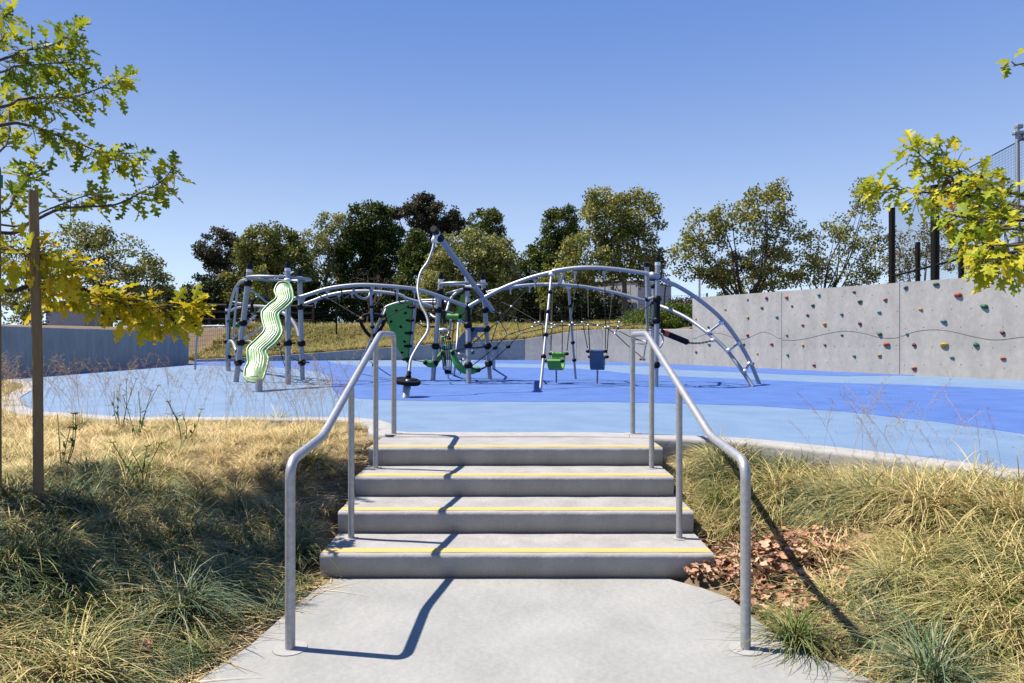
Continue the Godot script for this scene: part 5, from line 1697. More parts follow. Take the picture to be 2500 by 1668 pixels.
func build_grass() -> void:
	var kinds := [[], [], [], []]
	var meshes := [tuft_mesh(101, 150, 0.44, 0.8, GREEN, 0.0042), tuft_mesh(102, 160, 0.44, 0.85, MIXED, 0.004), tuft_mesh(103, 150, 0.42, 0.8, STRAW, 0.0037), tuft_mesh(104, 160, 0.46, 0.8, BLUISH, 0.0042)]
	rng.seed = 900
	var n2 := FastNoiseLite.new()
	n2.seed = 12
	n2.frequency = 0.35
	var tries := 0
	var xs := [[-7.5, -1.16, -10.5, -1.0, 5900], [1.16, 4.4, -6.3, -1.0, 2000], [-12.0, -6.5, -15.5, -9.0, 1500]]
	for reg in xs:
		for k in reg[4]:
			var x := rng.randf_range(reg[0], reg[1])
			var z := rng.randf_range(reg[2], reg[3])
			# out of sight to the side of the camera
			if absf(x) > -z * 0.80 + 1.3:
				continue
			if Geometry2D.is_point_in_polygon(Vector2(x, z), play_poly):
				continue
			var near_kerb := kerb_dist(x, z)
			if near_kerb < (0.33 if x < 0 else 0.29):
				continue
			var e := walk_edge(z, -1 if x < 0 else 1) if z > -4.15 else 1.2
			var off := absf(x) - e
			if off < 0.10:
				continue
			# bare mulch and leaf litter beside the steps on the right
			if x > 0 and x < 2.1 and z < -3.3 and z > -4.75 and off < 0.75 and rng.randf() < 0.86:
				continue
			if x < 0 and off < 0.3 and rng.randf() < 0.45:
				continue
			var y := land(x, z)
			var v := n2.get_noise_2d(x * 2.0, z * 2.0)
			var dry: float
			if x < 0:
				dry = clampf(0.56 - y * 0.1 + (-z - 4.4) * 0.30, 0.16, 0.97) + v * 0.75
				if x < -1.6 and z > -2.9:
					dry = 0.45 + v * 0.7
			else:
				dry = 0.62 + v * 0.8
			var kind := 0
			var r := rng.randf() * 0.35 + dry * 0.8
			if r > 0.72:
				kind = 2
			elif r > 0.42:
				kind = 1
			elif rng.randf() < 0.5:
				kind = 3
			var s := rng.randf_range(0.55, 1.1) * (0.75 if kind == 2 else 0.95)
			if off < 0.4:
				s *= 0.75
			if x > 0.0 and near_kerb < 0.9 and x > 1.7:
				s *= 1.3
			var bs := Basis(Vector3.UP, rng.randf() * TAU).scaled(Vector3(s, s * rng.randf_range(0.55, 0.95), s))
			kinds[kind].append(Transform3D(bs, Vector3(x, y - 0.01, z)))
	scatter("green_grass", meshes[0], kinds[0], M.blade, "green tussock grass covering the banks beside the steps")
	scatter("mixed_grass", meshes[1], kinds[1], M.blade, "half dry grass mixed through the banks beside the steps")
	scatter("straw_grass", meshes[2], kinds[2], M.blade, "straw coloured dry grass on the upper banks")
	scatter("bluish_grass", meshes[3], kinds[3], M.blade, "grey green fescue grass low on the banks")
	# dead thatch lying flat between the tussocks
	var th := MB.new()
	th.coloured = true
	rng.seed = 333
	for k in 40:
		var az := rng.randf() * TAU
		add_blade(th, Vector3(rng.randf_range(-0.14, 0.14), 0.0, rng.randf_range(-0.14, 0.14)), az, rng.randf_range(0.1, 0.26), 1.0, STRAW[rng.randi() % 4], 0.003, rng.randf_range(0.02, 0.12))
	var tx := []
	for k in 3900:
		var x := rng.randf_range(-7.0, 4.0)
		var z := rng.randf_range(-9.0, -1.8)
		if absf(x) > -z * 0.8 + 1.3 or Geometry2D.is_point_in_polygon(Vector2(x, z), play_poly) or kerb_dist(x, z) < 0.27:
			continue
		var e := walk_edge(z, -1 if x < 0 else 1) if z > -4.15 else 1.2
		if absf(x) - e < 0.05:
			continue
		if x > 0.0 and Vector2(x - 1.6, (z + 4.0) * 0.75).length() < 0.5 and rng.randf() < 0.85:
			continue
		tx.append(Transform3D(Basis(Vector3.UP, rng.randf() * TAU).scaled(Vector3.ONE * rng.randf_range(0.8, 1.3)), Vector3(x, land(x, z) + 0.004, z)))
	scatter("dead_grass", th.mesh(), tx, M.blade, "flattened dead grass lying on the soil between tussocks")
	# airy seed heads along the kerb
	var sx := []
	for k in 620:
		var x := rng.randf_range(-9.0, -1.3) if k < 525 else rng.randf_range(1.9, 3.5)
		var z := rng.randf_range(-11.0, -5.0) if k < 525 else rng.randf_range(-5.2, -3.4)
		if Geometry2D.is_point_in_polygon(Vector2(x, z), play_poly) or kerb_dist(x, z) < 0.3 or land(x, z) < 0.3:
			continue
		if k < 525 and z > -6.2 and rng.randf() < 0.6:
			continue
		var s := rng.randf_range(0.55, 1.0)
		sx.append(Transform3D(Basis(Vector3.UP, rng.randf() * TAU).scaled(Vector3.ONE * s), Vector3(x, land(x, z) - 0.02, z)))
	for k in 260:
		var i := rng.randi_range(18, 50)
		var t: Vector3 = (kerb_line[i + 1] - kerb_line[i]).normalized()
		var p: Vector3 = kerb_line[i].lerp(kerb_line[i + 1], rng.randf()) + Vector3(-t.z, 0, t.x) * rng.randf_range(0.4, 1.1)
		sx.append(Transform3D(Basis(Vector3.UP, rng.randf() * TAU).scaled(Vector3.ONE * rng.randf_range(0.5, 0.95)), Vector3(p.x, land(p.x, p.z) - 0.02, p.z)))
	for k in 3:
		scatter("seed_head_grass", stalk_mesh(40 + k), sx.filter(func(x: Transform3D) -> bool: return int(absf(x.origin.x) * 1000.0) % 3 == k), M.blade, "fine brown seed heads standing above the dry grass by the kerb")
	# the bank behind the far wall
	var bx := [[], []]
	for k in 7500:
		var x := rng.randf_range(-14.0, 8.0)
		var bz := back_z(x)
		var z := bz - 0.3 - rng.randf() * 8.5
		if x > 5.5:
			continue
		var s := rng.randf_range(0.7, 1.3)
		var k2 := 0 if rng.randf() < 0.62 else 1
		bx[k2].append(Transform3D(Basis(Vector3.UP, rng.randf() * TAU).scaled(Vector3(s, s * 1.15, s)), Vector3(x, land(x, z) - 0.02, z)))
	var fs := [Color(0.403, 0.324, 0.137), Color(0.346, 0.288, 0.115), Color(0.461, 0.36, 0.18), Color(0.259, 0.259, 0.086)]
	var fg := [Color(0.202, 0.238, 0.061), Color(0.274, 0.274, 0.094), Color(0.151, 0.187, 0.05), Color(0.36, 0.31, 0.13)]
	scatter("bank_grass", tuft_mesh(110, 60, 0.42, 0.7, fs, 0.008, 0.5), bx[0], M.blade, "dry golden grass on the bank behind the curved wall")
	scatter("bank_grass", tuft_mesh(111, 60, 0.42, 0.7, fg, 0.008, 0.5), bx[1], M.blade, "greener grass clumps on the bank behind the curved wall")
	# tussocks that stand out
	var spots := [
		[Vector3(2.5, 0, -4.1), 0.55, STRAW, "large straw coloured tussock spreading in the middle of the right bank"],
		[Vector3(1.36, 0, -3.28), 0.42, GREEN, "green tussock leaning over the path by the right handrail foot"],
		[Vector3(1.75, 0, -2.85), 0.52, BLUISH, "broad grey green tussock at lower right, nearest the camera"],
		[Vector3(1.52, 0, -5.0), 0.42, GREEN, "rounded green tussock beside the upper steps on the right"],
		[Vector3(-1.66, 0, -3.41), 0.5, BLUISH, "sunlit grey green tussock left of the left handrail foot"],
		[Vector3(-1.99, 0, -4.09), 0.48, GREEN, "dark green tussock in the oak's shade on the left bank"],
		[Vector3(-1.62, 0, -5.5), 0.5, MIXED, "half dry tussock beside the upper steps on the left"],
		[Vector3(-1.36, 0, -4.35), 0.42, GREEN, "green tussock spilling over the bottom step on the left"],
		[Vector3(-1.78, 0, -2.75), 0.5, MIXED, "pale grassy tussock at lower left, nearest the camera"],
		[Vector3(-2.4, 0, -3.3), 0.5, GREEN, "shaded green tussock in front of the wooden stakes"]]
	for k in spots.size():
		var s = spots[k]
		var p: Vector3 = s[0]
		p.y = land(p.x, p.z) - 0.01
		var o := MeshInstance3D.new()
		o.mesh = tuft_mesh(200 + k, 330, s[1], 0.85, s[2])
		o.material_override = M.blade
		o.name = numbered("grass_tussock")
		add_child(o)
		o.position = p
		tag(o, s[3], "grass tussock", "tussocks on the banks")

func kerb_dist(x: float, z: float) -> float:
	var best := 1e9
	var q := Vector3(x, 0, z)
	for i in range(0, kerb_line.size(), 2):
		best = minf(best, q.distance_squared_to(kerb_line[i]))
	return sqrt(best)

func build_weeds() -> void:
	rng.seed = 55
	var stems := [[Vector3(-3.95, 0, -6.9), 0.55, "tall weed with yellow flowers near the kerb, leftmost"], [Vector3(-3.45, 0, -6.3), 0.5, "yellow flowered weed in the dry grass left of centre"], [Vector3(-2.85, 0, -5.9), 0.42, "yellow flowered weed nearest the steps in the dry grass"], [Vector3(-3.1, 0, -4.7), 0.42, "low yellow flowered weed just right of the wooden stake"], [Vector3(-2.45, 0, -4.55), 0.40, "yellow flowered weed above the oak's shade"]]
	for s in stems:
		var b: Vector3 = s[0]
		b.y = land(b.x, b.z)
		var t := thing("flowering_weed", b, s[2], "weed", "yellow flowered weeds")
		var st := MB.new()
		st.coloured = true
		st.tint = Color(0.06, 0.09, 0.025)
		var lf := MB.new()
		lf.coloured = true
		var heads := []
		for k in 4:
			var e: Vector3 = b + Vector3(rng.randf_range(-0.16, 0.16), s[1] * rng.randf_range(0.75, 1.1), rng.randf_range(-0.1, 0.1))
			var p := smooth([b, b.lerp(e, 0.5) + Vector3(rng.randf_range(-0.04, 0.04), 0, 0), e], 4)
			st.tube(p, _taper([0.004, 0.0022], p.size()), 5)
			heads.append(e)
			for j in 7:
				var q := at_y(p, rng.randf_range(0.05, 0.8))
				var d := (rnd_dir() + Vector3(0, 0.3, 0)).normalized()
				leaf_quad(lf, q, d, (Vector3.UP + rnd_dir() * 0.3).normalized(), rng.randf_range(0.04, 0.1), 0.022, Color(0.07, 0.13, 0.03))
		part(st, "stem", M.blade, t)
		part(lf, "leaves", M.blade, t)
		for h in heads.slice(0, 3):
			var fm := MB.new()
			for k in 14:
				var a := TAU * k / 14.0
				var d := Vector3(cos(a), 0.35, sin(a)).normalized()
				leaf_quad(fm, h, d, Vector3.UP, 0.03, 0.012, Color.WHITE)
			fm.ball(h + Vector3(0, 0.003, 0), Basis.from_scale(Vector3(0.009, 0.006, 0.009)), 5, 8)
			part(fm, "flower", M.flower, t)
	# broad leaved dock on the right bank
	var b := Vector3(2.66, 0, -4.7)
	b.y = land(b.x, b.z)
	var t := thing("dock_plant", b, "dark green broad leaved plant among the grass on the right bank", "plant")
	for k in 13:
		var lm := MB.new()
		lm.coloured = true
		lm.tint = [Color(0.03, 0.07, 0.02), Color(0.045, 0.09, 0.027), Color(0.065, 0.1, 0.03)][k % 3]
		var az := rng.randf() * TAU
		var d := Vector3(cos(az), rng.randf_range(0.1, 0.7), sin(az)).normalized()
		var sd := Vector3(-sin(az), 0, cos(az))
		var ln := rng.randf_range(0.14, 0.26)
		var rows := []
		for i in 7:
			var f := i / 6.0
			var w := 0.045 * sin(PI * pow(f, 0.8)) + 0.002
			var c := b + Vector3(0, 0.03, 0) + d * ln * f - Vector3(0, ln * 0.5 * f * f, 0)
			rows.append([c - sd * w + Vector3(0, w * 0.4, 0), c, c + sd * w + Vector3(0, w * 0.4, 0)])
		lm.grid(rows)
		part(lm, "leaf", M.blade, t)

func crumpled_leaf(sd: int, col := Color.WHITE) -> ArrayMesh:
	rng.seed = sd
	var mb := MB.new()
	mb.coloured = true
	mb.tint = col
	var rows := []
	var ph := rng.randf() * TAU
	var curl := rng.randf_range(1.2, 3.0)
	for i in 7:
		var row := []
		var f := i / 6.0
		for j in 5:
			var u := j / 2.0 - 1.0
			var w := (0.42 * sin(PI * pow(f, 0.7)) + 0.03) * (0.75 + 0.25 * cos(f * 17.0 + ph))
			row.append(Vector3(f - 0.5, 0.18 * u * u * curl * 0.4 + 0.10 * sin(f * 5.0 * curl * 0.5 + ph) + 0.05 * sin(u * 4.0 + ph), u * w))
		rows.append(row)
	mb.grid(rows)
	return mb.mesh()

func build_litter() -> void:
	var cols := [Color(0.39, 0.235, 0.13), Color(0.31, 0.165, 0.095), Color(0.45, 0.31, 0.21), Color(0.22, 0.12, 0.075), Color(0.36, 0.21, 0.14)]
	var meshes := []
	for k in 3:
		meshes.append(crumpled_leaf(60 + k))
	rng.seed = 64
	for k in 3:
		var xf := []
		var cc := []
		for i in 380:
			var x := 1.66 + rng.randfn() * 0.33
			var z := -3.95 + rng.randfn() * 0.5
			if i < 50:
				x = 1.25 + rng.randfn() * 0.18
				z = -4.1 + rng.randfn() * 0.12
			var e := walk_edge(z, 1) if z > -4.15 else 1.23
			if x < e + 0.03:
				continue
			var s := rng.randf_range(0.03, 0.085)
			var h := maxf(0.015, 0.12 - Vector2(x - 1.6, (z + 4.0) * 0.7).length() * 0.13) * rng.randf()
			xf.append(Transform3D((Basis(rnd_dir(), rng.randf_range(-0.7, 0.7)) * Basis(Vector3.UP, rng.randf() * TAU)).scaled(Vector3.ONE * s), Vector3(x, land(x, z) + 0.012 + h, z)))
			cc.append(cols[rng.randi() % 5])
		scatter("leaf_litter", meshes[k], xf, M.litter, "drift of curled brown fallen leaves beside the steps on the right", cc)
	# single fallen leaves one can pick out
	var tinted := []
	for k in 10:
		tinted.append(crumpled_leaf(60 + k, cols[k % 5]))
	rng.seed = 65
	var made := 0
	while made < 46:
		var left := made < 14
		var x := rng.randf_range(-2.6, -1.25) if left else rng.randf_range(1.35, 2.9)
		var z := rng.randf_range(-4.8, -2.5) if left else rng.randf_range(-4.4, -2.5)
		if absf(x) > -z * 0.74 or absf(x) - walk_edge(z, -1 if x < 0 else 1) < 0.02:
			continue
		var o := MeshInstance3D.new()
		o.mesh = tinted[rng.randi() % 10]
		o.material_override = M.litter
		o.name = numbered("fallen_leaf")
		add_child(o)
		var s := rng.randf_range(0.06, 0.12)
		o.transform = Transform3D((Basis(rnd_dir(), rng.randf_range(-0.5, 0.5)) * Basis(Vector3.UP, rng.randf() * TAU)).scaled(Vector3.ONE * s), Vector3(x, land(x, z) + rng.randf_range(0.02, 0.09), z))
		tag(o, "curled brown fallen leaf caught in the grass left of the path" if left else "curled brown fallen leaf caught in the grass right of the path", "leaf", "scattered fallen leaves on the left" if left else "scattered fallen leaves on the right")
		made += 1

func build_near_trees() -> void:
	# young oak on the left, its trunk just outside the picture
	var y0 := land(-3.8, -4.2)
	var t := thing("young_oak", Vector3(-3.8, y0, -4.2), "young oak with yellow green lobed leaves reaching in from the left", "tree")
	var yel := [Color(0.300, 0.330, 0.020), Color(0.420, 0.400, 0.020), Color(0.170, 0.240, 0.018), Color(0.240, 0.290, 0.020), Color(0.110, 0.170, 0.015), Color(0.500, 0.260, 0.040)]
	var gold := [Color(0.526, 0.427, 0.018), Color(0.435, 0.400, 0.018), Color(0.598, 0.454, 0.027), Color(0.326, 0.336, 0.018), Color(0.544, 0.272, 0.037)]
	var b: Array = [
		[[Vector3(-3.8, 1.9, -4.2), Vector3(-2.999, 1.744, -4), Vector3(-2.866, 1.768, -4.05), Vector3(-2.675, 1.779, -4.1), Vector3(-2.535, 1.732, -4.2), Vector3(-2.442, 1.688, -4.3), Vector3(-2.298, 1.66, -4.4), Vector3(-2.102, 1.68, -4.5)], 0.016, 250, 0.139, 0.28, false, gold],
		[[Vector3(-3.8, 2.3, -4.2), Vector3(-3.187, 2.116, -4.25), Vector3(-3.141, 2.222, -4.46), Vector3(-3.1, 2.34, -4.66), Vector3(-3.05, 2.401, -4.87), Vector3(-2.951, 2.459, -5.08), Vector3(-2.866, 2.599, -5.29), Vector3(-2.788, 2.72, -5.44), Vector3(-2.77, 2.886, -5.6)], 0.014, 76, 0.115, 0.66],
		[[Vector3(-3.8, 2.3, -4.2), Vector3(-3.104, 2.157, -4.25), Vector3(-3.104, 2.285, -4.49), Vector3(-3.094, 2.398, -4.72), Vector3(-3.122, 2.513, -5.01), Vector3(-3.156, 2.563, -5.2)], 0.008, 48, 0.115, 0.45],
		[[Vector3(-3.8, 2.6, -4.2), Vector3(-3.412, 2.881, -4.55), Vector3(-3.428, 2.965, -4.8), Vector3(-3.409, 2.982, -5.05), Vector3(-3.354, 2.972, -5.3), Vector3(-3.296, 2.972, -5.55), Vector3(-3.18, 3.041, -5.8)], 0.014, 136, 0.131, 0.38],
		[[Vector3(-3.8, 2.8, -4.2), Vector3(-3.412, 3.003, -4.55), Vector3(-3.474, 3.139, -4.8), Vector3(-3.475, 3.244, -5.05), Vector3(-3.44, 3.334, -5.3), Vector3(-3.386, 3.486, -5.55), Vector3(-3.293, 3.691, -5.8)], 0.013, 136, 0.123, 0.38],
		[[Vector3(-3.8, 3.0, -4.2), Vector3(-3.337, 3.276, -4.45), Vector3(-3.416, 3.457, -4.74), Vector3(-3.461, 3.605, -5.03), Vector3(-3.465, 3.764, -5.26), Vector3(-3.498, 3.981, -5.5)], 0.011, 113, 0.131, 0.33],
		[[Vector3(-3.8, 3.0, -4.2), Vector3(-3.366, 3.189, -4.45), Vector3(-3.462, 3.349, -4.74), Vector3(-3.477, 3.482, -5.03), Vector3(-3.464, 3.613, -5.31), Vector3(-3.472, 3.673, -5.5)], 0.009, 76, 0.115, 0.3],
		[[Vector3(-3.8, 3.1, -4.2), Vector3(-3.38, 3.377, -4.45), Vector3(-3.673, 3.71, -4.92), Vector3(-4.003, 4.047, -5.35)], 0.009, 40, 0.107, 0.4],
		[[Vector3(-3.8, 2.2, -4.2), Vector3(-3.088, 2.212, -4.1), Vector3(-3.177, 2.372, -4.35), Vector3(-3.27, 2.53, -4.6), Vector3(-3.4, 2.7, -4.85)], 0.009, 60, 0.115, 0.4],
		[[Vector3(-3.8, 2.1, -4.2), Vector3(-2.924, 1.971, -3.9), Vector3(-2.785, 1.959, -3.9), Vector3(-2.692, 1.94, -3.95), Vector3(-2.609, 1.894, -4)], 0.009, 95, 0.139, 0.3, false, gold],
		[[Vector3(-3.8, 2.5, -4.2), Vector3(-3.427, 2.696, -4.55), Vector3(-3.662, 3.119, -4.97), Vector3(-3.944, 3.404, -5.4)], 0.009, 60, 0.131, 0.35]]
	# the rest of the crown, outside the picture: it throws the shade on the bank
	rng.seed = 17
	for k in 6:
		var a := rng.randf_range(0.7, 5.6)
		var h := rng.randf_range(2.0, 4.2)
		var l := rng.randf_range(0.6, 1.2)
		var s := Vector3(-3.8, h - 0.35, -4.2)
		var e := s + Vector3(-absf(cos(a)) * l * 0.6, 0.4, -sin(a) * l * 0.7)
		b.append([[s, s.lerp(e, 0.5) + Vector3(0, 0.1, 0), e], 0.011, 42, 0.2, 0.15, true])
	for e in [Vector3(-3.35, 2.25, -3.5), Vector3(-3.3, 2.5, -3.8), Vector3(-3.5, 2.8, -3.7)]:
		var s := Vector3(-3.8, e.y - 0.5, -4.2)
		b.append([[s, s.lerp(e, 0.5) + Vector3(-0.1, 0.12, 0), e], 0.012, 50, 0.2, 0.25, true])
	near_tree(t, [Vector3(-3.8, y0 - 0.05, -4.2), Vector3(-3.78, y0 + 1.2, -4.2), Vector3(-3.81, y0 + 2.4, -4.22), Vector3(-3.8, y0 + 3.8, -4.2)], [0.035, 0.03, 0.022, 0.008], b, 500, 0.125, yel, 300)
	# stakes
	var st := thing("wooden_stake", Vector3(-2.71, land(-2.71, -3.9), -3.9), "round weathered wooden tree stake, the sunlit one in full view at left", "stake", "stakes of the young oak")
	var mb := MB.new()
	mb.tube([Vector3(-2.705, land(-2.71, -3.9) - 0.06, -3.9), Vector3(-2.71, 1.3, -3.9), Vector3(-2.735, 2.28, -3.9), Vector3(-2.735, 2.30, -3.9)], [0.027, 0.026, 0.025, 0.022], 14)
	part(mb, "post", M.stake, st)
	var s2 := thing("wooden_stake", Vector3(-3.0, land(-3.003, -3.97), -3.97), "dark wooden tree stake cut off by the left picture edge", "stake", "stakes of the young oak")
	var m2 := MB.new()
	m2.tube([Vector3(-3.0, land(-3.003, -3.97) - 0.06, -3.97), Vector3(-3.003, 2.44, -3.97), Vector3(-3.003, 2.46, -3.97)], [0.027, 0.026, 0.022], 14)
	part(m2, "post", M.stake, s2)
	var m3 := MB.new()
	m3.tube([Vector3(-3.003, 2.34, -3.97), Vector3(-3.003, 2.41, -3.97)], 0.035, 14, false)
	m3.tube(smooth([Vector3(-2.98, 2.38, -3.95), Vector3(-3.3, 2.33, -3.85), Vector3(-3.8, 2.36, -4.2)], 4), 0.012, 6)
	part(m3, "tie_strap", M.teal, s2)
	# young oak on the right
	var yr := land(3.35, -2.9)
	var r := thing("young_oak", Vector3(3.35, yr, -2.9), "young oak branch with fresh yellow green lobed leaves reaching in from the right", "tree")
	var fresh := [Color(0.36, 0.38, 0.025), Color(0.46, 0.44, 0.03), Color(0.29, 0.34, 0.025), Color(0.53, 0.47, 0.04), Color(0.20, 0.28, 0.025), Color(0.34, 0.08, 0.025)]
	var h := Vector3(3.35, 1.9, -2.9)
	var c: Array = [
		[[h, Vector3(2.999, 2.151, -4), Vector3(2.988, 2.195, -4.1), Vector3(2.983, 2.259, -4.2), Vector3(2.947, 2.337, -4.25), Vector3(2.917, 2.416, -4.3), Vector3(2.863, 2.519, -4.35), Vector3(2.821, 2.606, -4.4), Vector3(2.786, 2.709, -4.45)], 0.014, 127, 0.139, 0.26],
		[[h, Vector3(2.983, 2.256, -4.2), Vector3(2.918, 2.323, -4.25), Vector3(2.822, 2.369, -4.3), Vector3(2.658, 2.389, -4.35), Vector3(2.577, 2.404, -4.4), Vector3(2.479, 2.439, -4.45), Vector3(2.408, 2.466, -4.5)], 0.010, 92, 0.123, 0.28],
		[[h, Vector3(2.883, 2.394, -4.25), Vector3(2.83, 2.442, -4.3), Vector3(2.723, 2.53, -4.35), Vector3(2.658, 2.619, -4.4), Vector3(2.606, 2.705, -4.45)], 0.008, 50, 0.107, 0.38],
		[[h, Vector3(2.924, 2.211, -3.9), Vector3(2.882, 2.298, -4), Vector3(2.85, 2.395, -4.1), Vector3(2.822, 2.437, -4.1)], 0.008, 68, 0.139, 0.25],
		[[h, Vector3(2.849, 2.063, -3.8), Vector3(2.809, 2.106, -3.9), Vector3(2.767, 2.15, -4), Vector3(2.746, 2.181, -4.1), Vector3(2.689, 2.204, -4.15)], 0.009, 107, 0.139, 0.2],
		[[h, Vector3(2.784, 1.966, -3.7), Vector3(2.757, 1.98, -3.8), Vector3(2.724, 1.987, -3.9), Vector3(2.7, 1.995, -4)], 0.009, 58, 0.123, 0.22],
		[[h, Vector3(2.784, 1.934, -3.7), Vector3(2.746, 1.91, -3.75), Vector3(2.718, 1.884, -3.8), Vector3(2.663, 1.896, -3.85)], 0.008, 58, 0.115, 0.22],
		[[Vector3(3.35, 2.9, -2.9), Vector3(3.2, 3.163, -4.2), Vector3(3.178, 3.184, -4.3), Vector3(3.147, 3.204, -4.3)], 0.006, 7, 0.07, 0.8]]
	for k in 9:
		var a := rng.randf_range(0.0, TAU)
		var s := Vector3(3.35, rng.randf_range(1.9, 3.2), -2.9)
		var e := s + Vector3(0.35 + cos(a) * 0.5, 0.35, sin(a) * 0.6)
		c.append([[s, s.lerp(e, 0.5) + Vector3(0, 0.1, 0), e], 0.010, 30, 0.2, 0.2, true])
	near_tree(r, [Vector3(3.35, yr - 0.05, -2.9), Vector3(3.37, yr + 1.2, -2.9), Vector3(3.34, yr + 2.2, -2.9), Vector3(3.35, yr + 3.2, -2.9)], [0.035, 0.03, 0.02, 0.008], c, 600, 0.108, fresh, 300)

func build_far_trees() -> void:
	rng.seed = 4000
	var syc := [Color(0.187, 0.202, 0.037), Color(0.263, 0.254, 0.056), Color(0.131, 0.160, 0.034), Color(0.356, 0.319, 0.113), Color(0.084, 0.108, 0.023)]
	var pale := [Color(0.223, 0.241, 0.052), Color(0.310, 0.300, 0.086), Color(0.146, 0.180, 0.039), Color(0.396, 0.361, 0.155), Color(0.095, 0.120, 0.025)]
	var ever := [Color(0.041, 0.069, 0.012), Color(0.06, 0.088, 0.014), Color(0.028, 0.048, 0.009), Color(0.088, 0.105, 0.016)]
	var dusk := [Color(0.043, 0.05, 0.023), Color(0.065, 0.065, 0.038), Color(0.031, 0.038, 0.017), Color(0.084, 0.069, 0.05)]
	var lime := [Color(0.199, 0.214, 0.031), Color(0.26, 0.26, 0.046), Color(0.146, 0.176, 0.027)]
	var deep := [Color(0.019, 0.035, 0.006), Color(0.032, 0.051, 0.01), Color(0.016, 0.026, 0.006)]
	var g := func(p: Vector3) -> Vector3: return Vector3(p.x, land(p.x, p.z), p.z)
	var V := func(x: float, y: float, z: float) -> Vector3: return Vector3(x, y, z)
	# left, open crowned sycamore behind the low wall
	far_tree("sycamore", g.call(Vector3(-23.612, 2.052, -40)), 1.6, 0.16, [[Vector3(-25.399, 6.136, -40), V.call(2.2, 2.3, 2.0), 60], [Vector3(-22.846, 5.881, -40), V.call(2.4, 1.9, 2.0), 70], [Vector3(-21.848, 5.207, -41), V.call(1.5, 1.3, 1.5), 36], [Vector3(-24.633, 7.54, -40), V.call(1.0, 0.9, 1.0), 22], [Vector3(-22.336, 3.838, -40), V.call(2.0, 0.9, 1.5), 26]], 0.16, 46, 0.42, syc, M.bark, "open crowned sycamore behind the low wall at far left", "tree", 0.5, 9)
	far_tree("sycamore", g.call(Vector3(-26.312, 1.779, -38)), 1.6, 0.14, [[Vector3(-27.039, 5.416, -38), V.call(1.9, 2.2, 1.8), 55], [Vector3(-28.009, 3.476, -38), V.call(2.2, 1.6, 1.6), 60]], 0.16, 46, 0.42, syc, M.bark, "leafy sycamore glimpsed behind the stakes at far left", "tree", 0.5, 6)
	far_tree("conifer", g.call(Vector3(-22.974, 1.885, -50)), 1.5, 0.16, [[Vector3(-22.496, 5.076, -50), V.call(1.6, 1.2, 1.5), 60], [Vector3(-22.974, 3.64, -50), V.call(2.2, 1.4, 1.6), 80], [Vector3(-21.538, 4.119, -50), V.call(1.5, 1.4, 1.4), 50]], 0.2, 60, 0.42, dusk, M.bark, "low feathery grey green tree left of the climbing frame", "tree", 0.4, 5)
	far_tree("shrub", g.call(Vector3(-22.604, 1.703, -46)), 0.6, 0.08, [[Vector3(-22.898, 3.464, -46), V.call(1.5, 1.6, 1.4), 60]], 0.14, 60, 0.36, ever, M.bark, "dark rounded shrub above the end of the low wall", "shrub", 0.4, 4)
	# the belt behind the fence, from left to right
	far_tree("gum_tree", g.call(Vector3(-24.244, 1.957, -58)), 5.0, 0.22, [[Vector3(-24.799, 9.359, -58), V.call(1.92, 1.80, 1.76), 78], [Vector3(-23.874, 7.509, -58), V.call(1.92, 2.01, 1.76), 67], [Vector3(-25.91, 8.619, -58), V.call(0.90, 0.64, 0.88), 16]], 0.2, 60, 0.42, dusk, M.bark, "dusky grey green gum tree at the left end of the tree belt", "tree", 0.4, 7)
	far_tree("sycamore", g.call(Vector3(-16.586, 1.85, -46)), 2.4, 0.2, [[Vector3(-16.292, 7.574, -46), V.call(2.15, 1.80, 1.98), 106], [Vector3(-17.613, 6.253, -46), V.call(1.69, 1.91, 1.76), 84], [Vector3(-14.971, 5.96, -46), V.call(1.69, 2.12, 1.76), 95], [Vector3(-16.586, 4.492, -46), V.call(2.49, 1.70, 1.98), 90]], 0.2, 60, 0.46, [Color(0.13, 0.15, 0.03), Color(0.18, 0.19, 0.04), Color(0.09, 0.115, 0.02), Color(0.25, 0.24, 0.07)], M.bark, "rounded mid green tree above the left tower", "tree", 0.45, 9)
	far_tree("poplar", g.call(Vector3(-14.269, 1.903, -52)), 4.0, 0.14, [[Vector3(-13.606, 9.536, -52), V.call(1.36, 1.80, 1.32), 38], [Vector3(-14.933, 8.208, -52), V.call(1.36, 2.01, 1.43), 50], [Vector3(-14.269, 5.885, -52), V.call(1.81, 1.70, 1.54), 54]], 0.19, 46, 0.42, pale, M.pale_bark, "slender airy pale green tree beside the dark evergreen", "tree", 0.4, 7)
	far_tree("evergreen", g.call(Vector3(-11.2, 1.921, -54)), 3.0, 0.3, [[Vector3(-11.2, 10.536, -54), V.call(1.92, 1.91, 1.76), 134], [Vector3(-12.578, 8.124, -54), V.call(1.81, 2.44, 1.98), 146], [Vector3(-9.821, 8.469, -54), V.call(1.81, 2.33, 1.98), 146], [Vector3(-11.2, 5.023, -54), V.call(3.05, 2.12, 2.20), 168]], 0.2, 62, 0.5, ever, M.bark, "tall dense dark evergreen left of the leaning mast", "tree", 0.5, 7, "trees beyond the playground", true)
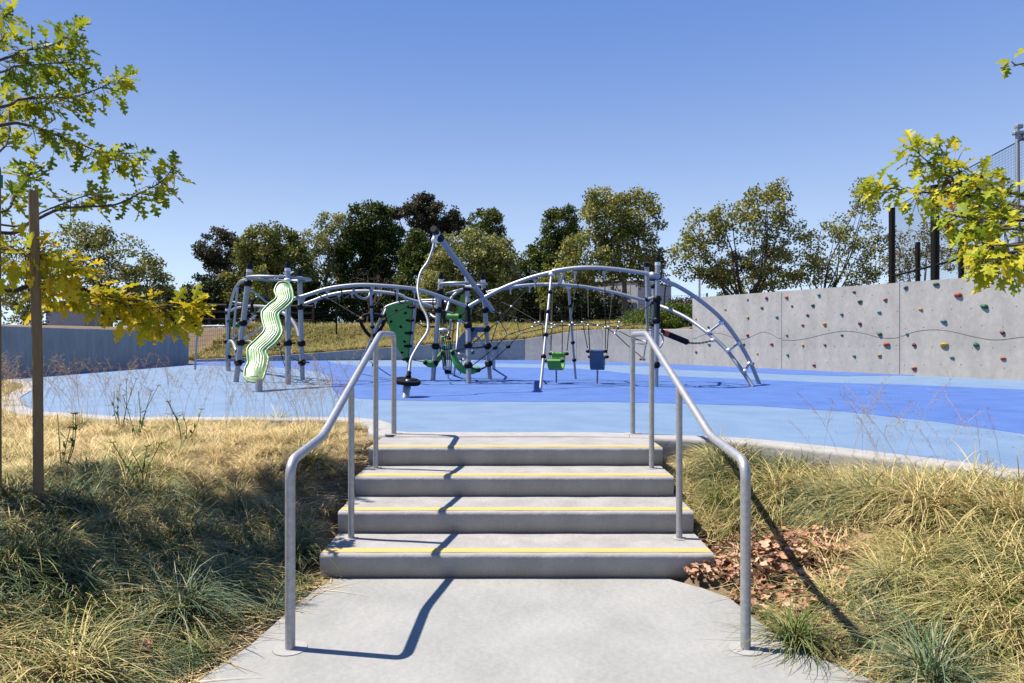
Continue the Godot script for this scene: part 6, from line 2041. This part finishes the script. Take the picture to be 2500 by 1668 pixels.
	far_tree("gum_tree", g.call(Vector3(-8.245, 2.046, -68)), 7.5, 0.3, [[Vector3(-9.33, 13.763, -68), V.call(2.26, 1.70, 1.98), 78], [Vector3(-7.16, 13.763, -68), V.call(2.26, 1.59, 1.98), 84], [Vector3(-5.641, 12.895, -68), V.call(1.47, 1.06, 1.43), 34], [Vector3(-11.717, 14.327, -68), V.call(0.79, 0.37, 0.77), 11], [Vector3(-8.679, 15.281, -68), V.call(1.02, 0.85, 0.99), 29], [Vector3(-8.028, 10.291, -68), V.call(2.71, 2.54, 2.20), 67]], 0.24, 58, 0.48, dusk, M.bark, "tall rusty grey gum tree rising behind the leaning mast", "tree", 0.4, 8)
	far_tree("evergreen", g.call(Vector3(-6.86, 1.885, -50)), 2.5, 0.2, [[Vector3(-6.797, 7.948, -50), V.call(1.30, 1.70, 1.32), 78], [Vector3(-7.02, 5.395, -50), V.call(1.47, 2.33, 1.54), 101]], 0.19, 60, 0.42, [Color(0.07, 0.10, 0.015), Color(0.10, 0.125, 0.02), Color(0.045, 0.07, 0.012)], M.bark, "narrow olive evergreen just left of the mast", "tree", 0.5, 5, "trees beyond the playground", true)
	far_tree("sycamore", g.call(Vector3(-2.744, 1.823, -43)), 1.8, 0.2, [[Vector3(-2.744, 6.625, -43), V.call(2.49, 1.80, 1.98), 123], [Vector3(-4.253, 5.39, -43), V.call(1.58, 1.70, 1.65), 84], [Vector3(-0.96, 5.939, -43), V.call(1.47, 2.23, 1.65), 101], [Vector3(-2.607, 4.018, -43), V.call(3.05, 1.59, 1.98), 123]], 0.18, 56, 0.46, pale, M.pale_bark, "broad pale olive tree behind the middle tower", "tree", 0.45, 10)
	far_tree("evergreen", g.call(Vector3(-2.374, 1.992, -62)), 5.0, 0.25, [[Vector3(-2.374, 11.488, -62), V.call(1.69, 2.01, 1.54), 101], [Vector3(-2.255, 8.719, -62), V.call(1.81, 1.80, 1.54), 67]], 0.2, 60, 0.45, [Color(0.085, 0.11, 0.015), Color(0.11, 0.13, 0.018), Color(0.06, 0.085, 0.012)], M.bark, "rounded olive evergreen top above the pale tree", "tree", 0.5, 5, "trees beyond the playground", true)
	far_tree("evergreen", g.call(Vector3(2.585, 1.921, -54)), 3.0, 0.28, [[Vector3(3.86, 10.536, -54), V.call(1.36, 1.80, 1.32), 78], [Vector3(3.274, 8.124, -54), V.call(2.03, 1.80, 1.76), 106], [Vector3(1.723, 6.401, -54), V.call(1.69, 2.12, 1.76), 112], [Vector3(2.585, 4.333, -54), V.call(2.49, 1.91, 1.98), 112]], 0.2, 60, 0.46, [Color(0.055, 0.085, 0.013), Color(0.08, 0.11, 0.016), Color(0.035, 0.06, 0.01), Color(0.12, 0.13, 0.025)], M.bark, "dark evergreen stepping up left of the big sycamore", "tree", 0.5, 7, "trees beyond the playground", true)
	far_tree("sycamore", g.call(Vector3(6.329, 2.094, -38)), 2.9, 0.145, [[Vector3(5.456, 8.084, -38), V.call(1.69, 1.59, 1.54), 95], [Vector3(6.911, 8.326, -38), V.call(1.47, 1.48, 1.43), 78], [Vector3(4.486, 6.144, -38), V.call(2.15, 1.48, 1.76), 90], [Vector3(6.669, 6.144, -38), V.call(1.81, 1.59, 1.65), 90], [Vector3(3.274, 4.931, -38), V.call(1.69, 0.95, 1.43), 45], [Vector3(7.639, 5.416, -38), V.call(1.02, 1.06, 1.10), 27], [Vector3(4.971, 9.296, -38), V.call(0.90, 0.64, 0.88), 22]], 0.16, 46, 0.4, syc, M.pale_bark, "big sycamore with pale trunk behind the tall arch", "tree", 0.45, 12)
	far_tree("sycamore", g.call(Vector3(12.429, 3.599, -36)), 0.9, 0.17, [[Vector3(13.325, 8.423, -36), V.call(1.3, 1.4, 1.3), 62], [Vector3(11.832, 7.964, -36), V.call(1.4, 1.1, 1.3), 40], [Vector3(10.223, 7.389, -36), V.call(1.2, 1.0, 1.2), 46], [Vector3(14.589, 7.045, -36), V.call(1.2, 1.2, 1.2), 40], [Vector3(9.534, 5.896, -36), V.call(1.2, 1.2, 1.2), 44], [Vector3(11.832, 6.126, -36), V.call(2.0, 1.2, 1.5), 26], [Vector3(14.818, 5.437, -36), V.call(1.3, 0.9, 1.2), 26], [Vector3(13.899, 9.227, -36), V.call(0.6, 0.7, 0.6), 14], [Vector3(10.568, 4.931, -36), V.call(1.4, 0.6, 1.1), 30], [Vector3(13.784, 4.747, -36), V.call(1.3, 0.55, 1.1), 26], [Vector3(12.396, 4.603, -37), V.call(1.5, 0.5, 1.0), 24]], 0.155, 29, 0.36, syc, M.bark, "spreading sycamore above the left part of the climbing wall", "tree", 0.4, 15)
	far_tree("sycamore", g.call(Vector3(16.765, 3.659, -37)), 0.7, 0.13, [[Vector3(19.244, 9.326, -37), V.call(0.9, 0.9, 0.9), 22], [Vector3(18.536, 7.673, -37), V.call(1.4, 1.2, 1.3), 38], [Vector3(16.883, 6.728, -37), V.call(1.6, 1.3, 1.3), 40], [Vector3(19.48, 6.02, -37), V.call(1.3, 1.2, 1.3), 34], [Vector3(16.174, 5.193, -37), V.call(1.4, 0.8, 1.1), 34], [Vector3(18.3, 5.075, -37), V.call(1.5, 0.7, 1.1), 34]], 0.15, 28, 0.34, syc, M.bark, "thin multi stemmed sycamore above the middle of the climbing wall", "tree", 0.3, 13)
	far_tree("bare_tree", g.call(Vector3(22.773, 3.779, -39)), 0.8, 0.11, [[Vector3(22.524, 6.765, -39), V.call(1.5, 1.4, 1.3), 50], [Vector3(24.018, 7.014, -39), V.call(1.5, 1.3, 1.3), 44], [Vector3(22.026, 5.521, -39), V.call(1.3, 0.9, 1.2), 30]], 0.13, 22, 0.34, [Color(0.16, 0.16, 0.05), Color(0.22, 0.19, 0.08), Color(0.12, 0.11, 0.05)], M.bark, "sparse twiggy tree behind the black netting posts", "tree", 0.2, 12)
	far_tree("bare_tree", g.call(Vector3(27.604, 3.898, -41)), 0.8, 0.11, [[Vector3(27.342, 6.515, -41), V.call(1.6, 1.1, 1.3), 50], [Vector3(29.174, 6.253, -41), V.call(1.4, 1.0, 1.3), 40]], 0.13, 22, 0.34, [Color(0.16, 0.16, 0.05), Color(0.22, 0.19, 0.08), Color(0.12, 0.11, 0.05)], M.bark, "sparse twiggy tree behind the netting at far right", "tree", 0.2, 9)
	far_tree("gum_tree", g.call(Vector3(22.355, 3.971, -62)), 3.0, 0.2, [[Vector3(20.772, 8.323, -62), V.call(2.0, 1.6, 1.6), 50], [Vector3(23.146, 8.719, -62), V.call(2.1, 1.7, 1.6), 60], [Vector3(18.794, 7.532, -62), V.call(1.2, 0.9, 1.2), 22]], 0.2, 50, 0.42, dusk, M.bark, "dusky dense tree half hidden behind the spreading sycamore", "tree", 0.4, 6)
	for e in [[Vector3(13.759, 4.078, -44), 0.85, ever, "dark green rounded bush peeping over the climbing wall"], [Vector3(16.567, 4.078, -44), 1.1, dusk, "olive brushy bush over the climbing wall below the spreading sycamore"], [Vector3(22.017, 4.198, -46), 1.0, syc, "yellowish low bush over the middle of the climbing wall"]]:
		var p: Vector3 = g.call(e[0])
		far_tree("shrub", p, 0.5, 0.05, [[p + Vector3(0, 1.2, 0), Vector3(e[1] * 1.3, 1.15, 1.0), 70]], 0.13, 60, 0.3, e[2], M.bark, e[3], "shrub", 0.4, 4, "bushes beyond the walls", true)
	# staked saplings
	for e in [[Vector3(-13.624, 2.36, -37), 0.75, 3.6, "slim lime green sapling between poles of the left tower"], [Vector3(1.794, 2.348, -36.5), 0.42, 3.5, "slim lime green staked sapling left of the swing leg"]]:
		var p: Vector3 = g.call(e[0])
		far_tree("sapling", p, 1.0, 0.03, [[p + Vector3(0, 1.9, 0), Vector3(e[1], 0.8, e[1]), 26], [p + Vector3(0.05, 2.7, 0), Vector3(e[1] * 0.75, 0.75, e[1] * 0.7), 22]], 0.13, 34, 0.24, lime, M.bark, e[3], "tree", 0.3, 5, "staked saplings on the bank")
		for s in [-0.28, 0.28]:
			var q := p + Vector3(s, 0, 0.05)
			var mb := MB.new()
			mb.tube([q - Vector3(0, 0.1, 0), q + Vector3(0, 1.9, 0)], 0.035, 8)
			tag(single(mb, "sapling_stake", M.stake, q), ("left" if s < 0 else "right") + " wooden stake of the " + e[3], "stake", "stakes of saplings on the bank")
	# undergrowth that closes the view under the crowns
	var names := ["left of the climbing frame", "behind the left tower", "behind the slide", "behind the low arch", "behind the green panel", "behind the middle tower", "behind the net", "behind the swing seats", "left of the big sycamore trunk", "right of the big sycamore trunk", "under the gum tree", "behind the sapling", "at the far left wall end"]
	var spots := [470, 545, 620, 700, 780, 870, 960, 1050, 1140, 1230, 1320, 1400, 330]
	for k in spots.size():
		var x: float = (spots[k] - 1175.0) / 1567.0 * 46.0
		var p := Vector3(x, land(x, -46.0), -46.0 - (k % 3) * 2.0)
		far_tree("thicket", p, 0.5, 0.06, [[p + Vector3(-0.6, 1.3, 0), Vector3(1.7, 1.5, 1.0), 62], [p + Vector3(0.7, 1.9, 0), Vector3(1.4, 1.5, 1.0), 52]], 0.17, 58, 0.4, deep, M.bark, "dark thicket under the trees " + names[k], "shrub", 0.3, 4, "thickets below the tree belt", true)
	# bare grey scrub in front of the evergreen
	var bs: Vector3 = g.call(Vector3(-9.266, 2.113, -44))
	far_tree("bare_shrub", bs, 1.2, 0.05, [[Vector3(-9.126, 5.482, -44), Vector3(1.5, 1.0, 1.0), 60], [Vector3(-7.722, 5.061, -44), Vector3(1.2, 0.7, 0.8), 40]], 0.05, 2, 0.2, [Color(0.2, 0.16, 0.13)], M.pale_bark, "leafless grey shrub in front of the dark evergreen", "shrub", 0.2, 12)
	# ivy mound next to the climbing wall
	for e in [[Vector3(6.848, 2.346, -29), Vector3(1.0, 0.55, 1.1), "clipped green shrub mound against the left end of the climbing wall"], [Vector3(5.839, 2.186, -30), Vector3(1.0, 0.5, 1.0), "low green shrub mound behind the wall right of the sycamore trunk"], [Vector3(7.862, 3.155, -32), Vector3(0.9, 0.75, 1.0), "taller twiggy shrub mound under the white building"]]:
		var p: Vector3 = g.call(e[0])
		far_tree("shrub_mound", p, 0.3, 0.03, [[p + Vector3(0, e[1].y * 0.6, 0), e[1] * 1.1, 150]], 0.085, 50, 0.22, [Color(0.10, 0.15, 0.02), Color(0.15, 0.19, 0.03), Color(0.06, 0.10, 0.015)] if e[1].y < 0.7 else dusk, M.bark, e[2], "shrub", 0.5, 4, "shrub mounds behind the wall", true)

func build_fence() -> void:
	var line := [Vector2(-14.2, -29.7), Vector2(-11.6, -32.2), Vector2(-9.0, -35.0), Vector2(-6.4, -37.2), Vector2(-3.6, -38.4), Vector2(-0.8, -38.8), Vector2(2.0, -38.0), Vector2(4.6, -36.4), Vector2(7.0, -34.4), Vector2(9.2, -32.2)]
	var t := thing("mesh_fence", Vector3(-3.6, land(-3.6, -38.4), -38.4), "black welded mesh fence along the top of the grassy bank", "fence")
	for k in line.size():
		var p := Vector3(line[k].x, land(line[k].x, line[k].y), line[k].y)
		var mb := MB.new()
		mb.box(p + Vector3(0, 0.72, 0), Vector3(0.07, 1.65, 0.07), Basis(), 0.008)
		part(mb, "post", M.post, t)
		if k < line.size() - 1:
			var q := Vector3(line[k + 1].x, land(line[k + 1].x, line[k + 1].y), line[k + 1].y)
			var w := MB.new()
			var cnt := int(p.distance_to(q) / 0.09)
			for i in range(1, cnt):
				var m := p.lerp(q, i / float(cnt))
				w.tube([m + Vector3(0, 0.05, 0), m + Vector3(0, 1.5, 0)], 0.0045, 3, false)
			for y in [0.1, 0.3, 0.5, 0.7, 0.9, 1.1, 1.3, 1.47]:
				w.tube([p + Vector3(0, y, 0), q + Vector3(0, y, 0)], 0.006, 3, false)
			part(w, "mesh_panel", M.wire, t)
	# dark rail fence far left
	var r := thing("rail_fence", Vector3(-19, land(-19, -38), -38), "dark wooden rail fence behind the left end of the bank", "fence")
	var pts := [Vector2(-24, -40), Vector2(-21, -40.3), Vector2(-18, -40.6), Vector2(-15, -40.9), Vector2(-12, -41.2)]
	for k in pts.size():
		var p := Vector3(pts[k].x, land(pts[k].x, pts[k].y), pts[k].y)
		var mb := MB.new()
		mb.box(p + Vector3(0, 0.7, 0), Vector3(0.12, 1.5, 0.12), Basis(), 0.01)
		part(mb, "post", M.bark, r)
		if k < pts.size() - 1:
			var q := Vector3(pts[k + 1].x, land(pts[k + 1].x, pts[k + 1].y), pts[k + 1].y)
			for y in [0.5, 0.95, 1.35]:
				var m := MB.new()
				m.tube([p + Vector3(0, y, 0.08), q + Vector3(0, y, 0.08)], 0.06, 6)
				part(m, "plank", M.bark, r)

func build_netting() -> void:
	var A := Vector3(16.7, 1.95, -30.0)
	var D := Vector3(-0.19, 0, 1.0)
	var on := func(d: float, y: float) -> Vector3: return Vector3(11.0 + 0.19 * d, y, -d)
	var t := thing("ball_netting", on.call(25.0, 1.95), "tall black ball netting on dark posts behind the climbing wall", "netting")
	for e in [[30.0, 7.3, 0.13], [25.6, 7.3, 0.15], [20.2, 7.3, 0.14], [15.0, 7.3, 0.14], [27.2, 5.4, 0.09], [23.5, 5.0, 0.09], [21.5, 4.5, 0.09]]:
		var mb := MB.new()
		var p: Vector3 = on.call(e[0], 1.9)
		mb.tube([p, Vector3(p.x, e[1], p.z)], e[2], 12)
		if e[0] != 20.2:
			part(mb, "post", M.post, t)
	for y in [4.3, 2.6]:
		var mb := MB.new()
		mb.tube([on.call(30.0, y), on.call(14.0, y)], 0.045, 8)
		part(mb, "rail", M.post, t)
	var tc := MB.new()
	tc.tube([on.call(30.0, 7.28), on.call(14.0, 7.28)], 0.018, 6)
	part(tc, "top_cable", M.post, t)
	var w := MB.new()
	var d := 14.0
	while d <= 30.0:
		w.tube([on.call(d, 2.2), on.call(d, 7.28)], 0.0035, 3, false)
		d += 0.085
	var y := 2.25
	while y < 7.28:
		w.tube([on.call(30.0, y), on.call(14.0, y)], 0.0035, 3, false)
		y += 0.085
	tag(part(w, "net", M.wire, t), "", "", "", "stuff")
	# light pole
	var lp := thing("light_pole", Vector3(14.84, 2.0, -20.0), "slim grey light pole with a fitting, at the right picture edge", "light pole")
	var pm := MB.new()
	pm.tube([Vector3(14.84, 1.9, -20.0), Vector3(14.81, 7.72, -20.0)], [0.075, 0.055], 12)
	part(pm, "pole", M.galv, lp)
	var fm := MB.new()
	fm.box(Vector3(15.05, 7.56, -20.0), Vector3(0.75, 0.1, 0.14), Basis(Vector3.BACK, 0.06), 0.02)
	fm.box(Vector3(15.0, 7.42, -20.0), Vector3(0.16, 0.16, 0.2), Basis(), 0.02)
	fm.box(Vector3(14.85, 7.74, -20.0), Vector3(0.2, 0.12, 0.14), Basis(), 0.02)
	part(fm, "fitting", M.galv, lp)
	# thin flag-like pole behind the wall
	var b := Vector3(12.349, 3.851, -45)
	b.y = land(b.x, b.z)
	var fp := thing("slim_pole", b, "thin pale pole standing behind the left end of the climbing wall", "pole")
	var m1 := MB.new()
	m1.tube([b, Vector3(12.349, 5.976, -45)], 0.085, 10)
	part(m1, "lower_tube", M.alu, fp)
	var m2 := MB.new()
	m2.tube([Vector3(12.349, 5.919, -45), Vector3(12.349, 9.164, -45)], 0.055, 10)
	part(m2, "upper_tube", M.alu, fp)

func build_buildings() -> void:
	var z := -95.0
	var gy := land(20, z)
	var t := thing("white_building", Vector3(17, gy, z - 6.0), "low white flat roofed building behind the big sycamore", "building")
	var x0 := (1380.0 - 1175.0) / 1567.0 * 95.0
	var x1 := (1582.0 - 1175.0) / 1567.0 * 95.0
	var top := 1.44 + (784.0 - 651.0) / 1567.0 * 95.0
	var mb := MB.new()
	mb.box(Vector3((x0 + x1) * 0.5, (gy + top) * 0.5 - 0.1, z - 6.0), Vector3(x1 - x0, top - gy + 0.4, 12.0), Basis(), 0.05)
	part(mb, "wall", M.white, t)
	var cp := MB.new()
	cp.box(Vector3((x0 + x1) * 0.5, top + 0.16, z - 6.0), Vector3(x1 - x0 + 0.3, 0.14, 12.3), Basis(), 0.03)
	part(cp, "coping", M.kerb, t)
	for k in 5:
		var j := MB.new()
		j.box(Vector3(lerpf(x0, x1, (k + 0.5) / 5.0), (gy + top) * 0.5, z + 0.015), Vector3(0.12, top - gy - 0.5, 0.05), Basis(), 0.01)
		part(j, "pilaster", M.white, t)
	for k in 5:
		var xx := lerpf(x0, x1, (k + 0.9) / 5.0) - 0.6
		var w := MB.new()
		w.box(Vector3(xx, gy + 3.4, z + 0.03), Vector3(1.2, 2.0, 0.1), Basis(), 0.02)
		var o := part(w, "window", M.glass, t)
		var f := MB.new()
		f.box(Vector3(xx, gy + 2.32, z + 0.06), Vector3(1.4, 0.12, 0.2), Basis(), 0.02)
		part(f, "sill", M.kerb, o)
	var v := MB.new()
	v.box(Vector3(lerpf(x0, x1, 0.45), top + 0.7, z - 4.0), Vector3(2.2, 1.1, 1.6), Basis(), 0.05)
	part(v, "roof_unit", M.wall, t)
	t.rotation.y = -0.6
	t.position.x -= 3.0
	# grey shed glimpsed at left
	var s := thing("shed", Vector3(-27.0, land(-27, -55), -55), "small grey roofed shed glimpsed below the left oak branches", "building")
	var sx := (140.0 - 1175.0) / 1567.0 * 55.0
	var sy := land(sx, -55)
	var sm := MB.new()
	sm.box(Vector3(sx, sy + 0.9, -57.0), Vector3(3.2, 1.9, 3.0), Basis(), 0.03)
	part(sm, "wall", M.white, s)
	var rm := MB.new()
	rm.prism(PackedVector2Array([Vector2(-1.9, 0), Vector2(1.9, 0), Vector2(0, 0.6)]), Transform3D(Basis(), Vector3(sx, sy + 1.83, -57.0)), -1.7, 1.7)
	part(rm, "roof", M.core, s)

# ------------------------------------------------------------------
func _ready() -> void:
	var cam := Camera3D.new()
	cam.name = "camera"
	cam.position = Vector3(0, 1.44, 0)
	cam.fov = 53.16
	cam.near = 0.05
	cam.far = 1200.0
	add_child(cam)
	cam.current = true
	var env := Environment.new()
	var sky := Sky.new()
	var sm := ProceduralSkyMaterial.new()
	sm.sky_top_color = Color(0.09, 0.226, 0.66).linear_to_srgb()
	sm.sky_horizon_color = Color(0.90, 1.12, 1.30).linear_to_srgb()
	sm.sky_curve = 0.143
	sm.ground_bottom_color = Color(0.16, 0.14, 0.11).linear_to_srgb()
	sm.ground_horizon_color = Color(0.45, 0.5, 0.55).linear_to_srgb()
	sm.sun_angle_max = 1.0
	sky.sky_material = sm
	env.background_mode = Environment.BG_SKY
	env.sky = sky
	env.background_energy_multiplier = 0.505
	env.tonemap_mode = Environment.TONE_MAPPER_LINEAR
	env.tonemap_exposure = 1.98
	env.sdfgi_enabled = true
	env.ssao_enabled = true
	env.ssil_enabled = true
	var we := WorldEnvironment.new()
	we.name = "world_environment"
	we.environment = env
	add_child(we)
	var sun := DirectionalLight3D.new()
	sun.name = "sun"
	sun.light_energy = 1.6
	sun.light_color = Color(1.0, 0.955, 0.89)
	sun.light_angular_distance = 0.5
	sun.shadow_enabled = true
	add_child(sun)
	sun.look_at_from_position(Vector3(-0.57, 0.895, -0.10) * 50.0, Vector3.ZERO, Vector3.UP)
	make_materials()
	build_ground()
	build_steps()
	build_walls()
	build_handrail(-1.0, "bent galvanised handrail on the left side of the steps")
	build_handrail(1.0, "bent galvanised handrail on the right side of the steps")
	build_towers()
	build_seats()
	build_slide()
	build_arches()
	build_mast()
	build_right_tower()
	build_net()
	build_fence()
	build_netting()
	build_buildings()
	build_far_trees()
	build_near_trees()
	build_grass()
	build_weeds()
	build_litter()
